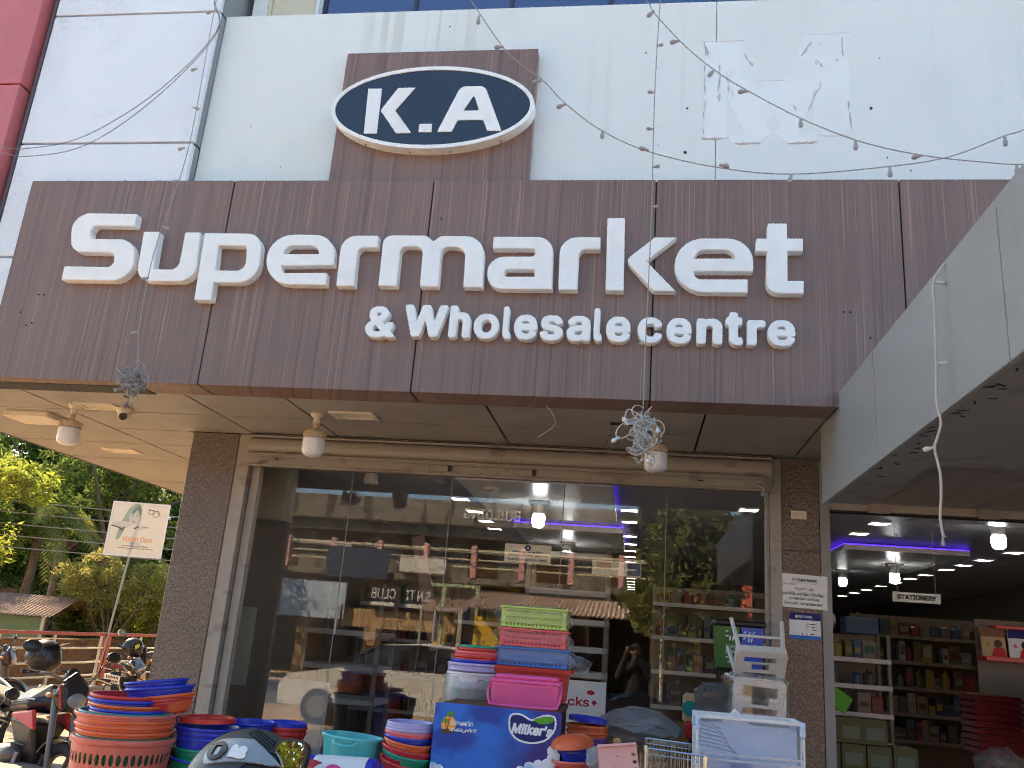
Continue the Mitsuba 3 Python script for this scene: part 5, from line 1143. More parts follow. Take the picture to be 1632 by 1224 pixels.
part(k, 'stand', cat([box(0.60, 0.62, 6.5, 6.52, 0.45, 1.62), box(0.86, 0.88, 6.5, 6.52, 0.45, 1.62), box(0.60, 0.62, 6.66, 6.68, 0.45, 1.62), box(0.86, 0.88, 6.66, 6.68, 0.45, 1.62)]), 'black_plastic')
# --- N: plastic stools
def stool(label, M4, wrap):
    """seat slab with two H slots, four legs; local z up, seat at z = 0"""
    k = thing('plastic_stool', label, 'stool')
    s = fillet([(-0.16, -0.125, 0.035), (0.16, -0.125, 0.035), (0.16, 0.125, 0.035), (-0.16, 0.125, 0.035)])
    hole = unary_union([sbox(-0.10, 0.025, 0.10, 0.07).buffer(0.008), sbox(-0.055, -0.03, 0.055, 0.03), sbox(-0.10, -0.08, 0.10, -0.055).buffer(0.006)])
    m = flat(s.difference(hole), -0.012, 0.0)
    sk = flat(s.buffer(0.002).difference(s.buffer(-0.004)), -0.055, -0.002)
    def go(m): m = m.copy(); m.apply_transform(M4); return m
    part(k, 'seat', go(cat([m, sk])), 'offwhite_plastic')
    for sx in (-1, 1):
        for sy in (-1, 1):
            part(k, 'leg', go(tube([(sx * 0.135, sy * 0.10, -0.02), (sx * 0.165, sy * 0.125, -0.31)], [0.017, 0.013], 10)), 'offwhite_plastic', 40)
    for s_ in (-1, 1):
        part(k, 'stretcher', go(tube([(-0.15, s_ * 0.112, -0.16), (0.15, s_ * 0.112, -0.16)], 0.009, 8)), 'offwhite_plastic', 40)
    if wrap:
        b = bbox_(-0.185, 0.18, -0.15, 0.145, -0.30, 0.012, 0.03).subdivide_to_size(0.035)
        b.vertices += (np.stack([meshkit.fbm(b.vertices * 14 + q, 3, 30 + q) for q in range(3)], 1) - 0.5) * 0.035
        part(k, 'plastic_wrap', go(b), wrap, 25)
RX = trimesh.transformations.rotation_matrix
def place(loc, rx=0, ry=0, rz=0):
    m = trimesh.transformations.euler_matrix(rx, ry, rz, 'sxyz'); m[:3, 3] = loc; return m
stool('cream plastic stool on its side with H shaped slots facing out, in clear wrap', place((0.80, 5.9, 1.45), rx=math.pi / 2, rz=0.06, ry=0.0) @ place((0, 0, 0), rz=-0.04), 'clear_film')
stool('cream plastic stool upturned with its legs in the air, on the wrapped one', place((0.82, 6.02, 1.645), rx=math.pi / 2 + 0.72, rz=0.03), None)
# --- O: grey wrapped bundle
b = bbox_(0.42, 0.66, 6.0, 6.3, 0.5, 1.52, 0.05).subdivide_to_size(0.04); b.vertices += (np.stack([meshkit.fbm(b.vertices * [6, 6, 22] + q, 3, 40 + q) for q in range(3)], 1) - 0.5) * 0.05
M('dark_wrap', pr((0.085, 0.082, 0.08), 0.35))
single('wrapped_bundle', 'tall bundle in dark grey crinkled plastic left of the stools', 'package', b, 'dark_wrap', 25)
# --- P: white rack in stretch film
k = thing('wrapped_rack', 'white shelving rack with pale blue corners wound in stretch film', 'rack')
X0, X1, Y0, Y1 = 0.372, 0.928, 5.2, 5.5
post = lambda x, y: bbox_(x - 0.011, x + 0.011, y - 0.011, y + 0.011, 0.46, 1.30, 0.003)
for x in (X0, X1):
    for y in (Y0, Y1):
        part(k, 'post', post(x, y), 'white_plastic')
        part(k, 'corner', bbox_(x - 0.014, x + 0.014, y - 0.014, y + 0.014, 1.302, 1.382, 0.004), 'plastic_paleblue')
part(k, 'rail', cat([bbox_(X0, X1, y - 0.009, y + 0.009, 1.360, 1.381, 0.004) for y in (Y0, Y1)] + [bbox_(x - 0.009, x + 0.009, Y0, Y1, 1.360, 1.381, 0.004) for x in (X0, X1)]), 'white_plastic')
for z in (1.185, 1.155, 0.92):
    part(k, 'rail', cat([bbox_(X0, X1, y - 0.006, y + 0.006, z - 0.006, z + 0.006, 0.002) for y in (Y0, Y1)]), 'white_plastic')
part(k, 'folded_sheet', xform(bbox_(-0.13, 0.13, 0, 0.01, -0.11, 0.11, 0.003), ry=0.75, loc=(0.60, 5.30, 1.25)), 'plastic_white')
part(k, 'tray', cat([box(X0 + 0.015, X1 - 0.015, Y0 + 0.09, Y0 + 0.095, 0.9, 1.34)]), 'plastic_paleblue')
part(k, 'tray_front', front(sbox(0.55, 1.02, 0.66, 1.16).difference(unary_union([sbox(0.556 + i * 0.015, 1.03 + j * 0.02, 0.564 + i * 0.015, 1.042 + j * 0.02) for i in range(7) for j in range(6)])), 5.235, 5.24), 'plastic_skyblue')
m = box(X0, X1, Y0 - 0.013, Y1 + 0.013, 0.6, 1.365).subdivide_to_size(0.03)
m.vertices += (np.stack([meshkit.fbm(m.vertices @ np.array([[5, 0, 9], [0, 8, 0], [9, 0, 22.0]]) + q, 3, 50 + q) for q in range(3)], 1) - 0.5) * [0.008, 0.02, 0.008]
part(k, 'stretch_film', m, 'blue_film', 25)
part(k, 'film_creases', cat([tube(spline([(0.375, 5.183, 1.352 - i * 0.021), (0.44 + 0.02 * i, 5.179, 1.335 - i * 0.022), (0.50 + 0.01 * i, 5.183, 1.312 - i * 0.023)], 12), 0.0016, 4) for i in range(7)]), 'dull_metal')

# ================================================================== inside: shelving and stock
GOODS = ['stock_' + q for q in ('red', 'tan', 'white', 'yellow', 'navy', 'pale_green', 'teal', 'brown', 'blue', 'olive', 'pinkish', 'dark_red')]
def rack(label, x0, x1, y0, y1, levels, zt, face, seed, fill=True, rail='shelf_edge', goods_label=''):
    """shop rack; face: 'y' open towards the street, 'x' open to the left"""
    k = thing('shop_rack', label, 'shelving')
    part(k, 'upright', cat([box(x, x + 0.03, y, y + 0.03, 0.45, zt) for x in (x0, x1 - 0.03) for y in (y0, y1 - 0.03)]), 'interior_side')
    for z in levels:
        part(k, 'shelf', bbox_(x0, x1, y0 - 0.0, y1, z - 0.025, z, 0.003), 'interior_side')
        part(k, 'price_rail', box(x0, x1, y0 - 0.012, y0 - 0.001, z - 0.035, z + 0.006) if face == 'y' else box(x0 - 0.012, x0 - 0.001, y0, y1, z - 0.035, z + 0.006), rail)
    part(k, 'back', box(x0, x1, y1, y1 + 0.015, 0.45, zt) if face == 'y' else box(x1, x1 + 0.015, y0, y1, 0.45, zt), 'interior_side')
    if fill:
        r = np.random.default_rng(seed)
        zs = sorted(levels) + [zt]
        ns = len(zs) - 1
        for si, (z, zn) in enumerate(zip(zs[:-1], zs[1:])):
            cn = 0
            u = (x0 if face == 'y' else y0) + 0.05
            end = (x1 if face == 'y' else y1) - 0.06
            while u < end:
                w = r.uniform(0.06, 0.15); h = min(zn - z - 0.06, r.uniform(0.1, 0.26))
                if u + w > end: break
                if r.random() < 0.9:
                    mt = GOODS[r.integers(len(GOODS))]
                    cn += 1; bot = r.random() < 0.35; col_ = mt[6:].replace('_', ' ')
                    q = thing('bottle' if bot else 'carton', f'{col_} {"bottle" if bot else "packet"}, {ORD[cn - 1]} from the left, {ORD[ns - si - 1]} shelf of the {goods_label}', 'bottle' if bot else 'packet', 'stock on the ' + goods_label)
                    if bot:
                        rad = w * 0.42
                        c = ((u + w / 2), y0 + 0.1) if face == 'y' else (x0 + 0.1, u + w / 2)
                        put(q, lathe([(0, z + 0.001), (rad, z + 0.002), (rad, z + h * 0.7), (rad * 0.45, z + h * 0.85), (rad * 0.45, z + h), (0, z + h)], 12, (c[0], c[1], 0)), mt, 40)
                    else:
                        d = r.uniform(0.02, 0.05)
                        if face == 'y':
                            part(q, 'label', box(u + w * 0.14, u + w * 0.80, y0 + d - 0.0025, y0 + d - 0.0005, z + h * 0.30, z + h * r.uniform(0.5, 0.8)), GOODS[r.integers(len(GOODS))])
                        put(q, bbox_(u, u + w * 0.94, y0 + d, y0 + d + 0.15, z + 0.001, z + h, 0.004) if face == 'y' else bbox_(x0 + d, x0 + d + 0.15, u, u + w * 0.94, z + 0.001, z + h, 0.004), mt)
                u += w
# behind the glass: pale empty display shelves
def display(label, x0, x1, y0, y1, levels, zt):
    k = thing('display_shelf', label, 'shelving')
    part(k, 'post', cat([box(x, x + 0.04, y, y + 0.04, 0.45, zt) for x in (x0, x1 - 0.04) for y in (y0, y1 - 0.04)]), 'interior_side')
    for z in levels:
        part(k, 'shelf', bbox_(x0, x1, y0, y1, z - 0.055, z, 0.004), 'shelf_edge')
    return k
display('pale tall display shelf inside the glass right of the basket tower', -1.06, -0.24, 8.6, 9.1, (1.10, 1.45, 1.68, 1.93, 2.20, 2.56), 2.62)
display('display shelf in the dark behind the left glass panes', -3.36, -2.55, 8.9, 9.5, (1.0, 1.32, 1.66), 2.15)
k = thing('light_tube', 'white tube light hanging across the left part behind the glass', 'lamp')
part(k, 'tube', tube([(-3.40, 8.55, 2.50), (-2.86, 8.55, 2.485)], 0.022, 12), 'white_plastic', 40)
rack('stocked rack deep behind the left glass panes', -3.3, -2.0, 10.5, 10.9, (0.8, 1.2, 1.6, 2.0), 2.3, 'y', 3, goods_label='left inner rack')
rack('stocked rack behind the middle glass panes', -1.9, -1.12, 9.4, 9.8, (0.8, 1.15, 1.5, 1.85), 2.2, 'y', 4, goods_label='middle inner rack')
rack('stocked rack behind the right glass panes', 0.2, 1.5, 9.8, 10.2, (0.8, 1.15, 1.5, 1.85, 2.2), 2.4, 'y', 5, goods_label='right inner rack')
k = thing('leaning_board', 'brown board leaning diagonally behind the left glass', 'board')
part(k, 'board', xform(bbox_(-0.03, 0.09, 0, 0.02, 0, 1.0, 0.004), ry=0.27 * -1, loc=(-1.70, 7.6, 1.55)), 'plastic_brown')
# right bay
rack('rack with three white shelf edges just right of the pillar in the open bay', 1.62, 2.43, 9.0, 9.4, (1.03, 1.28, 1.53, 1.77), 2.0, 'y', 6, goods_label='rack by the pillar')
rack('long stationery rack at the back of the open bay', 2.75, 4.9, 11.6, 12.0, (0.9, 1.2, 1.5, 1.8, 2.1), 2.35, 'y', 7, goods_label='stationery rack', rail='interior_side')
rack('tall side rack at the right edge of the open bay', 4.55, 4.95, 8.0, 11.2, (0.9, 1.2, 1.5, 1.8, 2.1), 2.45, 'x', 8, goods_label='side rack', rail='interior_side')
k = thing('hanging_sign', 'white hanging sign reading STATIONERY above the racks', 'sign')
part(k, 'board', xform(bbox_(-0.232, 0.232, 0, 0.01, -0.049, 0.049, 0.003), loc=(2.843, 9.5, 2.409)), 'matt_paper')
part(k, 'lettering', front(fit(text_poly('STATIONERY', 0.05, True, 0.0022), 2.655, 3.032, 2.388, 2.436), 9.497, 9.4995), 'matt_ink')
part(k, 'cord', cat([tube([(x, 9.505, 2.458), (x, 9.505, IZ)], 0.003, 5) for x in (2.66, 3.03)]), 'cord')
k = thing('price_card', 'bright green tilted card beside the right pillar', 'sign')
part(k, 'card', xform(bbox_(-0.085, 0.085, 0, 0.004, -0.075, 0.075, 0.002), ry=0.55, loc=(1.78, 8.2, 1.405)), 'plastic_lime'); scene[k + '__card']['bsdf'] = {'type': 'ref', 'id': 'matt_leafgreen'}
for i, (x, z) in enumerate([(1.62 + a * 0.215, 0.62 + b * 0.215) for b in range(2) for a in range(4)] + [(1.62 + a * 0.2, 1.05) for a in range(3)]):
    k = thing('stock_carton', f'dull yellow green carton by the pillar, {ORD[i % 4 if i < 8 else i - 8]} from the left in the {("bottom", "middle", "top")[i // 4]} layer', 'carton', 'yellow green cartons stacked by the right pillar')
    part(k, 'box', bbox_(x, x + 0.205, 8.45, 8.75, z, z + 0.21, 0.004), 'stock_olive')
    part(k, 'print', box(x + 0.03, x + 0.175, 8.4475, 8.4495, z + 0.04, z + 0.14), 'stock_pale_green')
single('floor_pallet', 'low pallet under the yellow green cartons', 'pallet', box(1.6, 2.5, 8.4, 8.8, 0.451, 0.618), 'matt_brown')
for i in range(9):
    k = thing('stacked_stool', f'dark red plastic stool, {ORD[i]} from the top of the nested stack in the open bay', 'stool', 'nested dark red stools')
    z = 1.54 - i * 0.055
    part(k, 'seat', bbox_(3.02, 3.40, 8.6, 8.95, z - 0.012, z, 0.005), 'plastic_maroon')
    part(k, 'skirt', trimesh.convex.convex_hull(np.array([[3.02 - e, 8.6 - e, zz_] for e, zz_ in ((0, z - 0.013), (0.015, z - 0.05))] + [[3.40 + e, 8.6 - e, zz_] for e, zz_ in ((0, z - 0.013), (0.015, z - 0.05))] + [[3.02 - e, 8.95 + e, zz_] for e, zz_ in ((0, z - 0.013), (0.015, z - 0.05))] + [[3.40 + e, 8.95 + e, zz_] for e, zz_ in ((0, z - 0.013), (0.015, z - 0.05))])), 'plastic_maroon')
# book stand with two children's books and a red ledge
k = thing('book_stand', 'red edged stand holding picture books at the right edge', 'book stand')
part(k, 'ledge', bbox_(3.12, 3.85, 8.55, 8.75, 1.835, 1.875, 0.004), 'plastic_red')
part(k, 'back', box(3.12, 3.85, 8.76, 8.78, 0.5, 2.2), 'interior_side')
part(k, 'top_rail', bbox_(3.25, 3.85, 8.62, 8.75, 2.12, 2.15, 0.004), 'plastic_red')
for x, lb, c1, c2 in ((3.13, 'picture book with brown haired child on a cream cover', 'matt_tan', 'matt_brown'), (3.36, 'picture book with pink heart and dark haired child', 'matt_paper', 'matt_ink')):
    q = thing('picture_book', lb, 'book')
    B_ = lambda g, d0, d1: xform(front(g, d0, d1), rx=-0.12, loc=(x, 8.66, 1.877))
    part(q, 'cover', B_(sbox(0, 0, 0.205, 0.25), -0.006, 0.006), c1)
    part(q, 'header', B_(sbox(0.002, 0.17, 0.203, 0.248), -0.0085, -0.0065), 'matt_rust' if c1 == 'matt_tan' else 'matt_navyprint')
    part(q, 'figure', B_(unary_union([Point(0.14, 0.11).buffer(0.035)]), -0.0105, -0.009), c2)
    part(q, 'figure', B_(fillet([(0.08, 0.0), (0.2, 0.0), (0.19, 0.075, 0.03), (0.10, 0.075, 0.03)]), -0.0105, -0.009), 'matt_red')
    part(q, 'motif', B_(Point(0.055, 0.10).buffer(0.016), -0.0105, -0.009), 'matt_pink' if c1 == 'matt_paper' else 'matt_oliveyellow')
for i, (x, z, w, h, lb) in enumerate(((3.55, 1.30, 0.25, 0.36, 'tall frosted container with red lid at the right edge'), (3.62, 0.85, 0.25, 0.34, 'frosted container with red lid lower at the right edge'), (3.38, 1.25, 0.16, 0.40, 'narrow frosted container left of the red lidded one'))):
    k = thing('storage_container', lb, 'container')
    part(k, 'body', bbox_(x, x + w, 8.1, 8.35, z, z + h, 0.02), 'matt_palepink' if i == 0 else 'stock_tan')
    part(k, 'lid', bbox_(x - 0.006, x + w + 0.006, 8.094, 8.356, z + h + 0.001, z + h + 0.05, 0.01), 'plastic_red' if i < 2 else 'matt_grey')
single('counter_ledge', 'low dark counter under the frosted containers', 'counter', box(3.3, 4.3, 8.05, 8.45, 0.451, 0.848), 'matt_brown')
m = trimesh.creation.icosphere(3, 1.0); m.apply_scale((0.22, 0.12, 0.10)); m.vertices += (np.stack([meshkit.fbm(m.vertices * 12 + q, 3, q + 60) for q in range(3)], 1) - 0.5) * 0.13
single('plastic_bag', 'shiny clear plastic bag heaped at the bottom right by the stools', 'plastic bag', xform(m, loc=(3.05, 8.2, 1.02)), 'clear_film', 25)
single('stand_crate', 'dark crate under the shiny plastic bag', 'crate', box(2.8, 3.28, 8.05, 8.4, 0.451, 0.92), 'matt_ink')
# flowers, toys and bags on the rack right of the pillar
m = trimesh.creation.icosphere(2, 0.11); m.vertices += (np.stack([meshkit.fbm(m.vertices * 30 + q, 3, q + 70) for q in range(3)], 1) - 0.5) * 0.10
single('wrapped_bouquet', 'pale bouquet in clear wrapping on top of the rack right of the pillar', 'bouquet', xform(m, loc=(1.85, 9.15, 2.11)), 'milky_film', 30)
single('storage_box', 'blue and white box on top of the rack beside the bouquet', 'box', bbox_(2.05, 2.36, 9.1, 9.35, 2.001, 2.16, 0.01), 'stock_blue')

# ================================================================== helmets and motorcycles
def ellipsoid(a, b, c, n=4):
    m = trimesh.creation.icosphere(n, 1.0); m.apply_scale((a, b, c)); return m
def helmet(label, loc, rz=0.0, ry=0.0, rx=0.0, shell='charcoal_shell', accent='silver_plate', s=1.0, sticker=False, patch=None, peak=False):
    """full helmet facing +x, centre at the origin"""
    k = thing('helmet', label, 'helmet')
    A, Bq, Cq = 0.158, 0.124, 0.150
    go = lambda m: xform(m, rz=rz, ry=ry, rx=rx, loc=loc, s=s)
    v0 = ellipsoid(A, Bq, Cq)
    v = v0.vertices.copy()
    low = v[:, 2] < -0.04
    v[low, 2] = -0.04 + (v[low, 2] + 0.04) * 0.95
    v[:, 0] += np.where(v[:, 2] < 0, -v[:, 2] * 0.22, 0)          # chin forward
    m = trimesh.Trimesh(v, v0.faces, process=False)
    # port cut as faces left out, filled by a recessed dark visor
    c = m.triangles_center
    port = (c[:, 0] > 0.045) & (c[:, 2] < 0.060) & (c[:, 2] > -0.062)
    sh = m.submesh([np.nonzero(~port & (c[:, 2] > -0.135))[0]], append=True)
    part(k, 'shell', go(sh), shell, True)
    vis = m.submesh([np.nonzero((c[:, 0] > 0.035) & (c[:, 2] < 0.068) & (c[:, 2] > -0.07))[0]], append=True); vis.vertices *= 0.965
    part(k, 'visor', go(vis), 'black_plastic', True)
    lin = ellipsoid(A * 0.9, Bq * 0.9, Cq * 0.9, 3)
    part(k, 'lining', go(lin), 'black_matt', True)
    def on_shell(poly, off, th):
        q = extr(poly, 1.0)
        q = q.subdivide_to_size(0.02)
        w = q.vertices.copy()
        x, z, hgt = w[:, 0], w[:, 1], w[:, 2]
        sh_ = np.where(z < 0, -z * 0.22, 0)
        y = Bq * np.sqrt(np.maximum(0.02, 1 - ((x - sh_) / A) ** 2 - (z / Cq) ** 2))
        q.vertices = np.stack([x, -(y + off + th * (1 - hgt) * 1.0 - th), z], 1)
        return q
    plate = fillet([(-0.075, 0.020, 0.03), (-0.060, 0.062, 0.03), (0.035, 0.078, 0.004), (0.122, 0.036, 0.004), (0.10, 0.022), (-0.02, -0.004, 0.02), (-0.065, -0.012, 0.02)])
    part(k, 'side_plate', go(on_shell(plate, 0.006, 0.006)), accent)
    kn = Point(-0.038, 0.026).buffer(0.027)
    part(k, 'knob', go(on_shell(kn.difference(sbox(-0.046, 0.014, -0.030, 0.038).buffer(0.002)), 0.012, 0.006)), 'black_plastic')
    part(k, 'knob_slot', go(on_shell(sbox(-0.046, 0.014, -0.030, 0.038), 0.008, 0.003)), accent)
    if sticker:
        st = unary_union([sbox(0.0, 0.012, 0.036, 0.040), Point(0.03, 0.036).buffer(0.012), Point(0.008, 0.04).buffer(0.008), Point(0.036, 0.022).buffer(0.009)])
        part(k, 'sticker', go(on_shell(st, 0.0115, 0.002)), 'matt_paper')
        part(k, 'vent', go(on_shell(affinity.rotate(sbox(-0.076, -0.040, -0.044, -0.034), -38), 0.006, 0.003)), 'matt_paper')
        rg = [affinity.rotate(LineString([(0.0, 0.09 + 0.009 * i), (0.085, 0.075 + 0.009 * i)]).buffer(0.0012), -14) for i in range(4)]
        part(k, 'groove', go(on_shell(unary_union(rg), 0.003, 0.002)), 'black_matt')
    if peak:
        pk = Polygon(spline([(-0.02, -0.10), (0.10, -0.085), (0.155, 0.0), (0.10, 0.085), (-0.02, 0.10)], 30, True))
        part(k, 'peak', go(xform(flat(pk, 0, 0.006), ry=-0.12, loc=(0.07, 0, 0.085))), shell)
    if patch:
        part(k, 'patch', go(on_shell(fillet([(0.03, 0.035), (0.09, 0.07), (0.10, 0.02), (0.05, -0.02)]), 0.007, 0.003)), patch)
    return k
def wheel(k, R, loc, go, w=0.05):
    t = np.linspace(0, 2 * math.pi, 20, endpoint=False)
    prof = np.stack([R - w + w * np.cos(t), w * 1.0 * np.sin(t)], 1)
    tor = trimesh.creation.torus(R - w, w, 40, 14)
    tor.apply_transform(RX(math.pi / 2, [1, 0, 0])); tor.apply_translation(loc)
    q = part(k, 'wheel', go(tor), 'tyre_rubber', True)
    rim = trimesh.creation.torus(R - 2 * w + 0.004, 0.012, 32, 8); rim.apply_transform(RX(math.pi / 2, [1, 0, 0])); rim.apply_translation(loc)
    part(q, 'rim', go(rim), 'dull_metal', True)
    sp = []
    for i in range(5):
        a = i * 2 * math.pi / 5
        sp.append(hull([(0, 0, 0, 0.022), (math.cos(a) * (R - 2 * w), 0, math.sin(a) * (R - 2 * w), 0.013)], 1))
    hub = trimesh.creation.cylinder(0.05, 0.10, sections=20); hub.apply_transform(RX(math.pi / 2, [1, 0, 0]))
    sp.append(hub)
    m = cat(sp); m.apply_translation(loc)
    part(q, 'spokes', go(m), 'engine_metal')
    disc = trimesh.creation.annulus(0.06, 0.125, 0.006, sections=28); disc.apply_transform(RX(math.pi / 2, [1, 0, 0])); disc.apply_translation(np.array(loc) + [0, 0.06, 0])
    part(q, 'brake_disc', go(disc), 'dull_metal')
def motorcycle(label, loc, rz, paint='black_paint', accent='plastic_red', lean=0.10, plate=True, s=1.0, mirror_tilt=0.0, cowl=True):
    k = thing('motorcycle', label, 'motorcycle')
    def go(m): return xform(m, rx=-lean, rz=rz, loc=loc, s=s) if False else _go(m)
    Ml = trimesh.transformations.euler_matrix(-lean, 0, 0, 'sxyz'); Mz = trimesh.transformations.euler_matrix(0, 0, rz, 'sxyz')
    MM = Mz @ Ml; MM[:3, :3] *= s; MM[:3, 3] = loc
    def _go(m): m = m.copy(); m.apply_transform(MM); return m
    wheel(k, 0.30, (-0.64, 0, 0.30), _go, 0.058); wheel(k, 0.29, (0.66, 0, 0.29), _go, 0.045)
    fork = [tube([(0.66, y, 0.29), (0.46, y, 0.92)], [0.02, 0.026], 12) for y in (-0.085, 0.085)]
    part(k, 'fork', _go(cat(fork)), 'engine_metal', 40)
    fd = []
    for i in range(12):
        a0 = math.radians(35 + i * 10)
        fd.append((0.66 + 0.325 * math.cos(a0), 0.29 + 0.325 * math.sin(a0)))
    fd2 = [(0.66 + 0.31 * math.cos(math.radians(145 - i * 10)), 0.29 + 0.31 * math.sin(math.radians(145 - i * 10))) for i in range(12)]
    m = front(Polygon(fd + fd2), -0.06, 0.06); part(k, 'mudguard', _go(m), paint)
    tank = hull([(0.30, 0, 0.82, 0.085), (0.22, 0.09, 0.80, 0.06), (0.22, -0.09, 0.80, 0.06), (-0.08, 0.05, 0.76, 0.05), (-0.08, -0.05, 0.76, 0.05), (0.26, 0, 0.90, 0.05), (0.02, 0, 0.85, 0.05)], 3)
    part(k, 'tank', _go(tank), paint, True)
    for sh1 in [hull([(0.34, y * 0.14, 0.74, 0.02), (0.42, y * 0.15, 0.64, 0.015), (0.08, y * 0.14, 0.70, 0.015)], 2) for y in (-1, 1)]:
        part(k, 'side_fairing', _go(sh1), accent, True)
    cap = trimesh.creation.cylinder(0.035, 0.015, sections=20); cap.apply_translation((0.12, 0, 0.925)); part(k, 'fuel_cap', _go(cap), 'chrome')
    seat = hull([(-0.10, 0, 0.79, 0.06), (-0.10, 0.07, 0.775, 0.04), (-0.10, -0.07, 0.775, 0.04), (-0.45, 0.08, 0.82, 0.035), (-0.45, -0.08, 0.82, 0.035), (-0.68, 0, 0.855, 0.04)], 2)
    part(k, 'seat', _go(seat), 'black_matt', True)
    tail = hull([(-0.35, 0.09, 0.72, 0.03), (-0.35, -0.09, 0.72, 0.03), (-0.85, 0.04, 0.86, 0.025), (-0.85, -0.04, 0.86, 0.025), (-0.5, 0, 0.79, 0.05)], 2)
    part(k, 'tail', _go(tail), paint, True)
    part(k, 'grab_rail', _go(cat([tube(spline([(-0.45, y, 0.83), (-0.70, y, 0.90), (-0.86, y * 0.8, 0.93)], 14), 0.012, 8) for y in (-0.11, 0.11)])), 'dull_metal', 40)
    part(k, 'tail_lamp', _go(bbox_(-0.90, -0.87, -0.07, 0.07, 0.83, 0.875, 0.008)), 'plastic_maroon')
    fend = hull([(-0.80, 0.05, 0.76, 0.02), (-0.80, -0.05, 0.76, 0.02), (-0.98, 0.07, 0.50, 0.012), (-0.98, -0.07, 0.50, 0.012)], 2)
    part(k, 'rear_mudguard', _go(fend), 'black_matt', True)
    if plate:
        pm = bbox_(-0.004, 0.004, -0.10, 0.10, -0.055, 0.055, 0.002)
        pm = xform(pm, ry=-0.35, loc=(-0.965, 0, 0.70)); q = part(k, 'number_plate', _go(pm), 'matt_paper')
        # two rows of plain print
        rows_ = cat([xform(box(-0.0065, -0.0045, -0.08 + i * 0.02, -0.068 + i * 0.02, zz_, zz_ + 0.032), ry=-0.35, loc=(-0.965, 0, 0.70)) for i in range(8) for zz_ in (0.008, -0.042)])
        part(q, 'print', _go(rows_), 'matt_ink')
        part(k, 'reflector', _go(xform(bbox_(-0.004, 0.004, -0.035, 0.035, -0.05, 0.05, 0.004), ry=-0.35, loc=(-1.01, 0, 0.57))), 'matt_grey')
    part(k, 'engine_cover', _go(hull([(0.34, 0.10, 0.64, 0.035), (0.34, -0.10, 0.64, 0.035), (0.05, 0.10, 0.66, 0.03), (0.05, -0.10, 0.66, 0.03), (0.32, 0, 0.42, 0.05), (0.2, 0, 0.36, 0.04)], 3)), 'black_paint', True)
    part(k, 'tank_stripe', _go(tube(spline([(0.30, -0.135, 0.83), (0.15, -0.158, 0.82), (-0.06, -0.108, 0.78)], 14), 0.008, 6)), 'silver_plate', 40)
    part(k, 'clutch_cover', _go(xform(lathe([(0, 0.0), (0.06, 0.0), (0.075, -0.02), (0.08, -0.04)], 20), rx=math.pi / 2, loc=(-0.05, -0.175, 0.38))), 'chrome', 40)
    eng = [hull([(0.12, y, 0.42, 0.09) for y in (-0.09, 0.09)] + [(-0.10, y, 0.38, 0.09) for y in (-0.11, 0.11)], 2)]
    for i in range(7):
        eng.append(bbox_(0.08, 0.26, -0.09, 0.09, 0.50 + i * 0.022, 0.510 + i * 0.022, 0.003))
    for y in (-0.14, 0.14):
        c = trimesh.creation.cylinder(0.085, 0.05, sections=24); c.apply_transform(RX(math.pi / 2, [1, 0, 0])); c.apply_translation((-0.06, y, 0.38)); eng.append(c)
    part(k, 'engine', _go(cat(eng)), 'engine_metal')
    fr = [tube(spline([(0.42, 0, 0.86), (0.30, 0.02, 0.55), (0.14, 0.04, 0.30), (-0.25, 0.05, 0.28), (-0.36, 0.06, 0.55), (-0.30, 0.05, 0.72)], 36), 0.018, 8), tube([(0.42, 0, 0.88), (-0.34, 0, 0.70)], 0.022, 8)]
    part(k, 'frame', _go(cat(fr)), 'black_matt', 40)
    part(k, 'swing_arm', _go(cat([tube([(-0.30, y, 0.40), (-0.64, y, 0.30)], 0.018, 8) for y in (-0.11, 0.11)] + [tube([(-0.60, y, 0.33), (-0.42, y, 0.72)], 0.024, 10) for y in (-0.13, 0.13)])), 'black_matt', 40)
    part(k, 'exhaust', _go(cat([tube(spline([(0.22, -0.10, 0.45), (0.20, -0.13, 0.28), (-0.10, -0.15, 0.23), (-0.35, -0.16, 0.28)], 24), 0.02, 10), tube([(-0.35, -0.17, 0.28), (-0.85, -0.19, 0.42)], [0.042, 0.050], 16)])), 'dull_metal', 40)
    hb = tube(spline([(0.40, 0.33, 1.02), (0.46, 0.16, 1.02), (0.47, 0, 0.98), (0.46, -0.16, 1.02), (0.40, -0.33, 1.02)], 30), 0.012, 8)
    q = part(k, 'handlebar', _go(hb), 'dull_metal', 40)
    for y in (-1, 1):
        part(q, 'grip', _go(tube([(0.43, y * 0.235, 1.02), (0.392, y * 0.36, 1.02)], 0.018, 10)), 'black_matt', 40)
        part(q, 'lever', _go(tube([(0.47, y * 0.18, 1.03), (0.48, y * 0.25, 1.02), (0.455, y * 0.35, 1.0)], 0.006, 6)), 'chrome', 40)
        ms = part(k, 'mirror', _go(tube(spline([(0.44, y * 0.20, 1.03), (0.46, y * 0.24, 1.12), (0.42, y * 0.30, 1.18)], 14), 0.0065, 6)), 'black_plastic', 40)
        hd = ellipsoid(0.022, 0.072, 0.048, 2); hd = xform(hd, rz=y * 0.25, ry=-0.15 + mirror_tilt, loc=(0.415, y * 0.345, 1.20))
        part(ms, 'housing', _go(hd), 'black_plastic', True)
        gl = flat(affinity.scale(Point(0, 0).buffer(1, quad_segs=10), 0.040, 0.062), 0, 0.003); gl = xform(gl, ry=-math.pi / 2); gl = xform(gl, rz=y * 0.25, ry=-0.15 + mirror_tilt, loc=(0.392, y * 0.345 - y * 0.005, 1.20))
        part(ms, 'glass', _go(gl), 'mirror')
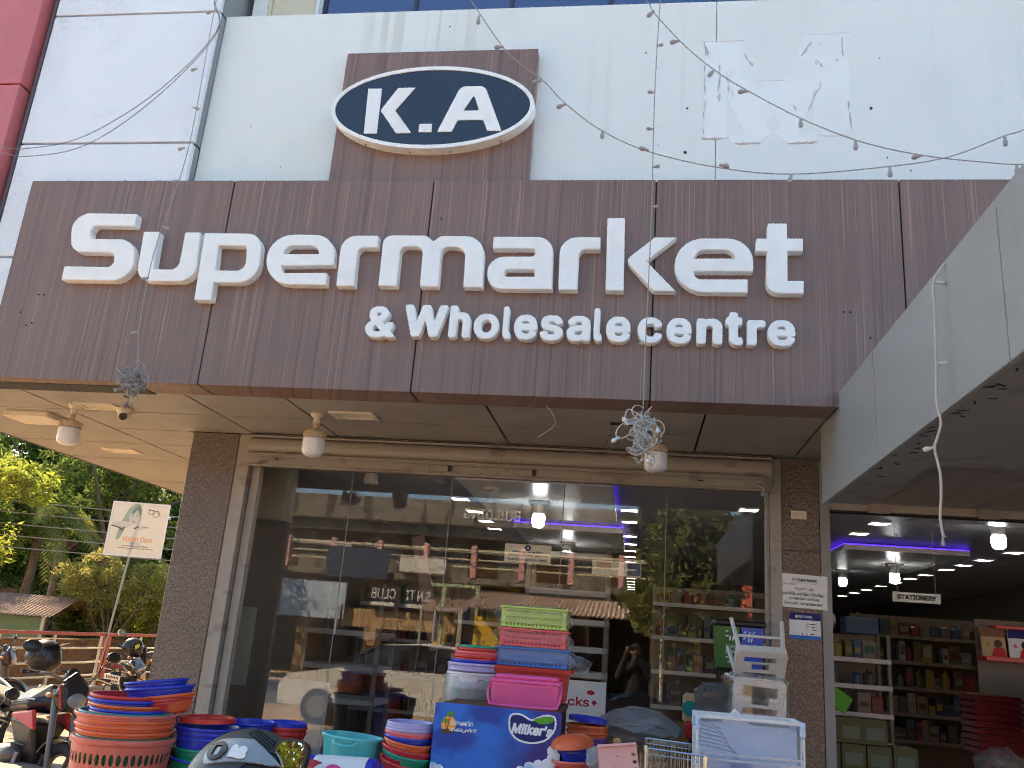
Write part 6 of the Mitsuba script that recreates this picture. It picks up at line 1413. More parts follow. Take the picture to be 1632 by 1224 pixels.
        part(k, 'indicator', _go(cat([ellipsoid(0.03, 0.02, 0.018, 2).apply_translation((0.52, y * 0.17, 0.88)), tube([(0.50, y * 0.08, 0.87), (0.52, y * 0.17, 0.88)], 0.007, 6)])), 'plastic_paleorange', True)
        part(k, 'indicator', _go(cat([ellipsoid(0.03, 0.02, 0.018, 2).apply_translation((-0.86, y * 0.17, 0.80)), tube([(-0.84, y * 0.06, 0.80), (-0.86, y * 0.17, 0.80)], 0.007, 6)])), 'plastic_palepink', True)
    if cowl:
        cw = hull([(0.50, 0, 1.00, 0.05), (0.55, 0.07, 0.93, 0.05), (0.55, -0.07, 0.93, 0.05), (0.57, 0.05, 0.82, 0.05), (0.57, -0.05, 0.82, 0.05), (0.48, 0.06, 0.86, 0.05), (0.48, -0.06, 0.86, 0.05)], 3)
        q = part(k, 'headlight_cowl', _go(cw), paint, True)
        part(q, 'headlight', _go(ellipsoid(0.02, 0.075, 0.055, 2).apply_translation((0.625, 0, 0.86))), 'silver_plate', True)
        for y in (-1, 1):
            part(q, 'stripe', _go(hull([(0.555, y * 0.122, 0.95, 0.010), (0.60, y * 0.095, 0.80, 0.010)], 1)), accent)
        wsd = hull([(0.52, 0, 1.05, 0.012), (0.54, 0.09, 0.98, 0.012), (0.54, -0.09, 0.98, 0.012)], 2)
        part(q, 'screen', _go(wsd), 'black_plastic', True)
    cl = trimesh.creation.cylinder(0.05, 0.05, sections=20); cl.apply_transform(RX(math.pi / 2 - 0.5, [0, 1, 0])); cl.apply_translation((0.47, 0, 1.03))
    part(k, 'instrument', _go(cl), 'black_plastic')
    part(k, 'footrest', _go(tube([(-0.02, -0.24, 0.32), (-0.02, 0.24, 0.32)], 0.012, 8)), 'dull_metal')
    part(k, 'side_stand', _go(tube([(-0.02, 0.12, 0.28), (0.02, 0.26, 0.03)], 0.012, 8)), 'dull_metal')
    part(k, 'cables', _go(cat([tube(spline([(0.46, y * 0.2, 1.02), (0.58, y * 0.12, 1.05), (0.55, y * 0.06, 0.90), (0.44, y * 0.03, 0.78)], 20), 0.005, 5) for y in (-1, 1)])), 'black_matt', 40)
    return k
# near left bike, seen from its right side with the headlight towards the right
motorcycle('black motorcycle with red fairing at the far left edge, helmet hung on its handlebar', (-5.08, 7.10, 0.03), -0.45, accent='plastic_red', lean=0.10, plate=False, s=1.08)
helmet('black helmet with visor raised, hung on the handlebar of the left motorcycle', (-5.18, 7.42, 1.235), rz=0.1, ry=-0.15, shell='black_plastic', accent='black_paint', peak=True)
motorcycle('red tanked motorcycle parked low beside the far left bike', (-5.22, 6.1, -0.14), -0.3, paint='plastic_red', accent='plastic_red', lean=0.12, plate=False)
motorcycle('black motorcycle seen from behind with white number plate near the railing', (-7.59, 12.8, 0.0), 1.90, accent='plastic_rust', lean=-0.12, s=1.08)
helmet('black helmet with yellow green patch resting on the far motorcycle', (-7.68, 13.1, 1.13), rz=0.5, shell='black_plastic', accent='black_paint', patch='plastic_lime')
motorcycle('dark motorcycle far left behind the near bike, one mirror showing above its seat', (-9.5, 11.9, 0.0), 0.2, accent='plastic_maroon', plate=False)
# bike right in front of the camera: only its mirror and the helmet on it reach into the frame
helmet('dark grey full face helmet with silver side plate and sticker in the foreground', (-1.04, 2.45, 1.255), rz=-0.12, ry=0.03, rx=-0.62, shell='charcoal_shell', accent='silver_plate', s=1.06, sticker=True)
k = thing('motorcycle', 'foreground motorcycle under the helmet, its round mirror reflecting sunlit leaves', 'motorcycle')
MC = np.array([-0.900, 2.40, 1.352])
view = (MC - CAM) / np.linalg.norm(MC - CAM)
want = np.array([-0.75, -0.65, 0.10]); want /= np.linalg.norm(want)
nrm = want - view; nrm /= np.linalg.norm(nrm)
u_ = np.cross([0, 0, 1.0], nrm); u_ /= np.linalg.norm(u_); v_ = np.cross(nrm, u_)
FR = np.eye(4); FR[:3, 0], FR[:3, 1], FR[:3, 2], FR[:3, 3] = u_, v_, nrm, MC
sh_ = Polygon(spline([(-0.050, -0.012), (-0.036, 0.030), (0.005, 0.042), (0.046, 0.034), (0.054, 0.004), (0.044, -0.030), (0.005, -0.040), (-0.036, -0.036)], 60, True))
def gm_(m): m = m.copy(); m.apply_transform(FR); return m
part(k, 'mirror_glass', gm_(flat(sh_, 0.004, 0.006)), 'mirror')
part(k, 'mirror_housing', gm_(cat([flat(sh_.buffer(0.005).difference(sh_.buffer(-0.0015)), -0.006, 0.0085), flat(sh_.buffer(0.004), -0.012, 0.0035), flat(sh_.buffer(-0.012), -0.026, -0.011)])), 'black_plastic')
part(k, 'mirror_stalk', tube(spline([tuple(MC - nrm * 0.02 + [-0.02, 0, -0.015]), (-0.96, 2.42, 1.27), (-0.985, 2.43, 1.20), (-0.99, 2.45, 1.05)], 24), 0.010, 8), 'black_plastic', 40)
part(k, 'handlebar', tube(spline([(-1.35, 2.30, 1.03), (-1.15, 2.44, 1.05), (-1.0, 2.46, 1.02), (-0.85, 2.40, 1.04), (-0.66, 2.24, 1.02)], 30), 0.012, 8), 'dull_metal', 40)
part(k, 'tank', xform(hull([(0, 0, 0.86, 0.12), (0, -0.28, 0.82, 0.09), (0.08, -0.05, 0.86, 0.08), (-0.08, -0.05, 0.86, 0.08)], 3), loc=(-1.0, 2.3, 0)), 'black_paint', True)
part(k, 'seat', xform(hull([(0, -0.35, 0.80, 0.08), (0, -1.0, 0.84, 0.07), (0.08, -0.6, 0.8, 0.05), (-0.08, -0.6, 0.8, 0.05)], 2), loc=(-1.0, 2.3, 0)), 'black_matt', True)
part(k, 'engine', xform(hull([(0, 0, 0.4, 0.16), (0, -0.3, 0.4, 0.14)], 2), loc=(-1.0, 2.3, 0)), 'engine_metal', True)
part(k, 'fork', cat([tube([(-1.0 + x, 2.95, 0.30), (-1.0 + x, 2.55, 1.02)], 0.024, 10) for x in (-0.09, 0.09)]), 'dull_metal', 40)
for y in (2.95, 1.65):
    tor = trimesh.creation.torus(0.25, 0.05, 40, 14); tor.apply_transform(RX(math.pi / 2, [0, 1, 0])); tor.apply_translation((-1.0, y, 0.30)); part(k, 'tyre', tor, 'tyre_rubber', True)
part(k, 'frame', cat([tube([(-1.0, 2.5, 0.92), (-1.0, 2.25, 0.4), (-1.0, 1.9, 0.35), (-1.0, 1.65, 0.30)], 0.022, 8)]), 'black_matt')

# ================================================================== left side: railing, wall, hoarding, shed
RXL = -10.4
k = thing('railing', 'red topped steel railing with cream bars along the parking edge', 'railing')
part(k, 'top_rail', bbox_(RXL - 0.03, RXL + 0.03, 9.0, 26.0, 1.15, 1.21, 0.006), 'rail_red')
for z in (0.92, 0.66, 0.42):
    part(k, 'rail', tube([(RXL, 9.0, z), (RXL, 26.0, z)], 0.02, 8), 'cream_paint', 40)
for y in np.arange(9.3, 26, 1.45):
    part(k, 'bar', bbox_(RXL - 0.02, RXL + 0.02, y - 0.02, y + 0.02, 0.2, 1.148, 0.004), 'cream_paint')
for y in (10.8, 16.75, 22.6):
    part(k, 'post', bbox_(RXL - 0.06, RXL + 0.06, y - 0.06, y + 0.06, 0.2, 1.149, 0.006), 'rail_red')
single('kerb_wall', 'low grey concrete kerb under the railing', 'kerb', bbox_(RXL - 0.12, RXL + 0.12, 6.0, 30, -0.1, 0.22, 0.02), 'stained_concrete')
single('retaining_wall', 'rough brown earth retaining wall beyond the railing', 'wall', box(-12.9, -12.5, 6.0, 60, -0.4, 0.95), 'laterite')
k = thing('optician_board', 'white optician board with girl, spectacles and orange lettering on a pole', 'sign board')
Mb = np.eye(4); Mb[:3, :3] = trimesh.transformations.euler_matrix(0, 0, 0.15, 'sxyz')[:3, :3]; Mb[:3, 3] = (-10.13, 16.6, 3.27)
def gb(m): m = m.copy(); m.apply_transform(Mb); return m
M('board_white', {'type': 'principledthin', 'base_color': {'type': 'rgb', 'value': [0.70, 0.66, 0.60]}, 'roughness': 0.6, 'diff_trans': 0.8})
part(k, 'board', gb(box(-0.58, 0.58, 0, 0.012, -0.54, 0.54)), 'board_white')
part(k, 'frame', gb(front(sbox(-0.59, -0.55, 0.59, 0.55).difference(sbox(-0.565, -0.525, 0.565, 0.525)), -0.012, 0.02)), 'matt_paper')
part(k, 'pole', cat([tube([(-10.42, 16.66, 0.2), (-10.22, 16.66, 2.75)], 0.022, 10), gb(tube([(-0.09, 0.035, -0.52), (0.0, 0.035, 0.3)], 0.02, 8))]), 'dull_metal', 40)
def pb(poly, d=0.0): return gb(front(poly, -0.006 - d, -0.002 - d))
M('print_hair', pr((0.22, 0.25, 0.20), 0.7)); M('print_skin', pr((0.62, 0.56, 0.48), 0.7)); M('print_green', pr((0.35, 0.42, 0.30), 0.7)); M('print_orange', pr((0.72, 0.38, 0.18), 0.7)); M('print_blue', pr((0.25, 0.40, 0.52), 0.7)); M('print_dark', pr((0.10, 0.09, 0.08), 0.7))
hair = Polygon(spline([(-0.40, -0.20), (-0.36, 0.08), (-0.27, 0.34), (-0.17, 0.49), (-0.06, 0.52), (0.02, 0.44), (0.03, 0.28), (0.0, 0.18), (-0.06, 0.36), (-0.16, 0.30), (-0.20, 0.14), (-0.26, 0.0), (-0.33, -0.20)], 120, True)).buffer(0)
part(k, 'portrait_hair', pb(hair), 'print_green')
part(k, 'portrait_fringe', pb(Polygon(spline([(-0.16, 0.36), (-0.06, 0.50), (0.01, 0.42), (0.02, 0.33), (-0.02, 0.30), (-0.05, 0.40), (-0.14, 0.30)], 60, True)).buffer(0), 0.005), 'print_hair')
part(k, 'portrait_face', pb(affinity.rotate(affinity.scale(Point(-0.10, 0.24).buffer(1), 0.105, 0.15), 5), 0.003), 'print_skin')
part(k, 'portrait_arms', pb(unary_union([Polygon([(-0.52, 0.12), (-0.25, 0.16), (-0.12, 0.08), (-0.22, 0.02), (-0.50, 0.06)]), Polygon([(-0.12, 0.04), (0.2, 0.08), (0.22, 0.04), (0, -0.02)])]), 0.0045), 'print_skin')
part(k, 'portrait_features', pb(unary_union([affinity.scale(Point(-0.14, 0.27).buffer(0.018), 1, 0.6), affinity.scale(Point(-0.04, 0.27).buffer(0.018), 1, 0.6), affinity.scale(Point(-0.09, 0.15).buffer(0.02), 1, 0.5), LineString([(-0.52, 0.05), (-0.38, 0.02), (-0.30, -0.03), (-0.26, 0.03)]).buffer(0.012), LineString([(-0.05, 0.02), (0.02, 0.05)]).buffer(0.014), LineString([(0.10, 0.06), (0.24, 0.05)]).buffer(0.005)]), 0.008), 'print_dark')
gl_ = [affinity.rotate(Point(0.22, 0.37).buffer(0.052).difference(Point(0.22, 0.37).buffer(0.042)), 0), Point(0.33, 0.32).buffer(0.055).difference(Point(0.33, 0.32).buffer(0.045)), LineString([(0.17, 0.42), (0.38, 0.39)]).buffer(0.008), LineString([(0.38, 0.39), (0.42, 0.30)]).buffer(0.006)]
part(k, 'spectacles_print', pb(unary_union(gl_)), 'print_dark')
part(k, 'lettering', pb(fit(text_poly('Vision Care', 0.1, True), -0.27, 0.36, -0.255, -0.145)), 'print_orange')
part(k, 'lettering', pb(fit(text_poly('Opticals', 0.06, True), -0.10, 0.13, -0.315, -0.265)), 'print_blue')
part(k, 'lettering', pb(unary_union([sbox(-0.25, -0.345, 0.28, -0.333), sbox(-0.32, -0.39, 0.40, -0.38)])), 'print_dark')
k = thing('shed', 'small shed with rusty corrugated roof and green net walls at the far left', 'shed')
Ms = np.eye(4); Ms[:3, :3] = trimesh.transformations.euler_matrix(0, 0, 0.25, 'sxyz')[:3, :3]; Ms[:3, 3] = (-15.5, 20.0, 0)
def gs(m): m = m.copy(); m.apply_transform(Ms); return m
def corrugated(x0, x1, ya, za, yb, zb, pitch=0.09, amp=0.018, t=0.006):
    n = int((x1 - x0) / pitch * 6)
    x = np.linspace(x0, x1, n); h = amp * np.cos(x / pitch * 2 * math.pi)
    v = np.vstack([np.stack([x, np.full(n, ya), za + h], 1), np.stack([x, np.full(n, yb), zb + h], 1), np.stack([x, np.full(n, ya), za + h - t], 1), np.stack([x, np.full(n, yb), zb + h - t], 1)])
    i = np.arange(n - 1); q = lambda a, b, c, d: np.vstack([np.stack([a, b, c], 1), np.stack([a, c, d], 1)])
    f = np.vstack([q(i, i + 1, n + i + 1, n + i), q(2 * n + i, 3 * n + i, 3 * n + i + 1, 2 * n + i + 1), q(i, 2 * n + i, 2 * n + i + 1, i + 1), q(n + i, n + i + 1, 3 * n + i + 1, 3 * n + i)])
    return trimesh.Trimesh(v, f, process=False)
def rust_fn(p, n, uv):
    g = fbm(p.x * 2, p.y * 2, p.z * 2, 4)
    return mix((0.30, 0.20, 0.155), (0.17, 0.10, 0.075), g)
M('rusty_sheet', pr(proc(rust_fn), 0.7))
def tile_fn(p, n, uv):
    g = fbm(p.x * 0.8, p.y * 2, p.z * 2, 4); r = cell_rand(dr.floor(p.x * 1.1), 2)
    return mix(mix((0.44, 0.31, 0.24), (0.33, 0.22, 0.17), g), (0.55, 0.44, 0.35), r * 0.5)
M('tile_sheet', pr(proc(tile_fn), 0.7))
part(k, 'roof', gs(cat([corrugated(-2.2, 1.9, -1.5, 1.40, 0.1, 1.86), corrugated(-2.2, 1.9, 0.1, 1.86, 1.7, 1.42)])), 'rusty_sheet')
M('green_net', {'type': 'principledthin', 'base_color': {'type': 'rgb', 'value': [0.30, 0.38, 0.20]}, 'roughness': 0.8, 'diff_trans': 1.0})
vv = []
xs_ = np.linspace(-2.0, 1.65, 60); yy_ = -1.3 + 0.05 * np.sin(xs_ * 11) + 0.03 * np.sin(xs_ * 23)
vv = np.vstack([np.stack([xs_, yy_, np.full(60, -0.3)], 1), np.stack([xs_, yy_ * 0 - 1.32, np.full(60, 1.36)], 1)])
i = np.arange(59); net = trimesh.Trimesh(vv, np.vstack([np.stack([i, i + 1, 60 + i + 1], 1), np.stack([i, 60 + i + 1, 60 + i], 1)]), process=False)
part(k, 'net_wall', gs(net), 'green_net', True)
part(k, 'post', gs(cat([tube([(x, -1.36, -0.3), (x, -1.36, 1.40)], 0.04, 8) for x in (-2.0, -0.2, 1.68)])), 'cream_paint')
single('brick_stack', 'few tan bricks stacked on the ground before the kerb', 'bricks', cat([bbox_(-7.75 + i * 0.02, -7.35 + i * 0.02, 12.2, 12.4, 0.001 + j * 0.1, 0.095 + j * 0.1, 0.008) for j, i in ((0, 0), (1, 1))]), 'matt_tan')
for i, (z0, z1, y0, y1) in enumerate(((3.4, 4.5, 9, 30), (3.25, 4.3, 9, 30), (3.1, 4.15, 9, 30), (2.75, 3.5, 9, 30), (2.55, 3.3, 9, 30))):
    P = spline([(-22.0, 14.0, 3.6 + 0.22 * (i - 2) * -1), (-17.0, 17.0, 3.4 + 0.26 * (2 - i)), (-12.0, 20.0, 3.45 + 0.27 * (2 - i)), (-8.0, 23.0, 3.6 + 0.27 * (2 - i))], 50)
    single('overhead_wire', f'thin overhead wire before the left trees, {ORD[i]} from the top', 'wire', tube(P, 0.012, 5), 'cord', group='overhead wires before the left trees')

# ================================================================== trees
def leaves(P, size, r, droop=0.0, aspect=0.45, out=None):
    """one bent two-triangle leaf per point"""
    n = len(P)
    d = r.normal(0, 1, (n, 3)); d[:, 2] = d[:, 2] * 0.7 - droop
    if out is not None: d += out
    d /= np.linalg.norm(d, axis=1, keepdims=True)
    s = np.cross(d, r.normal(0, 1, (n, 3))); s /= np.linalg.norm(s, axis=1, keepdims=True) + 1e-9
    nn = np.cross(d, s)
    L = (size * r.uniform(0.65, 1.3, n))[:, None]
    a, b = P, P + d * L
    m1, m2 = P + d * L * 0.45 + s * L * aspect * 0.5 + nn * L * 0.08, P + d * L * 0.45 - s * L * aspect * 0.5 + nn * L * 0.08
    v = np.stack([a, m1, b, m2], 1).reshape(-1, 3)
    i = np.arange(n)[:, None] * 4
    f = np.vstack([i + [0, 1, 2], i + [0, 2, 3]])
    return trimesh.Trimesh(v, f, process=False)
def clump_points(n, c, rad, r, shells=0.55, k=34):
    """leaf positions gathered in twigs through an ellipsoid"""
    tw = r.normal(0, 1, (n // k + 1, 3)); tw /= np.linalg.norm(tw, axis=1, keepdims=True)
    tw *= (r.uniform(shells ** 3, 1, (len(tw), 1))) ** (1 / 3)
    P = np.repeat(tw, k, 0)[:n] + r.normal(0, 0.13, (n, 3))
    return np.asarray(c) + P * rad
def broad_tree(name, label, base, trunk_h, blobs, n, size, mat, seed, group=None, bark='bark', trunk_r=0.18, droop=0.2, aspect=0.45, branches=True, catg='tree'):
    r = np.random.default_rng(seed)
    k = thing(name, label, catg, group)
    b = np.array(base, float)
    top = b + [0, 0, trunk_h]
    tr = [tube(spline([b, b + [r.normal(0, .1), r.normal(0, .1), trunk_h * 0.5], top], 14), np.linspace(trunk_r, trunk_r * 0.6, 15)[:len(spline([b, b, top], 14))] if False else trunk_r * 0.8, 9)]
    part(k, 'trunk', cat(tr), bark, True)
    if branches:
        br = []
        for c, rad in blobs:
            c = np.array(c, float)
            br.append(tube(spline([top - [0, 0, trunk_h * 0.25], (top + c) / 2 + r.normal(0, .15, 3), c + [0, 0, rad[2] * 0.3]], 12), np.linspace(trunk_r * 0.45, 0.015, len(spline([top, top, c], 12))), 6))
            for _ in range(3):
                e = c + r.normal(0, 0.5, 3) * rad
                br.append(tube([c, (c + e) / 2 + r.normal(0, .05, 3), e], [0.03, 0.02, 0.008], 5))
        part(k, 'branch', cat(br), bark, True)
    vol = np.array([np.prod(rad) ** (2 / 3) for _, rad in blobs]); cnt = (n * vol / vol.sum()).astype(int)
    P = np.vstack([clump_points(m_, c, rad, r) for (c, rad), m_ in zip(blobs, cnt)])
    part(k, 'crown', leaves(P, size, r, droop, aspect), mat, kind='stuff')
    return k
def palm(name, label, base, h, nf, L, seed, group=None, mat='leaf_palm'):
    r = np.random.default_rng(seed); k = thing(name, label, 'palm tree', group)
    b = np.array(base, float); top = b + [r.normal(0, .4), r.normal(0, .4), h]
    S = spline([b, (b + top) / 2 + [0.2, 0, 0], top], 20)
    part(k, 'trunk', tube(S, np.linspace(0.16, 0.10, len(S)), 9), 'bark', True)
    for i in range(nf):
        a = i / nf * 2 * math.pi + r.uniform(-.2, .2); el = r.uniform(-0.15, 1.0)
        d = np.array([math.cos(a) * math.cos(el), math.sin(a) * math.cos(el), math.sin(el)])
        t = np.linspace(0, 1, 26)[:, None]
        rib = top + d * t * L + np.array([0, 0, -1.0]) * (t ** 2) * L * r.uniform(0.45, 0.8)
        tg = np.gradient(rib, axis=0); tg /= np.linalg.norm(tg, axis=1, keepdims=True)
        sd = np.cross(tg, [0, 0, 1.0]); sd /= np.linalg.norm(sd, axis=1, keepdims=True) + 1e-9
        V, Fc = [], []
        for j in range(3, 26):
            for s in (-1, 1):
                for q in (0, 0.5):
                    p = rib[j] + tg[j] * q * L / 26
                    ll = L * 0.24 * (1 - 0.6 * (j / 26)) * r.uniform(0.85, 1.1)
                    e = p + (sd[j] * s * 0.75 + tg[j] * 0.6 + [0, 0, -0.35]) * ll
                    w = tg[j] * 0.022 * L / 2.5
                    n0 = len(V); V += [p - w, p + w, e]; Fc.append([n0, n0 + 1, n0 + 2])
        part(k, 'frond', trimesh.Trimesh(np.array(V), np.array(Fc), process=False), mat)
    return k
def blobset(c, spread, n, rad, seed):
    r = np.random.default_rng(seed)
    return [(np.array(c) + r.uniform(-1, 1, 3) * spread, np.array(rad) * r.uniform(0.7, 1.25)) for _ in range(n)]
broad_tree('leafy_tree', 'bright yellow green tree hanging in at the far left edge', (-15.6, 17.0, 0), 3.6, blobset((-15.3, 17.3, 4.1), (1.7, 1.2, 1.5), 9, (0.75, 0.7, 0.55), 1), 9000, 0.17, 'leaf_bright', 1, aspect=0.34)
broad_tree('leafy_tree', 'mid green tree behind the optician board', (-16.0, 25.0, 0), 4.0, blobset((-15.8, 25.0, 5.6), (2.6, 1.8, 2.0), 10, (1.2, 1.0, 0.85), 2), 12000, 0.19, 'leaf_mid', 2)
broad_tree('leafy_tree', 'dark tree in shade behind the palms at the left', (-20.5, 29.0, 0), 4.5, blobset((-20.0, 29.0, 5.4), (3.6, 2.0, 3.2), 12, (1.7, 1.4, 1.3), 3), 15000, 0.24, 'leaf_dark', 3)
broad_tree('leafy_tree', 'dark tree closing the gap beside the granite pillar', (-17.0, 32.0, 0), 4.5, blobset((-17.0, 32.0, 4.6), (3.2, 2.0, 3.2), 12, (1.7, 1.4, 1.3), 4), 15000, 0.24, 'leaf_dark', 4)
broad_tree('leafy_tree', 'tall dark tree far back at the left', (-27.0, 33.0, 0), 5.0, blobset((-26.5, 33.0, 6.2), (4.5, 2.0, 3.8), 12, (2.1, 1.7, 1.6), 5), 14000, 0.28, 'leaf_dark', 5)
broad_tree('leafy_tree', 'mid green tree above the shed at the left', (-19.0, 22.5, 0), 3.5, blobset((-18.6, 22.5, 4.9), (2.0, 1.5, 1.7), 9, (1.0, 0.9, 0.75), 6), 9000, 0.18, 'leaf_mid', 6)
broad_tree('shrub', 'loose yellow green bush glowing in the sun under the optician board', (-12.9, 20.8, 0), 0.9, blobset((-12.75, 20.9, 2.2), (1.15, 0.7, 0.75), 10, (0.62, 0.5, 0.48), 7), 13000, 0.085, 'leaf_bush', 7, trunk_r=0.05, droop=0.0, aspect=0.4, catg='shrub')
broad_tree('shrub', 'green bush low beside the granite pillar', (-11.9, 21.6, 0), 0.6, blobset((-11.75, 21.8, 1.7), (0.75, 0.6, 0.75), 7, (0.5, 0.45, 0.42), 8), 7000, 0.10, 'leaf_bright', 8, trunk_r=0.04, droop=0.0, catg='shrub')
broad_tree('shrub', 'dark green bush between the shed and the optician board', (-13.9, 21.5, 0), 0.6, blobset((-13.9, 21.6, 1.3), (0.7, 0.5, 0.4), 6, (0.45, 0.4, 0.35), 9), 5000, 0.12, 'leaf_mid', 9, trunk_r=0.04, catg='shrub')
palm('coconut_palm', 'palm with arching fronds left of the optician board', (-17.3, 22.8, 0), 4.3, 17, 2.8, 11)
palm('coconut_palm', 'low palm half hidden behind the optician board', (-14.9, 24.3, 0), 3.0, 14, 2.2, 12)
palm('coconut_palm', 'palm with drooping fronds beside the granite pillar', (-14.4, 26.5, 0), 2.6, 14, 2.4, 13, mat='leaf_mid')
single('far_slope', 'dark overgrown slope closing the view behind the left trees', 'bank', xform(ellipsoid(26, 6, 8, 4), loc=(-34, 42, -1.5)), 'laterite')
labels['far_slope'] = {'kind': 'structure'}
broad_tree('undergrowth', 'thicket covering the slope behind the left trees', (-24, 36, 0), 1.0, blobset((-24, 36.5, 3.0), (11, 1.5, 3.0), 26, (2.4, 1.2, 1.6), 14), 22000, 0.30, 'leaf_dark', 14, catg='thicket', branches=False)

# ================================================================== street behind the camera, seen in the glass and the mirror
def street_building():
    k = thing('street_building', 'old two storey shop building across the road with stained parapet and balcony', 'building')
    Y = -15.4
    part(k, 'wall', box(-19, 3.2, Y - 8, Y - 0.6, 2.62, 6.2), 'stained_concrete'); part(k, 'ground_floor_back', box(-19, 3.2, Y - 8, Y - 4.0, 0, 2.619), 'stained_concrete'); part(k, 'lintel', box(-19, 3.2, Y - 0.6, Y - 0.0, 5.0, 5.35), 'stained_concrete')
    part(k, 'parapet', bbox_(-19, 3.2, Y - 0.02, Y + 0.25, 5.36, 6.22, 0.02), 'stained_concrete')
    part(k, 'balcony_slab', bbox_(-19, 3.2, Y - 0.6, Y + 0.9, 3.35, 3.55, 0.02), 'stained_concrete')
    part(k, 'balcony_rail', cat([tube([(-19, Y + 0.85, z), (3.2, Y + 0.85, z)], 0.03, 8) for z in (3.9, 4.15, 4.4)] + [bbox_(-19, 3.2, Y + 0.8, Y + 0.9, 4.42, 4.5, 0.01)]), 'cream_paint', 40)
    for x in np.arange(-18.6, 3.2, 1.65):
        part(k, 'balcony_post', bbox_(x - 0.09, x + 0.09, Y + 0.76, Y + 0.94, 3.551, 4.62, 0.01), 'matt_palepink')
    for x in np.arange(-17.6, 2.6, 2.45):
        part(k, 'upper_door', bbox_(x - 0.5, x + 0.5, Y - 0.62, Y - 0.56, 3.56, 5.0, 0.01), 'matt_brown')
        part(k, 'partition', box(x + 1.1, x + 1.3, Y - 3.99, Y - 0.61, 0, 2.618), 'matt_tan')
        part(k, 'shop_column', box(x + 1.0, x + 1.42, Y - 0.6, Y - 0.2, 0, 3.349), 'matt_yellow' if int(x) % 2 else 'matt_tan')
    P = fit(text_poly('BUILDING', 0.4, True), -2.35, -0.4, 5.62, 5.98)
    m = front(P, -0.02, 0.0); m.vertices = m.vertices * [1, 1, 1]
    # lettering faces the road: turn it round
    m = xform(front(fit(text_poly('BUILDING', 0.4, True), -1.0, 1.0, 5.6, 5.98), -0.02, 0.0), rz=math.pi, loc=(-5.0, Y + 0.27, 0))
    part(k, 'lettering', m, 'matt_paper')
    return k
street_building()
Y = -15.4
def street_sign(label, x0, x1, z0, z1, y, mat, text=None, tm='matt_paper', rows=1):
    k = thing('street_sign', label, 'sign')
    part(k, 'board', bbox_(x0, x1, y - 0.06, y, z0, z1, 0.005), mat)
    if text:
        w = x1 - x0
        m = xform(front(fit(text_poly(text, 0.3, True), -w * 0.42, w * 0.42, z0 + (z1 - z0) * 0.42, z0 + (z1 - z0) * 0.88), -0.012, 0.0), rz=math.pi, loc=((x0 + x1) / 2, y + 0.001, 0))
        part(k, 'lettering', m, tm)
        part(k, 'lettering', box(x0 + w * 0.1, x1 - w * 0.1, y + 0.001, y + 0.01, z0 + (z1 - z0) * 0.12, z0 + (z1 - z0) * 0.28), tm)
street_sign('blue shop sign under the balcony across the road', -10.5, -8.3, 3.3, 4.3, Y + 1.05, 'stock_blue')
street_sign('white banner under the balcony across the road', -7.9, -6.3, 3.6, 4.1, Y + 1.05, 'matt_paper')
street_sign('black board reading S.N TI across the road', -7.6, -6.6, 2.35, 3.1, Y + 1.2, 'matt_ink', 'S.N TI')
street_sign('black board reading CLUB across the road', -8.8, -7.8, 2.35, 3.1, Y + 1.2, 'matt_ink', 'CLUB')
street_sign('blue and red hoarding across the road', -12.4, -9.6, 1.9, 3.1, Y + 1.2, 'matt_paleblue')
street_sign('pink band sign under the black boards', -9.9, -5.8, 1.7, 2.3, Y + 1.0, 'matt_tan')
def awning(label, x0, x1, za, zb, ya, yb, mat='tile_sheet'):
    k = thing('shop_awning', label, 'awning')
    part(k, 'sheet', corrugated(x0, x1, ya, za, yb, zb, 0.14, 0.025), mat)
    for x in (x0 + 0.1, x1 - 0.1):
        part(k, 'post', tube([(x, yb, 0), (x, yb, zb)], 0.035, 8), 'cream_paint')
awning('small corrugated awning across the road', -6.6, -5.2, 2.85, 2.35, Y + 0.6, Y + 3.0)
awning('long corrugated tile coloured awning across the road', -5.1, 0.9, 3.15, 2.5, Y + 0.6, Y + 4.2)
single('stall_frame', 'pale green stall frame across the road', 'frame', cat([bbox_(-6.5, -4.9, Y + 2.0, Y + 2.1, 3.15, 3.25, 0.01), bbox_(-6.1, -6.0, Y + 2.0, Y + 2.1, 0, 3.15, 0.01), bbox_(-5.0, -4.9, Y + 2.0, Y + 2.1, 0, 3.15, 0.01)]), 'matt_lightgreen')
single('yellow_stall', 'yellow stall front across the road', 'stall', bbox_(-4.9, -3.6, Y + 2.2, Y + 2.6, 0.0, 2.3, 0.02), 'matt_yellow')
single('orange_house', 'plain orange walled house beyond the street tree', 'house', cat([box(3.6, 12.0, Y - 6, Y, 0, 6.5)]), 'matt_salmon')
single('low_shop', 'low cream shop at the right end across the road', 'shop', cat([box(3.5, 12, Y + 0.02, Y + 1.2, 0, 2.8)]), 'matt_tan')
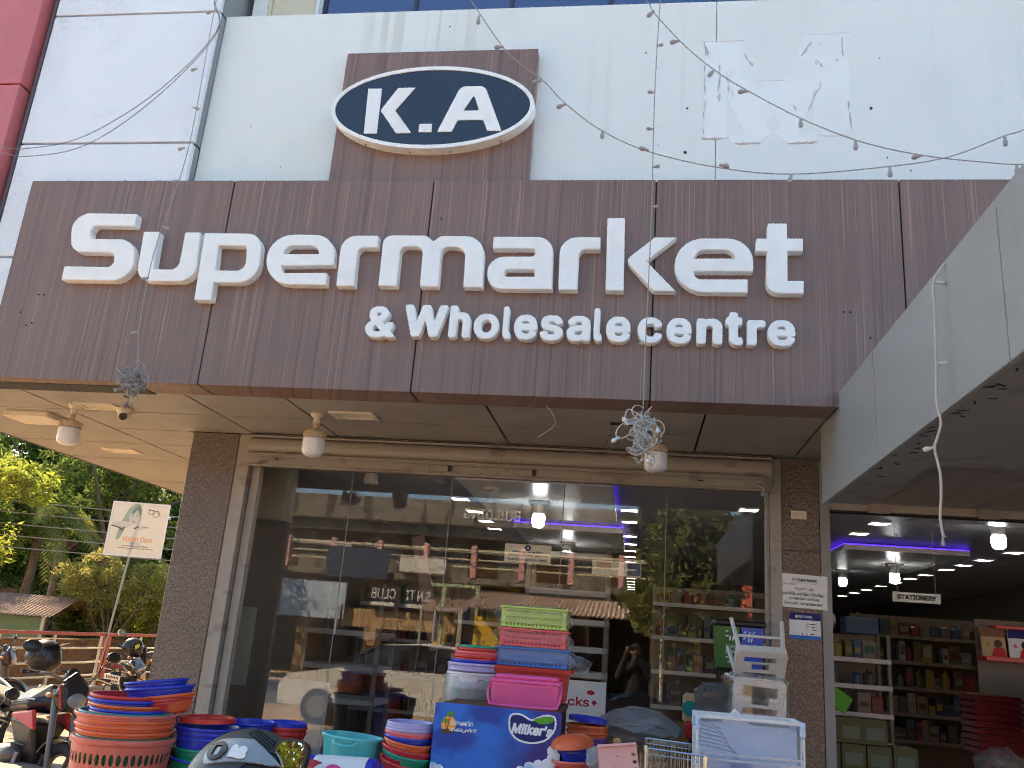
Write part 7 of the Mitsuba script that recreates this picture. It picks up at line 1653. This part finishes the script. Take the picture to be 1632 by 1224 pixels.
# street tree with large glossy leaves
broad_tree('street_tree', 'broad leaved tree across the road, reflected at the right of the glass', (1.35, -4.4, 0), 2.2, blobset((1.22, -4.5, 3.0), (0.85, 0.7, 1.5), 30, (0.62, 0.55, 0.55), 21), 24000, 0.16, 'leaf_glossy', 21, trunk_r=0.12, aspect=0.5)
broad_tree('street_tree', 'bright tree behind the camera at the left, reflected in the foreground mirror', (-12.2, -7.3, 0), 2.0, blobset((-12.2, -7.1, 2.9), (2.0, 1.5, 1.9), 14, (1.0, 0.9, 0.8), 22), 13000, 0.17, 'leaf_bright', 22)
broad_tree('street_tree', 'taller tree beyond the bright one behind the camera', (-18.0, -11.0, 0), 3.0, blobset((-17.5, -11.0, 4.0), (3.0, 1.5, 2.4), 12, (1.4, 1.2, 1.1), 23), 11000, 0.2, 'leaf_mid', 23)
single('street_wall', 'cream garden wall behind the camera at the left', 'wall', bbox_(-11.6, -9.9, -4.6, -4.3, 0, 1.5, 0.02), 'cream_paint')
# white hatchback parked by the road
k = thing('parked_car', 'white hatchback with dark windows parked behind the camera, reflected in the glass', 'car')
def prof_car(pts, y0, y1):
    return front(fillet(pts, 6), y0, y1)
ox, oy = -4.25, -1.9
lower = [(-2.0, 0.30, 0.05), (-2.02, 0.62, 0.15), (-1.85, 0.82, 0.12), (-0.95, 0.98, 0.1), (-0.2, 1.0), (1.6, 1.02, 0.05), (1.98, 0.98, 0.1), (2.02, 0.45, 0.1), (1.95, 0.28, 0.05)]
pl_ = np.array([(c[0], c[1]) for c in fillet(lower, 6).exterior.coords[:-1]])
lay = []
for f_, yy in ((0.90, -0.83), (0.97, -0.80), (1.0, -0.74), (1.0, 0.74), (0.97, 0.80), (0.90, 0.83)):
    cpt = pl_.mean(0); q = cpt + (pl_ - cpt) * [0.985 if abs(yy) > 0.8 else 1.0, f_]
    lay.append(np.stack([q[:, 0] + ox, np.full(len(q), yy + oy), q[:, 1]], 1))
n = len(pl_); V = np.vstack(lay); Fs = []
for a in range(len(lay) - 1):
    i = np.arange(n); j = (i + 1) % n
    Fs.append(np.stack([a * n + i, (a + 1) * n + i, (a + 1) * n + j], 1)); Fs.append(np.stack([a * n + i, (a + 1) * n + j, a * n + j], 1))
for a, flip in ((0, False), (len(lay) - 1, True)):
    e = trimesh.creation.triangulate_polygon(Polygon(pl_), engine='earcut'); tri_ = e[1]
    vv_ = e[0]; base_i = len(V); V = np.vstack([V, np.stack([vv_[:, 0] + ox, np.full(len(vv_), lay[a][0, 1]), vv_[:, 1]], 1)]); Fs.append(tri_ + base_i)
car = trimesh.Trimesh(V, np.vstack(Fs), process=False); car.fix_normals()
M('car_white', pr((0.74, 0.74, 0.73), 0.25, clear=1.0)); M('car_glass', pr((0.015, 0.018, 0.02), 0.05, spec=0.7))
part(k, 'body', car, 'car_white', 35)
cab = lambda s, dz, w: trimesh.convex.convex_hull(np.array([[ox + x * s, oy + y * w, z + dz] for x, y, z in ((-1.05, 0.74, 0.97), (-0.25, 0.58, 1.42), (0.5, 0.60, 1.46), (1.5, 0.57, 1.40), (1.9, 0.72, 1.0), (-1.05, -0.74, 0.97), (-0.25, -0.58, 1.42), (0.5, -0.60, 1.46), (1.5, -0.57, 1.40), (1.9, -0.72, 1.0))]))
part(k, 'cabin_glass', cab(1.0, 0, 1.0), 'car_glass')
part(k, 'roof', trimesh.convex.convex_hull(np.array([[ox + x, oy + y, z] for x, y, z in ((-0.32, 0.57, 1.425), (0.5, 0.59, 1.47), (1.52, 0.57, 1.425), (-0.32, -0.57, 1.425), (0.5, -0.59, 1.47), (1.52, -0.57, 1.425), (0.5, 0, 1.50))])), 'car_white', 30)
for y in (-1, 1):
    part(k, 'pillar', cat([hull([(ox - 1.02, oy + y * 0.74, 0.985, 0.03), (ox - 0.27, oy + y * 0.59, 1.425, 0.03)], 1), hull([(ox + 0.45, oy + y * 0.75, 0.985, 0.03), (ox + 0.45, oy + y * 0.60, 1.45, 0.03)], 1), hull([(ox + 1.85, oy + y * 0.73, 0.985, 0.05), (ox + 1.5, oy + y * 0.58, 1.42, 0.04)], 1)]), 'black_paint')
    part(k, 'headlight', xform(ellipsoid(0.16, 0.10, 0.08, 2), loc=(ox - 1.84, oy + y * 0.62, 0.70)), 'silver_plate', True)
    part(k, 'wing_mirror', xform(ellipsoid(0.08, 0.10, 0.07, 2), loc=(ox - 0.75, oy + y * 0.90, 1.02)), 'black_paint', True)
    for x in (-1.25, 1.25):
        w_ = trimesh.creation.cylinder(0.30, 0.2, sections=32); w_.apply_transform(RX(math.pi / 2, [1, 0, 0])); w_.apply_translation((ox + x, oy + y * 0.75, 0.30)); q = part(k, 'wheel', w_, 'tyre_rubber', 40)
        w_ = trimesh.creation.cylinder(0.19, 0.212, sections=24); w_.apply_transform(RX(math.pi / 2, [1, 0, 0])); w_.apply_translation((ox + x, oy + y * 0.75, 0.30)); part(q, 'rim', w_, 'dull_metal', 40)
part(k, 'grille', bbox_(ox - 2.035, ox - 1.98, oy - 0.45, oy + 0.45, 0.40, 0.60, 0.01), 'black_plastic')

# ================================================================== the photographer, standing behind the phone, seen only in the glass
def person():
    k = thing('person', 'person in dark shirt and trousers holding up a phone with both hands', 'person')
    bx, by = 0.05, -0.42
    J = {'hip': (bx, by, 0.93), 'hipL': (bx - .10, by, 0.90), 'hipR': (bx + .10, by, 0.90), 'knL': (bx - .12, by + .03, 0.50), 'knR': (bx + .12, by + .02, 0.50), 'anL': (bx - .13, by, 0.09), 'anR': (bx + .14, by - .02, 0.09),
         'chest': (bx, by, 1.30), 'neck': (bx, by + .02, 1.50), 'head': (bx, by + .06, 1.64), 'shL': (bx - .19, by, 1.42), 'shR': (bx + .19, by, 1.42), 'elL': (bx - .27, by + .13, 1.25), 'elR': (bx + .25, by + .13, 1.25), 'wrL': (-0.085, -0.16, 1.62), 'wrR': (0.095, -0.16, 1.62)}
    def bone(a, b, ra, rb):
        s = [Manifold.sphere(r, 20).translate(list(map(float, p))) for p, r in ((J[a] if isinstance(a, str) else a, ra), (J[b] if isinstance(b, str) else b, rb))]
        return Manifold.batch_hull(s)
    def skin(ms, L=0.02, it=8):
        m = ms[0]
        for q in ms[1:]: m = m + q
        m = m.refine_to_length(L).to_mesh(); t = trimesh.Trimesh(m.vert_properties[:, :3], m.tri_verts, process=True)
        trimesh.smoothing.filter_taubin(t, iterations=it); return t
    body = [bone('shL', 'elL', .05, .042), bone('shR', 'elR', .05, .042), bone('elL', 'wrL', .04, .028), bone('elR', 'wrR', .04, .028), bone('neck', 'head', .055, .055), bone('chest', 'neck', .12, .06),
            bone('anL', (J['anL'][0] - .01, by + .14, 0.05), .05, .035), bone('anR', (J['anR'][0] + .01, by + .13, 0.05), .05, .035), bone('hip', 'chest', .12, .13)]
    head = Manifold.sphere(1.0, 28).scale([.078, .098, .115]).translate([J['head'][0], J['head'][1], J['head'][2] + .02])
    nose = Manifold.sphere(.016, 12).translate([J['head'][0], J['head'][1] + .10, J['head'][2] + .0])
    chin = bone((J['head'][0], J['head'][1] + .055, J['head'][2] - .075), (J['head'][0], J['head'][1] + .02, J['head'][2] - .06), .03, .045)
    ears = [Manifold.sphere(.022, 10).translate([J['head'][0] + s * .078, J['head'][1] - .005, J['head'][2] + .005]) for s in (-1, 1)]
    for s, w in ((-1, 'wrL'), (1, 'wrR')):
        w0 = np.array(J[w]); palm_ = w0 + [-s * -0.0, 0.05, 0.05]
        body.append(bone(tuple(w0), tuple(palm_), .026, .03)); body.append(bone(tuple(palm_), tuple(palm_ + [0, .02, .03]), .028, .024))
        for i in range(4):
            kx = palm_ + [0.004 * s, 0.035 - .006 * i, 0.045 - 0.018 * i]
            mid = kx + [-s * .012, .028, 0.004]; tip = mid + [-s * .030, .004 - .002 * i, 0]
            body.append(bone(tuple(kx), tuple(mid), .010, .009)); body.append(bone(tuple(mid), tuple(tip), .009, .007))
        th = palm_ + [-s * .012, -.005, .0]; body.append(bone(tuple(th), tuple(th + [-s * .03, -.012, .035]), .012, .009)); body.append(bone(tuple(th + [-s * .03, -.012, .035]), tuple(th + [-s * .034, .005, .058]), .009, .008))
    M('skin', pr((0.22, 0.12, 0.075), 0.5))
    part(k, 'body', skin(body + [head, nose, chin] + ears, 0.012, 6), 'skin', True)
    M('dark_cloth', pr((0.018, 0.018, 0.022), 0.85, sheen=0.3)); M('trouser_cloth', pr((0.03, 0.032, 0.04), 0.85))
    shirt = [bone('hip', 'chest', .150, .152), bone('chest', 'neck', .145, .075), bone('shL', 'chest', .075, .12), bone('shR', 'chest', .075, .12), bone('shL', 'elL', .070, .060), bone('shR', 'elR', .070, .060), bone('elL', 'wrL', .058, .042), bone('elR', 'wrR', .058, .042), bone('hipL', 'hipR', .125, .125)]
    part(k, 'shirt', skin(shirt), 'dark_cloth', True)
    tro = [bone('hipL', 'hipR', .118, .118), bone('hipL', 'knL', .098, .075), bone('hipR', 'knR', .098, .075), bone('knL', 'anL', .072, .055), bone('knR', 'anR', .072, .055)]
    part(k, 'trousers', skin(tro), 'trouser_cloth', True)
    hair = Manifold.sphere(1.0, 28).scale([.088, .105, .105]).translate([J['head'][0], J['head'][1] - .018, J['head'][2] + .045])
    part(k, 'hair', skin([hair], 0.02, 2), 'black_matt', True)
    part(k, 'eye', cat([trimesh.creation.icosphere(1, 0.011).apply_translation((J['head'][0] + s * .03, J['head'][1] + .088, J['head'][2] + .025)) for s in (-1, 1)]), 'matt_ink')
    part(k, 'mouth', trimesh.creation.icosphere(1, 0.012).apply_scale((2, .5, .4)).apply_translation((J['head'][0], J['head'][1] + .094, J['head'][2] - .045)), 'plastic_maroon')
    single('phone', 'dark phone held up by the photographer, seen only in the glass', 'phone', bbox_(-0.07, 0.075, -0.075, -0.067, 1.665, 1.735, 0.003), 'black_plastic')
person()
